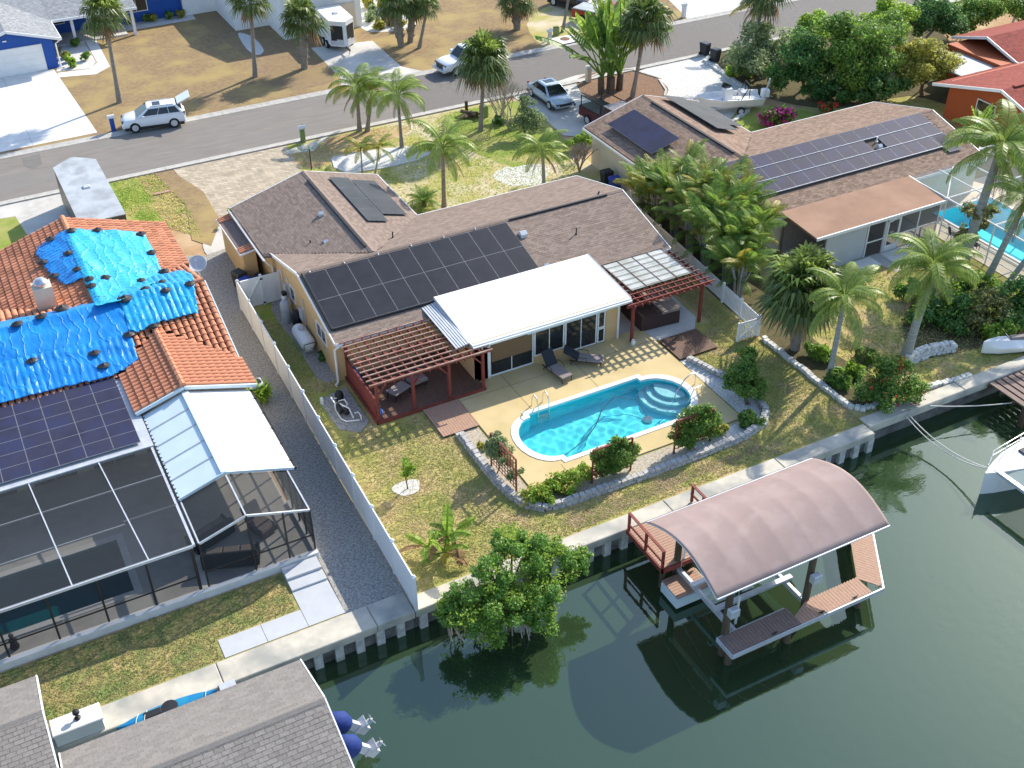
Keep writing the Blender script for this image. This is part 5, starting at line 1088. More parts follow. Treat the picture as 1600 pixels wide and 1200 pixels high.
# brown flat patio roof + screened porch
pt = roofslab(H3, [(41.2,42.4,2.5),(50.95,42.4,2.5),(50.95,46.95,2.78),(41.2,46.95,2.78)], M['tan_roof'], 'patio_roof', .12)
b = MB(); b.bar((41.2,42.35,2.42),(50.95,42.35,2.42), .08, .18); b.bar((51.0,42.35,2.42),(51.0,46.9,2.7), .08, .16); b.build('roof_fascia', M['white'], pt)
b = MB(); b.tube([(46.9,42.25,2.4),(46.75,42.3,2.2),(46.6,42.5,2.05),(46.6,42.5,.1)], .05, 6); b.build('downspout', M['white'], H3)
b = MB(); b.box(41.5,50.8,45.4,45.5,0,2.6); b.build('porch_wall', M['cushion'], H3); b = MB(); b.box(41.5,50.8,42.6,45.4,.01,.06); b.build('porch_floor', M['concrete'], H3)
b = MB(); b.box(42.2,45.2,42.58,42.68,0,2.4); b.build('porch_side_wall', M['concrete_blue'], H3)
for x in (45.3,46.6,47.75,49.2,50.8): b = MB(); b.box(x-.04,x+.04,42.56,42.64,.02,2.42); b.build('porch_post', M['white'], H3)
b = MB(); b.box(45.3,46.7,42.57,42.63,.95,1.03); b.box(47.75,50.8,42.57,42.63,.95,1.03); b.build('porch_rail', M['white'], H3)
b = MB(); b.poly([(45.3,42.6,.02),(50.8,42.6,.02),(50.8,42.6,2.42),(45.3,42.6,2.42)]); b.build('porch_screen', M['screen'], H3)
dr = MB(); dr.box(46.75,46.85,42.52,42.56,.05,2.15); dr.box(47.6,47.7,42.52,42.56,.05,2.15); dr.box(46.85,47.6,42.52,42.56,2.05,2.15); dr.box(46.85,47.6,42.52,42.56,.05,.45); dr.box(46.85,47.6,42.52,42.56,1.05,1.15); dro = dr.build('screen_door', M['white'], H3); b = MB(); b.box(46.95,47.2,42.46,42.52,1.3,1.36); b.build('door_handle', M['alu'], dro)
b = MB(); b.box(46.4,48.1,41.2,42.4,0,.1); tag(b.build('door_step', M['white_concrete']), 'white slab outside the screen door of the neighbouring porch', 'step')
b = MB(); b.box(44.2,45.6,41.4,42.4,0,.12); tag(b.build('door_step', M['white_concrete']), 'smaller white slab half hidden behind the fan palm', 'step')
# neighbour's pool cage and pool
cg = thing('pool_cage', 'white framed screen cage over the turquoise pool at right', 'pool cage', (55,41,0))
def mem2(p, q, w=.06): b = MB(); b.bar(p,q,w,w*1.3); b.build('frame_bar', M['white'], cg)
xs3 = (51.0,53.3,55.6,57.9,60.0)
for x in xs3:
    mem2((x,34.8,.05),(x,34.8,2.5)); mem2((x,34.8,2.5),(x,46.6,2.62))
for y in (34.8,38.7,42.4,46.4): mem2((51,y,2.5+(y-34.8)*.01),(60,y,2.5+(y-34.8)*.01)); mem2((60,y,.05),(60,y,2.5)); mem2((51,y,.05),(51,y,2.5)) if y < 42.5 else None
mem2((51,42.4,2.58),(55.6,46.4,2.6)); mem2((51,34.8,1.0),(60,34.8,1.0),.04); mem2((51,34.8,1.0),(51,42.4,1.0),.04); mem2((51,34.8,.5),(51,42.4,.5),.04)
for pts in ([(51,34.8,2.56),(60,34.8,2.56),(60,46.4,2.68),(51,46.4,2.68)],[(51,34.8,.05),(51,42.4,.05),(51,42.4,2.5),(51,34.8,2.5)],[(51,34.8,.05),(60,34.8,.05),(60,34.8,2.5),(51,34.8,2.5)]):
    b = MB(); b.poly(pts); b.build('screen_panel', M['screen_light'], cg)
p3 = thing('swimming_pool', 'turquoise pool partly hidden behind leaning palm trunks at right', 'swimming pool', (55,40.5,0))
b = MB(); x0,x1,y0,y1 = 52.9,57.6,36.2,44.7
for a, c_ in (((x0,y0),(x1,y0)),((x1,y0),(x1,y1)),((x1,y1),(x0,y1)),((x0,y1),(x0,y0))): b.poly([(c_[0],c_[1],-1.2),(a[0],a[1],-1.2),(a[0],a[1],.05),(c_[0],c_[1],.05)])
b.poly([(x0,y0,-1.2),(x1,y0,-1.2),(x1,y1,-1.2),(x0,y1,-1.2)]); b.build('basin', M['liner'], p3)
b = MB(); b.poly([(x0,y0,-.08),(x1,y0,-.08),(x1,y1,-.08),(x0,y1,-.08)]); b.build('water_surface', M['pool_water'], p3)
b = MB()
for a in (rect(x0-.15,x1+.15,y0-.15,y0+.02),rect(x0-.15,x1+.15,y1-.02,y1+.15),rect(x0-.15,x0+.02,y0,y1),rect(x1-.02,x1+.15,y0,y1)): b.prism(a, .02, .075)
b.build('coping', M['white'], p3)
def pchair(loc, rz, label, mt='dark_fabric'):
    t = thing('patio_chair', label, 'chair', loc, rz); b = MB(); b.bbox(-.28,.28,-.28,.28,.38,.44,.02); b.build('seat', M[mt], t, False); b = MB(); b.bar((0,.28,.42),(0,.42,1.0), .54, .04, (0,1,0)); b.build('backrest', M[mt], t, False)
    for x in (-.25,.25):
        for y in (-.25,.25): b = MB(); b.bar((x,y,0),(x,y,.38),.03,.03); b.build('leg', M['black'], t, False)
pchair((51.4,41.6,.03), R(60), 'dark patio chair at the corner of the neighbouring pool'); pchair((51.6,40.2,.03), R(110), 'dark patio chair nearer the leaning palms by the neighbouring pool'); pchair((53.8,45.6,.03), R(20), 'white patio chair under the neighbouring screen cage', 'white')
# ================================================================== FAR HOUSES
def gable_house(name, label, loc, boxes, mats):
    return None
B1 = thing('house', 'bright blue house with pale grey shingle roof and white garage door', 'house', (8,104,0))
b = MB(); b.box(2.6,9.3,97.6,104,0,2.55); b.build('wall', M['blue_paint'], B1); b = MB(); b.box(-14,24.2,105.6,114,0,2.55); b.build('wall', M['blue_paint'], B1); b = MB(); b.box(9.3,16,102.6,105.7,0,.12); b.build('porch_floor', M['concrete'], B1)
b = MB(); b.box(21.6,28,105.2,105.65,0,2.6); b.build('white_wall', M['white'], B1)
gx = 5.95
b = MB(); b.extr([(2.5,2.5),(9.4,2.5),(gx,3.55)], 97.55, 97.62, 'y'); b.build('gable_wall', M['blue_paint'], B1)
roofslab(B1, [(2.0,97.0,2.5),(gx,97.0,3.7),(gx,108,3.7),(2.0,108,2.5)], M['light_shingle']); roofslab(B1, [(gx,97.0,3.7),(9.9,97.0,2.5),(9.9,108,2.5),(gx,108,3.7)], M['light_shingle'])
roofslab(B1, [(-15,101.7,2.5),(17,101.7,2.5),(17,109.8,4.6),(-15,109.8,4.6)], M['light_shingle']); roofslab(B1, [(16.8,104.9,2.85),(24.8,104.9,2.85),(24.8,109.8,4.55),(16.8,109.8,4.55)], M['light_shingle']); roofslab(B1, [(-15,109.8,4.6),(24.8,109.8,4.6),(24.8,116,2.8),(-15,116,2.8)], M['light_shingle'])
shingle_obj(B1, M['light_shingle'], [shingles(B1, None, ((9.9,97,2.5),(0,11,0),(gx-9.9,0,1.2)), lambda x, y: True, .33, .2), shingles(B1, None, ((9.9,101.7,2.5),(7,0,0),(0,8.1,2.1)), None, .33, .2)])
for p, q in (((2.0,96.97,2.44),(gx,96.97,3.64)),((gx,96.97,3.64),(9.9,96.97,2.44)),((9.93,97,2.44),(9.93,101.7,2.44)),((9.9,101.66,2.44),(17,101.66,2.44)),((16.8,104.86,2.8),(24.8,104.86,2.8))): b = MB(); b.bar(p,q,.08,.2); b.build('fascia', M['white'], B1)
g_ = MB(); g_.box(3.2,8.4,97.52,97.598,0,2.15); gd = g_.build('garage_door', M['white'], B1)
for i in range(4): b = MB(); b.box(3.25,8.35,97.5,97.518,.04+i*.53,.54+i*.53); b.build('door_panel', M['white'], gd)
b = MB(); b.box(5.6,5.9,97.45,97.54,2.75,2.85); b.build('wall_lamp', M['white'], B1)
for x in (11.6,16.6): b = MB(); b.box(x-.12,x+.12,102.3,102.55,0,2.5); b.build('porch_column', M['white'], B1)
b = MB(); b.tube([(9.85,97.1,2.4),(9.6,97.4,2.1),(9.45,97.5,2.0),(9.45,97.5,.1),(9.7,97.2,.05)], .06, 6); b.build('downspout', M['white'], B1)
window(B1, 'y', 105.6, 10.4, 11.4, .9, 2.1, -1, panes=1); window(B1, 'y', 105.6, 16.6, 18.6, .9, 2.3, -1, panes=2); b = MB(); b.box(13.2,14.2,105.53,105.6,.1,2.2); b.build('front_door', M['white'], B1)
H5 = thing('house', 'white house with wide garage door behind the box trailer', 'house', (31,98,0))
b = MB(); b.box(27.5,34.6,94.7,106,0,4.2); b.box(24.5,27.5,99,106,0,3.4); b.build('wall', M['white'], H5)
b = MB(); b.box(29.6,34.0,94.6,94.69,0,2.3); o = b.build('garage_door', M['cream_stucco'], H5)
for i in range(4): b = MB(); b.box(29.65,33.95,94.58,94.598,.05+i*.56,.56+i*.56); b.build('door_panel', M['cream_stucco'], o)
roofslab(H5, [(27.1,94.2,4.2),(35.1,94.2,4.2),(35.1,100.5,5.6),(27.1,100.5,5.6)], M['light_shingle'])
RD = thing('house', 'orange house with red shingle roofs at the right edge', 'house', (66,54,0))
b = MB(); b.box(64.4,80,46,55.6,0,2.75); b.build('wall', M['orange_paint'], RD); b = MB(); b.box(70,82,56.2,61.5,0,2.6); b.build('wall', M['orange_paint'], RD)
ra = 50.3
b = MB(); b.extr([(45.6,2.6),(55.6,2.6),(ra,3.95)], 64.36, 64.43); b.build('gable_wall', M['orange_paint'], RD)
def slab2(pts, sh): roofslab(RD, pts, M['red_shingle'])
slab2([(63.3,45.0,2.55),(82,45.0,2.55),(82,ra,4.1),(63.3,ra,4.1)],0); slab2([(63.3,ra,4.1),(82,ra,4.1),(82,56.2,2.55),(63.3,56.2,2.55)],0)
slab2([(71.4,55.9,2.62),(84,55.9,2.62),(84,59.2,3.6),(71.4,59.2,3.6)],0); slab2([(71.4,59.2,3.6),(84,59.2,3.6),(84,62.5,2.62),(71.4,62.5,2.62)],0)
shingle_obj(RD, M['red_shingle'], [shingles(RD,None,((63.3,45,2.55),(18,0,0),(0,ra-45,1.55)),None,.33,.2), shingles(RD,None,((82,56.2,2.55),(-18.7,0,0),(0,ra-56.2,1.55)),None,.33,.2,seed=2), shingles(RD,None,((71.4,55.9,2.62),(12,0,0),(0,3.3,.98)),None,.33,.2,seed=3)])
for p, q in (((63.27,45,2.48),(63.27,ra,4.03)),((63.27,ra,4.03),(63.27,56.2,2.48)),((71.37,55.9,2.55),(71.37,59.2,3.53)),((71.37,59.2,3.53),(71.37,62.5,2.55)),((71.4,55.86,2.55),(84,55.86,2.55))): b = MB(); b.bar(p,q,.07,.2); b.build('fascia', M['white'], RD)
window(RD, 'x', 64.36, 51.2, 52.9, 1.5, 2.4, -1, panes=1)
b = MB(); b.bar((64.4,ra,4.16),(82,ra,4.16),.3,.06); b.build('ridge_cap', M['red_shingle'], RD)
co = thing('carport_roof', 'flat pale metal carport between the two red roofs', 'carport', (70,57,0))
roofslab(co, [(66.6,56.6,2.3),(71.2,56.6,2.35),(71.2,60.4,2.35),(66.6,60.4,2.3)], M['trailer_roof'], 'roof_sheet', .08)
for x, y in ((66.8,56.8),(71,56.8),(66.8,60.2),(71,60.2)): b = MB(); b.box(x-.05,x+.05,y-.05,y+.05,0,2.25); b.build('post', M['white'], co)
# ================================================================== BOATHOUSES (bottom left)
def boathouse(label, x0, x1, y0, yr, y1, ze, zr, nparts, extra=0):
    t = thing('boathouse', label, 'boathouse', ((x0+x1)/2, yr, -1.15))
    roofslab(t, [(x0,y0,ze),(x1,y0,ze),(x1,yr,zr),(x0,yr,zr)], M['shingle_under']); roofslab(t, [(x0,yr,zr),(x1,yr,zr),(x1,y1,ze),(x0,y1,ze)], M['shingle_under'])
    V, F = shingles(t, None, ((x0,y0,ze),(x1-x0,0,0),(0,yr-y0,zr-ze)), None, .34, .17, butt=.014, seed=int(x1*10), gap=.013); V2, F2 = shingles(t, None, ((x1,y1,ze),(x0-x1,0,0),(0,yr-y1,zr-ze)), None, .34, .17, butt=.004, seed=7)
    k = 0; off = Vector(WLOC[t.name]); FV = []; FFk = []
    order = sorted(range(0,len(F),2), key=lambda i: -sum(V[F[i][0]].xy)) if nparts else []
    cand = [i for i in range(0,len(F),2) if V[F[i][0]].x > -4.2]
    cand.sort(key=lambda i: (V[F[i][0]]-Vector((4,24,0))).length); pick = set(cand[:nparts])
    for i in range(0,len(F),2):
        b = [V[j] for j in F[i]]+[V[F[i+1][0]],V[F[i+1][1]]]
        if i in pick:
            me = bpy.data.meshes.new('shingle'); me.from_pydata([tuple(p-off) for p in b], [], [(0,1,2,3),(4,5,1,0)]); me.materials.append(M['grey_shingle_one']); obj('shingle', me, None, t)
        else: n = len(FV); FV += b; FFk += [(n,n+1,n+2,n+3),(n+4,n+5,n+1,n)]
    if FV: shingle_obj(t, M['grey_shingle'], [(FV,FFk),(V2,F2)])
    else: shingle_obj(t, M['grey_shingle'], [(V2,F2)])
    b = MB(); b.extr([(yr-.17,zr-.02),(yr+.17,zr-.02),(yr+.03,zr+.06),(yr-.03,zr+.06)], x0, x1); b.build('ridge_cap', M['grey_shingle'], t)
    for x in (x0-.03,x1+.03):
        b = MB(); b.bar((x,y0,ze-.06),(x,yr,zr-.06),.05,.16); b.bar((x,yr,zr-.06),(x,y1,ze-.06),.05,.16); b.build('fascia', M['white'], t)
    for x in (x0+.3,(x0+x1)/2,x1-.4):
        for y in (y0+.35,y1-.35): b = MB(); b.tube([(x,y,-3),(x,y,ze-.1)], .14, 8); b.build('pile', M['pile_wood'], t)
    b = MB(); b.box(x0+.2,x1-.2,y1-.4,y1-.25,ze-.3,ze-.11); b.box(x0+.2,x1-.2,y0+.25,y0+.4,ze-.3,ze-.11); b.build('beam', M['pile_wood'], t)
    return t
m_ = mat('grey_shingle_one', (.27,.245,.22), (.2,.185,.17), 14, .92, .15, bump=.35, bscale=90); M['grey_shingle_one'] = m_
nd = m_.node_tree; oi = nd.nodes.new('ShaderNodeObjectInfo'); hs_ = nd.nodes.new('ShaderNodeHueSaturation'); mr_ = nd.nodes.new('ShaderNodeMapRange'); mr_.inputs[3].default_value = .88; mr_.inputs[4].default_value = 1.12
pb = nd.nodes['Principled BSDF']; src_ = pb.inputs['Base Color'].links[0].from_socket; nd.links.new(oi.outputs['Random'], mr_.inputs[0]); nd.links.new(mr_.outputs[0], hs_.inputs['Value']); nd.links.new(src_, hs_.inputs['Color']); nd.links.new(hs_.outputs[0], pb.inputs['Base Color'])
boathouse('large grey shingle roofed boathouse over the canal in the lower left corner', -2.55, 5.68, 21.9, 24.85, 27.6, 2.2, 3.15, 300)
boathouse('small grey shingle roof at the left edge below the dry sod', -9, -2.72, 25.5, 28.85, 31.2, 2.3, 3.05, 0)
bx_ = thing('dock_box', 'white dock box on the seawall between the two grey roofs', 'box', (-2.0,30.2,.06))
b = MB(); b.bbox(-2.75,-1.1,29.75,30.45,.06,.62,.03); b.build('body', M['white'], bx_); b = MB(); b.bbox(-2.8,-1.05,29.7,30.5,.62,.7,.03); b.build('lid', M['white'], bx_)
ln = thing('piling_light', 'small dark domed lamp standing on the white dock box', 'lamp', (-1.85,30.1,.7)); b = MB(); b.lathe([(.1,.7),(.12,.75),(.05,.8),(.05,.95),(.13,1.0),(.11,1.1),(.02,1.14)], (-1.85,30.1,0), 12); b.build('lamp_body', M['black'], ln)
KX, KY = 1.05, 29.3
ky = thing('kayak', 'blue kayak with cords lying beside the grey boathouse roof', 'kayak', (KX,KY,.05))
b = MB(); secs = []
for i in range(15):
    t_ = -1+2*i/14; w_ = .38*(1-abs(t_)**2.4)+.01; secs.append([(KX+1.8*t_, KY+w_*math.cos(a), .2+.24*math.sin(a)*(1-.55*abs(t_)**3)+.12*abs(t_)**3) for a in [2*math.pi*k/12 for k in range(12)]])
b.loft(secs); b.sm = True; b.build('hull', mat('kayak_blue', (.02,.25,.4), (.01,.18,.42), 2, .35, .4), ky); b = MB(); b.lathe([(.25,.2),(.3,.235),(.26,.24)], (KX+.1,KY,.22), 16); b.build('cockpit_rim', M['black'], ky); b = MB(); b.bbox(KX-.8,KX-.2,KY-.15,KY+.15,.4,.47,.02); b.build('seat', M['black'], ky)
for x in (-.2,.1,2.3): b = MB(); b.tube([(KX+x-1,KY-.3,.4),(KX+x-.88,KY,.47),(KX+x-.76,KY+.25,.4)], .015, 5); b.build('cord', M['rope'], ky)
b = MB(); b.box(3.0,3.6,29.3,29.75,.02,.09); tag(b.build('seawall_bracket', M['alu']), 'flat grey metal plate on the seawall beside the boathouse roof', 'plate')
bt = thing('moored_boat', 'white boat stern showing from under the grey boathouse roof', 'boat', (4,23.6,-1))
b = MB(); secs = []
for x, w_ in ((-2,.9),(1,1.15),(4,1.2),(6.05,1.15)): secs.append([(x,23.4-w_,.25),(x,23.4-w_*.7,-1.2),(x,23.4+w_*.7,-1.2),(x,23.4+w_,.25)])
b.loft(secs); b.build('hull', M['white'], bt)
def outboard(loc, label):
    t = thing('outboard_engine', label, 'boat engine', loc); b = MB(); secs = []
    for z, rx, ry, ox in ((0,.22,.2,0),(.15,.4,.33,.0),(.5,.46,.38,.0),(.8,.38,.32,-.06),(.98,.18,.16,-.1)): secs.append([(ox+rx*math.cos(a),ry*math.sin(a),z) for a in [2*math.pi*k/12 for k in range(12)]])
    b.loft(secs); b.sm = True; b.build('cover', M['engine_blue'], t, False)
    b = MB(); b.loft([[(.1,-.1,-.9),(.45,-.07,-.9),(.45,.07,-.9),(.1,.1,-.9)],[(.0,-.12,.1),(.3,-.1,.1),(.3,.1,.1),(.0,.12,.1)]]); b.build('leg', M['concrete_blue'], t, False)
    b = MB(); b.lathe([(.02,-.1),(.1,-.05),(.1,.3),(.03,.42)], (.35,0,-.62), 10, 'x'); b.build('gearcase', M['concrete_blue'], t, False); b = MB(); b.box(.05,.6,-.22,.22,-.42,-.38); b.build('cavitation_plate', M['alu'], t, False)
    for k in range(3): a = k*2.094; b = MB(); b.bar((.72,0,-.62),(.74,.2*math.cos(a),-.62+.2*math.sin(a)),.02,.12); b.build('propeller_blade', M['steel'], t, False)
    t.rotation_euler[1] = R(-32); return t
outboard(tuple(G(541,1136,.2)), 'blue covered outboard engine farther from the camera by the boathouse'); outboard(tuple(G(556,1172,.2)), 'blue covered outboard engine nearest the camera by the boathouse')
# ================================================================== BOAT LIFT AND DOCK
lf = thing('boat_lift', 'boat lift with arched mauve canvas canopy over the canal', 'boat lift', (24.5,25,-1.15))
CX0, CX1, CYA, CYB = 20.2, 28.55, 22.78, 27.5; rows = []
b = MB(); NU, NV = 84, 20
for i in range(NU+1):
    x = CX0+(CX1-CX0)*i/NU; sag = .021*(1-abs(((i/NU*7)%1)*2-1)**2)
    for j in range(NV+1):
        s = j/NV; y = CYA+(CYB-CYA)*s; z = 2.5+(.92)*math.sin(math.pi*(.06+.88*s))-.92*math.sin(math.pi*.06)-sag*math.sin(math.pi*s)**.5 if 0 < j < NV else 2.48
        b.v.append((x,y,z))
for i in range(NU):
    for j in range(NV): q = i*(NV+1)+j; b.f.append((q,q+NV+1,q+NV+2,q+1))
b.sm = True; cn = b.build('canopy', M['canvas'], lf); sm = cn.modifiers.new('t','SOLIDIFY'); sm.thickness = .012
for i in range(8):
    x = CX0+(CX1-CX0)*i/7; pts = [(x, CYA+(CYB-CYA)*j/12, 2.47+.92*math.sin(math.pi*(.06+.88*j/12))-.92*math.sin(math.pi*.06)-.03) for j in range(13)]
    b = MB(); b.tube(pts, .03, 6); b.build('canopy_hoop', M['alu'], lf)
for y in (CYA,CYB): b = MB(); b.tube([(CX0,y,2.46),(CX1,y,2.46)], .035, 6); b.build('canopy_rail', M['alu'], lf)
for x, y in ((20.98,22.98),(24.85,22.9),(21.6,27.1),(25.2,27.1)): b = MB(); b.tube([(x,y,-3),(x,y,2.45)], [.17,.14], 10); b.build('pile', M['pile_wood'], lf)
for x in (21.6,25.0):
    b = MB(); b.bar((x,22.9,-.35),(x,27.0,-.35),.14,.24); b.build('cradle_beam', M['alu'], lf); b = MB(); b.bar((x,22.85,2.3),(x,27.4,2.3),.16,.2); b.build('top_beam', M['alu'], lf)
    for y in (23.2,26.8): b = MB(); b.tube([(x,y,2.25),(x,y,-.3)], .012, 5); b.build('cable', M['alu'], lf); b = MB(); b.tube([(x+.25,y+.2,-.3),(x+.25,y+.2,1.2)], .04, 8); b.build('guide_pole', M['white'], lf)
for y in (24.3,25.8): b = MB(); b.bar((21.4,y,-.16),(25.3,y,-.16),.22,.12); b.build('bunk_board', M['alu'], lf)
for x, y in ((20.98,22.98),(24.85,22.9)): b = MB(); b.bbox(x-.2,x+.2,y-.45,y-.18,1.3,1.7,.03); b.build('lift_motor', M['alu'], lf)
fd = thing('finger_dock', 'grey and tan plank finger dock around the boat lift', 'dock', (25,22.4,0)); DZ = .1
x = 20.6; k = 0
while x < 23.75: b = MB(); b.box(x,x+.135,21.95,22.85,DZ-.04,DZ); b.build('deck_board', M['deck_grey'], fd); x += .148  # canopy shade is put into these boards' darker grey
x = 23.85
while x < 27.3: b = MB(); y1_ = 22.35+min(.45,(x-23.85)*.5); b.hexa([(x,21.92,DZ-.04),(x+.135,21.92,DZ-.04),(x+.135,y1_+.05,DZ-.04),(x,y1_,DZ-.04),(x,21.92,DZ),(x+.135,21.92,DZ),(x+.135,y1_+.05,DZ),(x,y1_,DZ)]); b.build('deck_board', M['deck_tan'], fd); x += .148
ax, ay = Vector((27.35,22.78,0)), Vector((27.95,21.9,0)); d = Vector((1.1,1.6,0)).normalized(); L_ = 0
while L_ < 5.0:
    p0 = ax+d*L_+Vector((.02,0,0)); p1 = ay+d*(L_+.02); q0 = p0+d*.135; q1 = p1+d*.135; b = MB()
    b.hexa([(p0.x,p0.y,DZ-.04),(p1.x,p1.y,DZ-.04),(q1.x,q1.y,DZ-.04),(q0.x,q0.y,DZ-.04),(p0.x,p0.y,DZ),(p1.x,p1.y,DZ),(q1.x,q1.y,DZ),(q0.x,q0.y,DZ)]); b.build('deck_board', M['deck_tan'], fd); L_ += .148
b = MB(); b.bar((20.55,21.9,-.02),(27.95,21.87,-.02),.06,.2); b.bar((20.55,21.9,-.02),(20.55,22.9,-.02),.06,.2); b.bar((20.55,22.92,-.04),(23.8,22.92,-.04),.05,.16); b.bar((27.98,21.87,-.03),(27.98+d.x*5,21.87+d.y*5,-.03),.06,.18); b.build('rim_board', M['alu'], fd)
for x, y in ((27.3,22.4),(23.6,22.3),(29.6,25.3),(20.9,22.5)): b = MB(); b.tube([(x,y,-3),(x,y,DZ-.05)], .15, 8); b.build('pile', M['pile_wood'], fd)
for x in (22.6,24.9,26.6,27.8): b = MB(); b.bar((x-.13,22.0,DZ+.05),(x+.13,22.0,DZ+.05),.04,.04); b.bar((x,22.0,DZ),(x,22.0,DZ+.06),.06,.06); b.build('cleat', M['black'], fd)
dl = thing('dock_platform', 'red railed dock platform beside the seawall at the lift', 'dock', (21.5,28.3,0))
y = 26.95
while y < 29.55: b = MB(); b.box(20.75,22.6,y,y+.13,.08,.12); b.build('deck_board', M['deck_tan'], dl); y += .145
b = MB(); b.box(20.68,20.74,26.85,29.6,-.12,.11); b.box(20.68,22.6,26.85,26.91,-.12,.11); b.build('rim_board', M['red_wood'], dl)
for y in (26.95,28.2,29.5): b = MB(); b.box(20.7,20.8,y-.05,y+.05,.12,1.05); b.build('rail_post', M['red_wood'], dl)
for z in (.45,1.08): b = MB(); b.bar((20.75,26.9,z),(20.75,29.55,z),.12 if z > 1 else .05,.05 if z > 1 else .1); b.build('rail', M['red_wood'], dl)
b = MB(); b.box(24.1,24.2,29.7,29.8,.1,1.0); b.box(24.1,24.2,28.9,29.0,.1,1.0); b.build('rail_post', M['red_wood'], dl); b = MB(); b.bar((24.15,28.2,1.02),(24.15,29.85,1.02),.12,.05); b.bar((24.15,28.2,.5),(24.15,29.85,.5),.05,.1); b.build('rail', M['red_wood'], dl)
b = MB(); b.box(22.6,24.3,27.5,29.6,.06,.11); b.build('gangway', M['deck_tan'], dl)
for x, y in ((20.9,27.1),(22.4,27.1)): b = MB(); b.tube([(x,y,-3),(x,y,.05)], .13, 8); b.build('pile', M['pile_wood'], dl)
lo = MB(); 
lp = thing('floating_dock', 'low pale floating platform at the foot of the red dock', 'dock', (21.6,26.2,-.8)); y = 25.7
while y < 26.75: b = MB(); b.box(20.7,22.3,y,y+.13,-.5,-.46); b.build('deck_board', M['deck_tan'], lp); y += .145
b = MB(); b.box(20.65,22.35,25.65,26.8,-1.0,-.51); b.build('float', M['lanai_metal'], lp)
# neighbour's dock at the right edge, mooring ropes, catamaran
nd_ = thing('neighbour_dock', 'slatted grey dock frame on the seawall at the right edge', 'dock', (43.6,29,0))
for i in range(8): b = MB(); x = 42.3+i*.42; b.box(x,x+.3,27.6,30.0,-.02,.04); b.build('deck_board', M['deck_grey'], nd_)
for y in (27.6,28.4,29.2,29.95): b = MB(); b.box(42.2,46,y-.06,y+.06,-.2,-.03); b.build('joist', M['pile_wood'], nd_)
for x, y in ((42.4,27.8),(44.5,27.8)): b = MB(); b.tube([(x,y,-3),(x,y,0)], .16, 8); b.build('pile', M['pile_wood'], nd_)
cr = thing('jet_ski', 'white watercraft on shore at the right edge beside the dock', 'watercraft', (45.2,31.6,0), R(160))
b = MB(); secs = []
for x, w_, h_ in ((-1.2,.45,.5),(-.4,.55,.6),(.6,.5,.65),(1.2,.25,.6),(1.45,.04,.55)): secs.append([(x,-w_,.2+h_*.6),(x,-w_*.5,.12),(x,w_*.5,.12),(x,w_,.2+h_*.6),(x,w_*.4,.25+h_),(x,-w_*.4,.25+h_)])
b.loft(secs); b.sm = True; b.build('hull', M['white'], cr, False); b = MB(); b.bbox(-1.0,.1,-.18,.18,.75,.98,.06); b.build('seat', M['cushion'], cr, False); b = MB(); b.tube([(.3,-.35,1.1),(.35,0,1.15),(.3,.35,1.1)], .03, 6); b.build('handlebar', M['black'], cr, False)
def rope(p, q, sag, label):
    p = Vector(p); q = Vector(q); pts = [p.lerp(q,i/14)-Vector((0,0,sag*4*(i/14)*(1-i/14))) for i in range(15)]; b = MB(); b.tube(pts, .025, 6); tag(b.build('mooring_rope', M['rope']), label, 'rope')
rope((36.9,30.05,-.1),(37.2,25.2,.1), .55, 'mooring rope from the seawall to the tip of the white bow, left one'); rope((37.1,30.05,-.1),(37.3,25.1,.12), .45, 'mooring rope running just beside the left one to the bow'); rope((38.4,30.05,0),(46.5,27.0,.4), .45, 'upper mooring rope sagging towards the right edge')
ct = thing('catamaran', 'white catamaran bow with hatch and railing at the right edge', 'boat', (37,25,-1.15))
def hull(y0):
    b = MB(); secs = []
    for x, w_, zt in ((0,.03,.12),(.6,.3,.16),(1.6,.62,.2),(3.2,.85,.24),(8,.9,.3)): secs.append([(36.85+x,y0-w_,zt),(36.85+x+.05,y0-w_*.8,-1.3),(36.85+x+.05,y0+w_*.8,-1.3),(36.85+x,y0+w_,zt)])
    b.loft(secs); b.build('hull', M['white'], ct)
hull(25.05); hull(20.4)
b = MB(); b.bar((37.4,25.0,.1),(37.5,20.4,.1),.2,.16); b.build('crossbeam', M['alu'], ct)
b = MB(); b.poly([(37.5,24.5,.12),(37.5,20.9,.12),(41.5,20.9,.2),(41.5,24.3,.2)]); b.build('trampoline_net', mat('net', (.3,.38,.36), None, rough=.9, alpha=.55), ct)
b = MB(); b.bbox(39.2,39.9,24.85,25.4,.24,.3,.02); b.build('deck_hatch', M['glass'], ct)
for i in range(5): x = 37.6+i*1.0; b = MB(); b.tube([(x,25.5+.12*i if i < 3 else 25.8,.2),(x,25.5+.12*i if i < 3 else 25.8,.8)], .02, 6); b.build('stanchion', M['steel'], ct)
for z in (.5,.8): b = MB(); b.tube([(37.0,25.15,.3+z*.3)]+[(37.6+i*1.0,25.5+.12*i if i < 3 else 25.8,z) for i in range(5)], .015, 6); b.build('lifeline', M['steel'], ct)
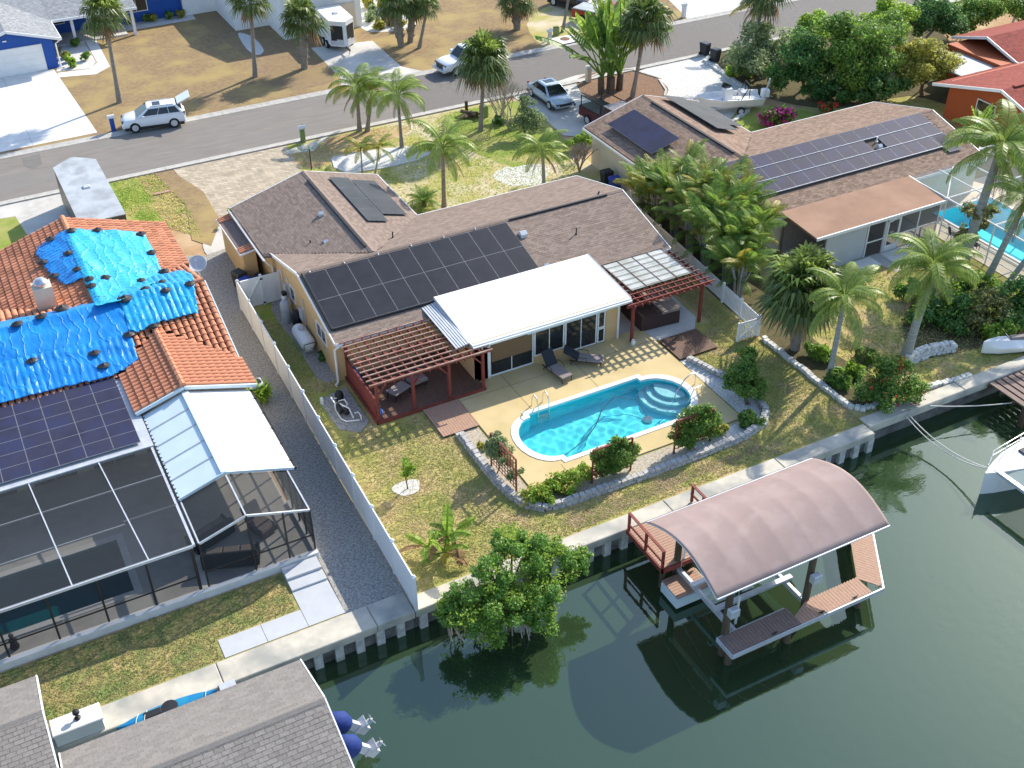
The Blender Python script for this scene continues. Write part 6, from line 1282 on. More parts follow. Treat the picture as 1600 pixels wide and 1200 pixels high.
# ================================================================== RETAINING WALL, STONE EDGES
def stones(name, label, path, L, D, Hh, mt, rows=1, seed=0, cat='retaining wall', jit=.02):
    r_ = random.Random(seed); p0 = path[0]; t = thing(name, label, cat, (p0[0],p0[1],0)); pts = [Vector((p[0],p[1],0)) for p in path]
    for row in range(rows):
        carry = -(row%2)*L*.5; back = row*D*.3
        for i in range(len(pts)-1):
            a, c_ = pts[i], pts[i+1]; d = (c_-a); ln_ = d.length; d.normalize(); nrm = Vector((-d.y,d.x,0)); s = carry
            while s < ln_:
                if s >= -L*.3:
                    o = a+d*s+nrm*(back+r_.uniform(-jit,jit)); h = Hh*(1+r_.uniform(-.1,.1)); w2 = D*(1+r_.uniform(-.08,.08)); l2 = L*.95
                    q = [o-nrm*w2/2, o+d*l2*.15-nrm*w2*.62, o+d*l2*.85-nrm*w2*.62, o+d*l2-nrm*w2/2, o+d*l2*.92+nrm*w2/2, o+d*l2*.08+nrm*w2/2]
                    b = MB(); b.prism([(v.x,v.y) for v in q], row*Hh+.002, row*Hh+h*.98); b.build('block', mt, t)
                s += L
            carry = s-ln_
    return t
RW = smooth_open = [(17.25,38.95),(17.2,37),(17.22,35.2),(17.35,33.9),(17.62,33.05),(18.2,32.45),(19.1,32.25),(21,32.2),(24,32.15),(27,32.2),(29,32.3),(30.3,32.65),(31.1,33.4),(31.4,34.4),(31.3,35.6),(30.9,37.0),(30.35,38.8)]
stones('retaining_wall', 'curved retaining wall of pale concrete blocks around the pool garden', RW, .3, .24, .15, M['stone'], 2, 1)
stones('stone_edging', 'straight edging of white painted stones below the two palms', [(34.88,38.6),(34.86,35),(34.82,32.6),(34.9,31.8),(35.3,31.35),(35.9,31.3),(36.5,31.5)], .27, .24, .2, M['stone_white'], 1, 2, 'stone edging', .04)
stones('stone_edging', 'short line of white stones right of the flowering shrub', [tuple(G(1430,610)[:2]),tuple(G(1465,602)[:2]),tuple(G(1510,590)[:2])], .3, .25, .18, M['stone_white'], 1, 3, 'stone edging', .05)
stones('stone_terrace', 'raised white stone terrace at the foot of the leaning palm', [tuple(G(1418,570)[:2]),tuple(G(1450,555)[:2]),tuple(G(1488,548)[:2])], .28, .3, .16, M['stone_white'], 3, 4, 'stone terrace', .05)
stones('stone_border', 'curved white stone border of the gravel yard by the boat trailer', [tuple(G(*p)[:2]) for p in ((1100,95),(1118,108),(1138,122),(1165,138),(1174,158),(1168,175),(1148,190),(1130,194))], .34, .26, .18, M['stone_white'], 1, 5, 'stone border', .04)
stones('stone_border', 'pale kerb ring around the mulch bed of the traveller palm', [tuple(G(*p)[:2]) for p in ((905,130),(940,113),(985,109),(1028,122),(1041,142),(1038,152))], .4, .14, .1, M['concrete'], 1, 6, 'stone border', .0)
stones('stone_border', 'white stones round the pale gravel bed on the front lawn', [tuple(G(*p)[:2]) for p in ((520,250),(523,262),(545,271),(600,263),(650,251))], .35, .1, .08, M['white_concrete'], 1, 7, 'stone border', .0)
b = MB(); tr_ = [(13.57+.62*math.cos(a)*(1+.15*math.sin(3*a)),36.6+.55*math.sin(a)*(1+.1*math.cos(2*a)),.02) for a in [2*math.pi*i/20 for i in range(20)]]; b.prism([p[:2] for p in tr_], 0, .03); tag(b.build('gravel_ring', M['white_gravel']), kind='structure')
# ================================================================== VEHICLES
def wheel(t, x, y, r=.34, w=.22):
    b = MB(); b.lathe([(r*.6,-w/2),(r*.93,-w/2),(r,-w*.3),(r,w*.3),(r*.93,w/2),(r*.6,w/2)], (x,y,r), 20, 'y'); o = b.build('wheel', M['rubber'], t, False)
    s = 1 if y > 0 else -1; b = MB(); b.lathe([(r*.62,-w*.3),(r*.62,w*.54),(r*.5,w*.51),(r*.1,w*.56),(.01,w*.57)] if s > 0 else [(.01,-w*.57),(r*.1,-w*.56),(r*.5,-w*.51),(r*.62,-w*.54),(r*.62,w*.3)], (x,y,r), 14, 'y'); b.build('rim', M['alu'], o, False)
def frust(xb0, xb1, wb, zb, xt0, xt1, wt, zt):
    return [Vector(p) for p in ((xb0,-wb,zb),(xb1,-wb,zb),(xb1,wb,zb),(xb0,wb,zb),(xt0,-wt,zt),(xt1,-wt,zt),(xt1,wt,zt),(xt0,wt,zt))]
def pane(t, q, u0, u1, v0, v1, nm, mt=None, off=.014):
    a, b_, c_, d_ = q   # bottom-left, bottom-right, top-right, top-left
    f = lambda u, v: a.lerp(b_,u).lerp(d_.lerp(c_,u), v); nn = (b_-a).cross(d_-a).normalized()*off
    p = [f(u0,v0),f(u1,v0),f(u1,v1),f(u0,v1)]; m = MB(); m.hexa([x-nn*.5 for x in p]+[x+nn for x in p]); return m.build(nm, mt or M['glass'], t, False)
def body(t, secs, paint, nm='body'):
    b = MB(); S = []
    for x, w, zl, zh in secs:
        S.append([(x,-w*.9,zl),(x,-w,zl+.12),(x,-w*1.01,(zl+zh)*.55),(x,-w*.95,zh-.06),(x,-w*.84,zh),(x,w*.84,zh),(x,w*.95,zh-.06),(x,w*1.01,(zl+zh)*.55),(x,w,zl+.12),(x,w*.9,zl)])
    b.loft(S); b.sm = True; return b.build(nm, paint, t, False)
def suv(loc, rz, paint, label, L=4.55, W=1.82, Hh=1.66, gate=False, name='parked_car', cat='car', low=False):
    t = thing(name, label, cat, loc, rz); w = W/2; zb = 1.06 if not low else .86
    body(t, [(-.5*L,w*.84,.42,zb-.12),(-.475*L,w*.96,.3,zb-.02),(-.3*L,w,.26,zb+.02),(.1*L,w,.26,zb),(.28*L,w*.99,.26,zb-.03),(.42*L,w*.94,.28,zb-.13),(.48*L,w*.84,.3,zb-.26),(.5*L,w*.7,.36,zb-.36)], paint)
    F = frust(-.485*L if not low else -.38*L,.27*L,w*.93,zb-.03,-.37*L if not low else -.2*L,.06*L,w*.68,Hh); b = MB(); b.hexa(F); cb = b.build('cabin', paint, t, False); bv = cb.modifiers.new('round','BEVEL'); bv.width = .09; bv.segments = 3; bv.limit_method = 'NONE'
    pane(t, [F[1],F[2],F[6],F[5]], .05,.95,.08,.9, 'windshield'); pane(t, [F[3],F[0],F[4],F[7]], .08,.92,.25,.9, 'rear_window')
    for a, b_, c_, d_ in ((F[0],F[1],F[5],F[4]),(F[2],F[3],F[7],F[6])):
        for u0, u1 in ((.07,.3),(.315,.56),(.575,.9)): pane(t, [a,b_,c_,d_], u0 if a is F[0] else 1-u1, u1 if a is F[0] else 1-u0, .15, .82, 'side_window')
    for x in (-.3*L,.3*L):
        for y in (-w+.08,w-.08): wheel(t, x, y, .38 if not low else .34)
    for s in (-1,1):
        b = MB(); b.bbox(.455*L,.492*L,s*w*.62-.16,s*w*.62+.16,zb-.36,zb-.22,.02); b.build('headlight', M['glass'], t, False); b = MB(); b.box(-.495*L,-.47*L,s*w*.8-.07,s*w*.8+.07,zb-.25,zb+.05); b.build('taillight', M['red_paint'], t, False); b = MB(); b.bbox(.13*L,.17*L,s*w*1.08-.07,s*w*1.08+.07,zb,zb+.13,.02); b.build('mirror', paint, t, False)
        if not low: b = MB(); b.bar((-.34*L,s*w*.6,Hh+.025),(.02*L,s*w*.6,Hh+.025),.035,.035); b.build('roof_rail', M['alu'], t, False)
    for s in (-1,1): b = MB(); b.bbox(-.46*L,.46*L,s*w*1.0-.03,s*w*1.0+.03,.22,.42,.02); b.build('sill', M['black'], t, False)
    b = MB(); b.box(.485*L,.503*L,-w*.55,w*.55,.45,.62); b.build('grille', M['black'], t, False)
    b = MB(); b.box(-.14*L,-.02*L,-w*.4,w*.4,Hh,Hh+.012); b.build('sunroof', M['glass'], t, False)
    if gate:
        b = MB(); b.bar((-.4*L,0,Hh+.02),(-.4*L-.95,0,Hh+.42), w*1.5, .06); g = b.build('tailgate', paint, t, False); b = MB(); b.bar((-.4*L-.1,0,Hh+.02),(-.4*L-.6,0,Hh+.22), w*1.2, .03); b.build('tailgate_glass', M['glass'], g, False)
    return t
def pickup(loc, rz, paint, label, L=5.7, W=2.0, cover=None, rack=False):
    t = thing('pickup_truck', label, 'pickup', loc, rz); w = W/2
    body(t, [(-.02*L,w*.97,.4,1.12),(.1*L,w,.38,1.14),(.24*L,w,.38,1.14),(.4*L,w*.95,.4,1.1),(.47*L,w*.9,.42,1.0),(.5*L,w*.82,.48,.86)], paint)
    b = MB(); b.box(-.5*L,-.02*L,-w*.97,w*.97,.45,.62); b.box(-.5*L,-.02*L,-w*.97,-w*.97+.09,.62,1.14); b.box(-.5*L,-.02*L,w*.97-.09,w*.97,.62,1.14); b.box(-.5*L,-.485*L,-w*.97+.09,w*.97-.09,.62,1.12); b.build('cargo_bed', paint, t, False)
    F = frust(-.04*L,.24*L,w*.93,1.1,.0*L,.12*L,w*.74,1.85); b = MB(); b.hexa(F); b.build('cab', paint, t, False)
    pane(t, [F[1],F[2],F[6],F[5]], .05,.95,.08,.9, 'windshield'); pane(t, [F[3],F[0],F[4],F[7]], .08,.92,.2,.85, 'rear_window')
    for a, b_, c_, d_ in ((F[0],F[1],F[5],F[4]),(F[2],F[3],F[7],F[6])): pane(t, [a,b_,c_,d_], .1,.48,.12,.85,'side_window'); pane(t, [a,b_,c_,d_], .52,.9,.12,.85,'side_window')
    for x in (-.31*L,.33*L):
        for y in (-w+.1,w-.1): wheel(t, x, y, .39, .26)
    for s in (-1,1): b = MB(); b.bbox(.465*L,.495*L,s*w*.68-.14,s*w*.68+.14,.72,.95,.02); b.build('headlight', M['glass'], t, False); b = MB(); b.bbox(.16*L,.2*L,s*w*1.12-.1,s*w*1.12+.1,1.15,1.4,.02); b.build('mirror', paint, t, False)
    b = MB(); b.box(.485*L,.503*L,-w*.5,w*.5,.6,.95); b.build('grille', M['black'], t, False); b = MB(); b.bbox(.48*L,.53*L,-w*.9,w*.9,.42,.58,.03); b.build('bumper', M['alu'], t, False)
    if cover: b = MB(); b.bbox(-.49*L,-.03*L,-w*.95,w*.95,1.14,1.22,.03); b.build('bed_cover', cover, t, False)
    if rack:
        for s in (-1,1):
            for x in (-.47*L,-.06*L): b = MB(); b.bar((x,s*w*.9,1.12),(x,s*w*.9,1.95),.06,.06); b.build('rack_post', M['black'], t, False)
            b = MB(); b.bar((-.47*L,s*w*.9,1.95),(.13*L,s*w*.9,1.95),.06,.06); b.build('rack_rail', M['black'], t, False)
        for i in range(9): b = MB(); x = -.0*L+i*.14-.1; b.bar((x,-w*.85,1.96),(x,w*.85,1.96),.05,.03); b.build('rack_slat', M['alu'], t, False)
    return t
a_, c_ = G(217,207), G(276,199); dd = a_-c_; mid = (a_+c_)/2
suv((mid.x, mid.y+.85, .012), math.atan2(dd.y,dd.x), M['white_car'], 'white SUV with its tailgate open on the far kerb', gate=True)
f_ = G(708,117); pickup((f_.x+1.9,f_.y+.75,.012), R(186), M['white_car'], 'white pickup truck parked behind the thick fan palm')
s0, s1 = G(838,150), G(893,190); dd = s1-s0; suv(tuple(s0.lerp(s1,.42)+Vector((.5,.9,.02))), math.atan2(dd.y,dd.x), M['silver_car'], 'silver blue sedan on the driveway behind the bare shrub', 4.7, 1.82, 1.43, low=True)
s0, s1 = G(903,192), G(950,218); dd = Vector((.1,-1,0)); pickup((42.1,65.2,.02), math.atan2(dd.y,dd.x), M['maroon_paint'], 'maroon pickup with ladder rack half hidden by the brown roof', cover=M['black'], rack=True)
g_ = G(975,48); pickup((g_.x-.6,g_.y+2.2,.02), R(-62), M['red_paint'], 'bright red pickup on the far driveway behind the traveller palm', cover=M['trailer_roof'])
g_ = G(912,15); suv((g_.x-.6,g_.y+1.2,.02), R(-70), M['black_car'], 'black car at the top edge beside the red pickup')
# box trailer in the far driveway, nose to the street
def box_trailer(loc, rz, label, L, W, Hh, side, roof, nose=.7, name='cargo_trailer', dark=None):
    t = thing(name, label, 'trailer', loc, rz); w = W/2
    prof = [(-L/2,-w),(L/2-nose,-w),(L/2,-.12),(L/2,.12),(L/2-nose,w),(-L/2,w)]
    b = MB(); b.prism(prof, .45, Hh); b.build('body', side, t, False)
    b = MB(); b.prism([(x*1.006,y*1.012) for x, y in prof], Hh, Hh+.05); r_ = b.build('roof', roof, t, False)
    b = MB(); b.bbox(-.3,.1,-.2,.2,Hh+.05,Hh+.16,.03); b.build('roof_vent', M['alu'], r_, False)
    for s in (-1,1):
        b = MB(); b.bar((L/2-nose*.92,s*w*.94,Hh*.62),(L/2-.04,s*.17,Hh*.62), .03, Hh*.5); b.build('nose_panel', dark or side, t, False)
        b = MB(); b.bar((L/2-nose,s*w*.99,.8),(L/2,s*.14,.8), .035, .5); b.build('stone_guard', M['alu'], t, False)
        for x in (-.4,.45): wheel(t, x, s*(w+.05), .33, .2)
    b = MB(); b.bar((L/2-.2,0,.45),(L/2+1.0,0,.45),.1,.1); b.build('tow_bar', M['black'], t, False); b = MB(); b.tube([(L/2+.7,0,.0),(L/2+.7,0,.8)], .04, 6); b.build('jack', M['alu'], t, False)
    b = MB(); b.box(-L/2,L/2-nose,-w*.96,w*.96,.38,.45); b.build('chassis', M['black'], t, False)
    return t
n_ = G(546,84); box_trailer((n_.x,n_.y+2.6,.015), R(-92), 'white box trailer with dark v shaped nose on the far driveway', 4.4, 2.1, 2.5, M['white'], M['white'], .8, dark=M['black'])
box_trailer((6.35,68.2,.015), R(90), 'long grey v nosed cargo trailer beside the tile roof', 9.4, 2.6, 2.75, M['trailer_side'], M['trailer_roof'], 1.0)
# skiff on a trailer
bo = thing('skiff', 'white open skiff with console and grey seat on a trailer', 'boat', tuple(G(1138,172)), R(160))
b = MB(); secs = []
for x, w_, zt, zb_ in ((-2.4,.95,1.1,.55),(-1,1.0,1.1,.5),(.8,.95,1.12,.52),(1.9,.6,1.2,.62),(2.5,.06,1.3,.85)): secs.append([(x,-w_,zt),(x,-w_*.75,zb_),(x,w_*.75,zb_),(x,w_,zt),(x,w_*.85,zt),(x,w_*.8,zt-.3),(x,-w_*.8,zt-.3),(x,-w_*.85,zt)])
b.loft(secs); b.build('hull', M['white'], bo, False)
b = MB(); b.bbox(-.1,.5,-.4,.4,.85,1.75,.08); b.build('console', M['white'], bo, False); b = MB(); b.bar((.42,0,1.7),(.25,0,2.05),.7,.03,(0,1,0)); b.build('windscreen', M['glass'], bo, False)
b = MB(); b.bbox(-1.2,-.7,-.5,.5,1.2,1.45,.06); b.build('seat', M['concrete_blue'], bo, False); b = MB(); b.tube([(-1.3,-.55,.9),(-1.3,-.55,2.0),(-1.3,.55,2.0),(-1.3,.55,.9)], .035, 6); b.tube([(-.7,-.55,.9),(-1.3,-.55,2.0)], .035, 6); b.tube([(-.7,.55,.9),(-1.3,.55,2.0)], .035, 6); b.build('seat_frame', M['black'], bo, False)
b = MB(); b.bbox(-2.95,-2.4,-.22,.22,.9,1.5,.08); b.build('engine', M['white'], bo, False); b = MB(); b.bar((-2.3,.8,1.0),(-2.6,.85,2.6),.12,.08); b.build('anchor_pole', M['concrete_blue'], bo, False)
tl = thing('boat_trailer', 'galvanised trailer under the white skiff', 'trailer', tuple(G(1138,172)), R(160))
for s in (-1,1):
    b = MB(); b.bar((-2.4,s*.6,.45),(2.0,s*.6,.45),.1,.1); b.build('frame_rail', M['alu'], tl, False); wheel(tl, -.6, s*1.05, .3, .18)
b = MB(); b.bar((1.9,0,.45),(3.6,0,.45),.1,.1); b.build('tow_bar', M['alu'], tl, False)
# ================================================================== STREET FURNITURE
def mailbox(px, label, mt, h=1.15, w=.2):
    g = G(*px); t = thing('mailbox', label, 'mailbox', tuple(g)); b = MB(); b.box(-w/2,w/2,-w/2,w/2,0,h); b.build('post', mt, t, False)
    b = MB(); b.extr([(-.11,h),(.11,h),(.11,h+.16),(.05,h+.24),(-.05,h+.24),(-.11,h+.16)], -.25, .25); b.build('box', M['white'], t, False); b = MB(); b.bar((.1,.13,h+.1),(.1,.13,h+.3),.02,.05); b.build('flag', M['red_paint'], t, False)
mailbox((178,205), 'blue mailbox post on the kerb behind the white SUV nose', M['blue_paint'], 1.0, .3); mailbox((474,222), 'green mailbox post at the end of the paver driveway', M['leaf_grey'], 1.0, .3); mailbox((919,128), 'tan brick mailbox post by the traveller palm', M['cream_stucco'], 1.1, .36); mailbox((859,68), 'grey mailbox post on the far verge by the storm drain', M['alu'], 1.0, .24); mailbox((1068,27), 'white mailbox post at the white gravel yard', M['white'], 1.0, .3)
def ubox(px, s, h, mt, label): g = G(*px); b = MB(); b.bbox(g.x-s,g.x+s,g.y-s,g.y+s,0,h,.05); tag(b.build('utility_box', mt), label, 'utility box')
ubox((869,55), .2, .75, M['leaf_grey'], 'small green utility box on the far verge'); ubox((756,182), .25, .85, M['leaf_grey'], 'grey green utility box beside the tall fan palm')
sd_ = thing('storm_drain', 'concrete storm drain with round iron lid on the far kerb', 'storm drain', tuple(G(882,64))); b = MB(); b.prism([(-1.0,-.9),(1.2,-.9),(1.2,.8),(-1.0,.8)], 0, .13); b.build('slab', M['white_concrete'], sd_, False); b = MB(); b.lathe([(.02,.135),(.42,.135),(.42,.15),(.02,.15)], (.1,.1,0), 18); b.build('lid', M['mulch'], sd_, False); b = MB(); b.box(-.9,1.1,-.93,-.9,.02,.11); b.build('inlet', M['black'], sd_, False)
g = G(729,176); pt_ = MB(); pt_.box(g.x-.09,g.x+.09,g.y-.09,g.y+.09,0,.9); tag(pt_.build('wooden_post', M['pile_wood']), 'short grey wooden post behind the stump pile on the front lawn', 'post')
lg = thing('log_pile', 'pile of cut logs and roots left of the tall fan palm', 'logs', tuple(G(731,185)))
for i in range(7): r_ = random.Random(i); a = r_.uniform(0,3.1); b = MB(); b.tube([(-.6*math.cos(a)+r_.uniform(-.4,.4),-.5*math.sin(a),.1+.05*i),(.6*math.cos(a),.5*math.sin(a)+r_.uniform(-.3,.3),.14+.06*i)], .09, 7); b.build('log', M['bark'], lg, False)
g = G(487,265); sg = MB(); sg.tube([(g.x,g.y,0),(g.x,g.y,1.5)], .04, 6); tag(sg.build('lamp_post', M['black']), 'thin black post at the edge of the paver driveway', 'post')
wd = MB(); g = G(262,300); wd.box(g.x-.9,g.x+.2,g.y-.1,g.y+.15,.01,.06); tag(wd.build('timber_board', M['deck_tan']), 'loose tan board on the dry strip beside the driveway', 'board')
# trellises
def trellis(a, b_, h, label):
    a = Vector((*a,0)); b_ = Vector((*b_,0)); t = thing('trellis', label, 'trellis', tuple(a)); d = b_-a; L = d.length; d.normalize()
    for s in (0,1): p = a+d*L*s; m = MB(); m.tube([p,p+Vector((0,0,h))], .05, 6); m.build('post', M['red_wood'], t)
    m = MB(); m.bar(a+Vector((0,0,h)), b_+Vector((0,0,h)), .08, .05); m.build('top_rail', M['red_wood'], t)
    for i in range(1,9): p = a+d*L*i/9; m = MB(); m.bar(p+Vector((0,0,.2)), p+Vector((0,0,h)), .025, .025); m.build('vertical_lath', M['red_wood'], t)
    for i in range(9): z = .25+i*(h-.3)/8; m = MB(); m.bar(a+Vector((0,.02,z)), b_+Vector((0,.02,z)), .025, .025); m.build('cross_lath', M['red_wood'], t)
trellis((17.72,34.0),(17.6,36.2),1.9,'red lattice trellis at the left end of the pool garden'); trellis((21.0,32.95),(23.0,32.9),1.9,'red lattice trellis with vine in the middle of the pool garden'); trellis((25.4,32.95),(27.4,32.9),1.9,'red lattice trellis with vine nearest the pool steps')
# ================================================================== VEGETATION
def leaf_arrays(blobs, n, size, seed, up=.35, shell=.45, long=1.6, sub=11, subr=.38):
    """leaf shaped faces spread over clumps: blobs are (x,y,z,rx,ry,rz)"""
    rg = np.random.default_rng(seed); B = []
    for bl in blobs:
        x,y,z,rx,ry,rz = bl
        for k in range(sub):
            d = rg.normal(size=3); d /= np.linalg.norm(d); d[2] = d[2]*.9+.1; rr = rg.uniform(.35,.8)
            B.append((x+d[0]*rx*rr, y+d[1]*ry*rr, z+d[2]*rz*rr, rx*subr*rg.uniform(.7,1.25), ry*subr*rg.uniform(.7,1.25), rz*subr*rg.uniform(.65,1.1)))
    B = np.array(B); w_ = (B[:,3]*B[:,4]*B[:,5])**.67; w_ /= w_.sum(); k = rg.choice(len(B), n, p=w_); Q = B[k]
    d = rg.normal(size=(n,3)); d /= np.linalg.norm(d,axis=1)[:,None]; r = shell+(1-shell)*rg.random(n)**.6; r *= rg.uniform(.85,1.18,n)
    P = Q[:,:3]+d*Q[:,3:]*r[:,None]
    nrm = d*.8+rg.normal(size=(n,3))*.55; nrm[:,2] += up; nrm /= np.linalg.norm(nrm,axis=1)[:,None]
    t = np.cross(nrm, rg.normal(size=(n,3))); t /= np.linalg.norm(t,axis=1)[:,None]; s = np.cross(nrm,t); L = size*rg.uniform(.65,1.3,n)[:,None]
    V = np.stack([P-t*L*long*.5, P+s*L*.5-t*L*.1, P+t*L*long*.5-nrm*L*.15, P-s*L*.5-t*L*.1],1).reshape(-1,3)
    return V, np.arange(4*n).reshape(n,4)
def foliage(parent, blobs, n, size, mt, seed, name='crown', **kw):
    V, F = leaf_arrays(blobs, n, size, seed, **kw); off = np.array(WLOC.get(parent.name,(0,0,0))) if parent is not None else 0
    return obj(name, npmesh(name, V-off, F, mt), None, parent)
def limbs(parent, base, tips, r0, mt, seed, name='trunk', fork=.35):
    """tapered trunk that forks towards each clump"""
    r_ = random.Random(seed); base = Vector(base); c = sum((Vector(t) for t in tips), Vector())/len(tips); f = base.lerp(c, fork)+Vector((r_.uniform(-.1,.1),r_.uniform(-.1,.1),0))
    b = MB(); b.tube([base, base.lerp(f,.5)+Vector((r_.uniform(-.08,.08),r_.uniform(-.08,.08),0)), f], [r0*1.25,r0,r0*.85], 8)
    o = b.build(name, mt, parent)
    for t in tips:
        t = Vector(t); m_ = f.lerp(t,.5)+Vector((r_.uniform(-.2,.2),r_.uniform(-.2,.2),r_.uniform(0,.25))); b = MB(); b.tube([f-Vector((0,0,.05)), m_, t], [r0*.65,r0*.42,r0*.15], 6); b.build('limb', mt, parent)
    return o
def P3(px, py, z, r, fx=1, fz=.85):
    if px == 'w': x, y, z2 = py; return (x,y,z2,z,z*.55,z*.9)
    g = G(px,py,z); return (g.x,g.y,g.z,r*fx,r*fx,r*fz)
def tree(label, base, blobs, n, size, mt, seed, name='tree', cat='tree', r0=.12, group=None, bark='bark', flowers=None, extra=None, **kw):
    g = G(*base) if len(base) == 2 else Vector(base); bl = [P3(*q) for q in blobs]; t = thing(name, label, cat, tuple(g), 0, group)
    limbs(t, g, [b[:3] for b in bl], r0, M[bark], seed); foliage(t, bl, n, size, M[mt], seed, **kw)
    if extra: foliage(t, bl, extra[1], size*extra[2], M[extra[0]], seed+50, 'outer_leaves', shell=.8, **kw)  # second leaf colour on the outer shell; bright ones paint in sunlight
    if flowers: foliage(t, bl, flowers[1], flowers[2], M[flowers[0]], seed+99, 'blossom', shell=.85, long=1.1)
    return t
# ---- palm parts
def feather_mesh(L, e0, bend, nl, ll, hang, mt, seed, wid=.04):
    r_ = random.Random(seed); b = MB(); pts = []; p = Vector((0,0,0)); N = 14
    for i in range(N+1):
        pts.append(p.copy()); t = i/N; a = e0-bend*t**1.2; p = p+Vector((math.cos(a),0,math.sin(a)))*L/N
    b.tube(pts, [.028*(1-.8*i/N)+.006 for i in range(N+1)], 4, False)
    for i in range(nl):
        t = .16+.84*i/nl; k = min(int(t*N), N-1); q = pts[k].lerp(pts[k+1], t*N-k); tan = (pts[k+1]-pts[k]).normalized()
        l = ll*(math.sin(math.pi*(.12+.86*t))**.7)*r_.uniform(.85,1.1)
        for s in (-1,1):
            d1 = (tan*.55+Vector((0,s,0))*.85+Vector((0,0,.15-hang*.4))).normalized(); d2 = (tan*.35+Vector((0,s,0))*(.75-hang*.5)+Vector((0,0,-hang*1.1))).normalized()
            side = tan*wid*.5*r_.uniform(.8,1.2); m1 = q+d1*l*.5; e_ = m1+d2*l*.55+Vector((0,0,r_.uniform(-.05,.02)))
            n = len(b.v); b.v += [tuple(q-side*.6),tuple(q+side*.6),tuple(m1+side),tuple(m1-side),tuple(e_)]; b.f += [(n,n+1,n+2,n+3),(n+3,n+2,n+4)]
    me = b.mesh('frond', smooth=False); me.materials.append(mt); return me
def fan_mesh(pet, blade, e0, droop, mt, seed, seg=20, spread=250):
    r_ = random.Random(seed); b = MB(); d = Vector((math.cos(e0),0,math.sin(e0))); h = d*pet-Vector((0,0,pet*pet*.08)); b.tube([(0,0,0), tuple(d*pet*.5), tuple(h)], [.03,.022,.018], 4, False)
    up = Vector((-math.sin(e0),0,math.cos(e0)))
    for i in range(seg):
        a = R(-spread/2+spread*(i+.5)/seg); dr = (d*math.cos(a)+Vector((0,1,0))*math.sin(a)).normalized(); l = blade*(1-.25*abs(a)/R(spread/2))*r_.uniform(.85,1.12); wv = dr.cross(up)*(l*math.sin(R(spread/seg/2))*.95)
        m1 = h+dr*l*.55+up*.06*r_.uniform(-.5,1); e_ = h+dr*l*.95-Vector((0,0,droop*l*r_.uniform(.6,1.3))); n = len(b.v)
        b.v += [tuple(h), tuple(m1+wv*.55), tuple(m1-wv*.55), tuple(e_)]; b.f += [(n,n+1,n+2),(n+1,n+3,n+2)]
    me = b.mesh('frond', smooth=False); me.materials.append(mt); return me
QF = {k: [feather_mesh(2.5, e, bd, 46, .62, hg, M[mt], 10+i) for i, (e, bd, hg) in enumerate(((1.3,1.7,.5),(.95,2.1,.8),(.55,2.1,1.0),(.05,1.5,1.1)))] for k, mt in (('green','frond_queen'),('yellow','frond_yellow'))}
QD = [feather_mesh(2.0, -.7, .8, 20, .4, 1.2, M['frond_dead'], 77)]
AF = {k: [feather_mesh(1.8, e, bd, 34, .42, hg, M[mt], 30+i, .036) for i, (e, bd, hg) in enumerate(((1.35,.9,.2),(1.1,1.3,.35),(.8,1.5,.5)))] for k, mt in (('green','frond_queen'),('yellow','frond_yellow'),('mid','leaf_mid'))}
SF = [fan_mesh(.75, .95, e, dp, M['frond_sabal'], 50+i) for i, (e, dp) in enumerate(((1.3,.25),(.85,.35),(.4,.5),(-.1,.6),(-.5,.5)))]
SB2 = [fan_mesh(.75, .95, e, dp, M['frond_queen'], 150+i) for i, (e, dp) in enumerate(((1.3,.25),(.85,.35)))]
SD = [fan_mesh(.7, .8, -.9, .5, M['frond_dead'], 60, 14), fan_mesh(.7, .85, -.7, .6, M['frond_dead'], 61, 14)]
def put(me, t, p, az, s, tilt=0, roll=0):
    o = bpy.data.objects.new('frond', me); C.objects.link(o); o.parent = t; o.location = p; o.rotation_euler = (roll, tilt, az); o.scale = (s,s,s); return o
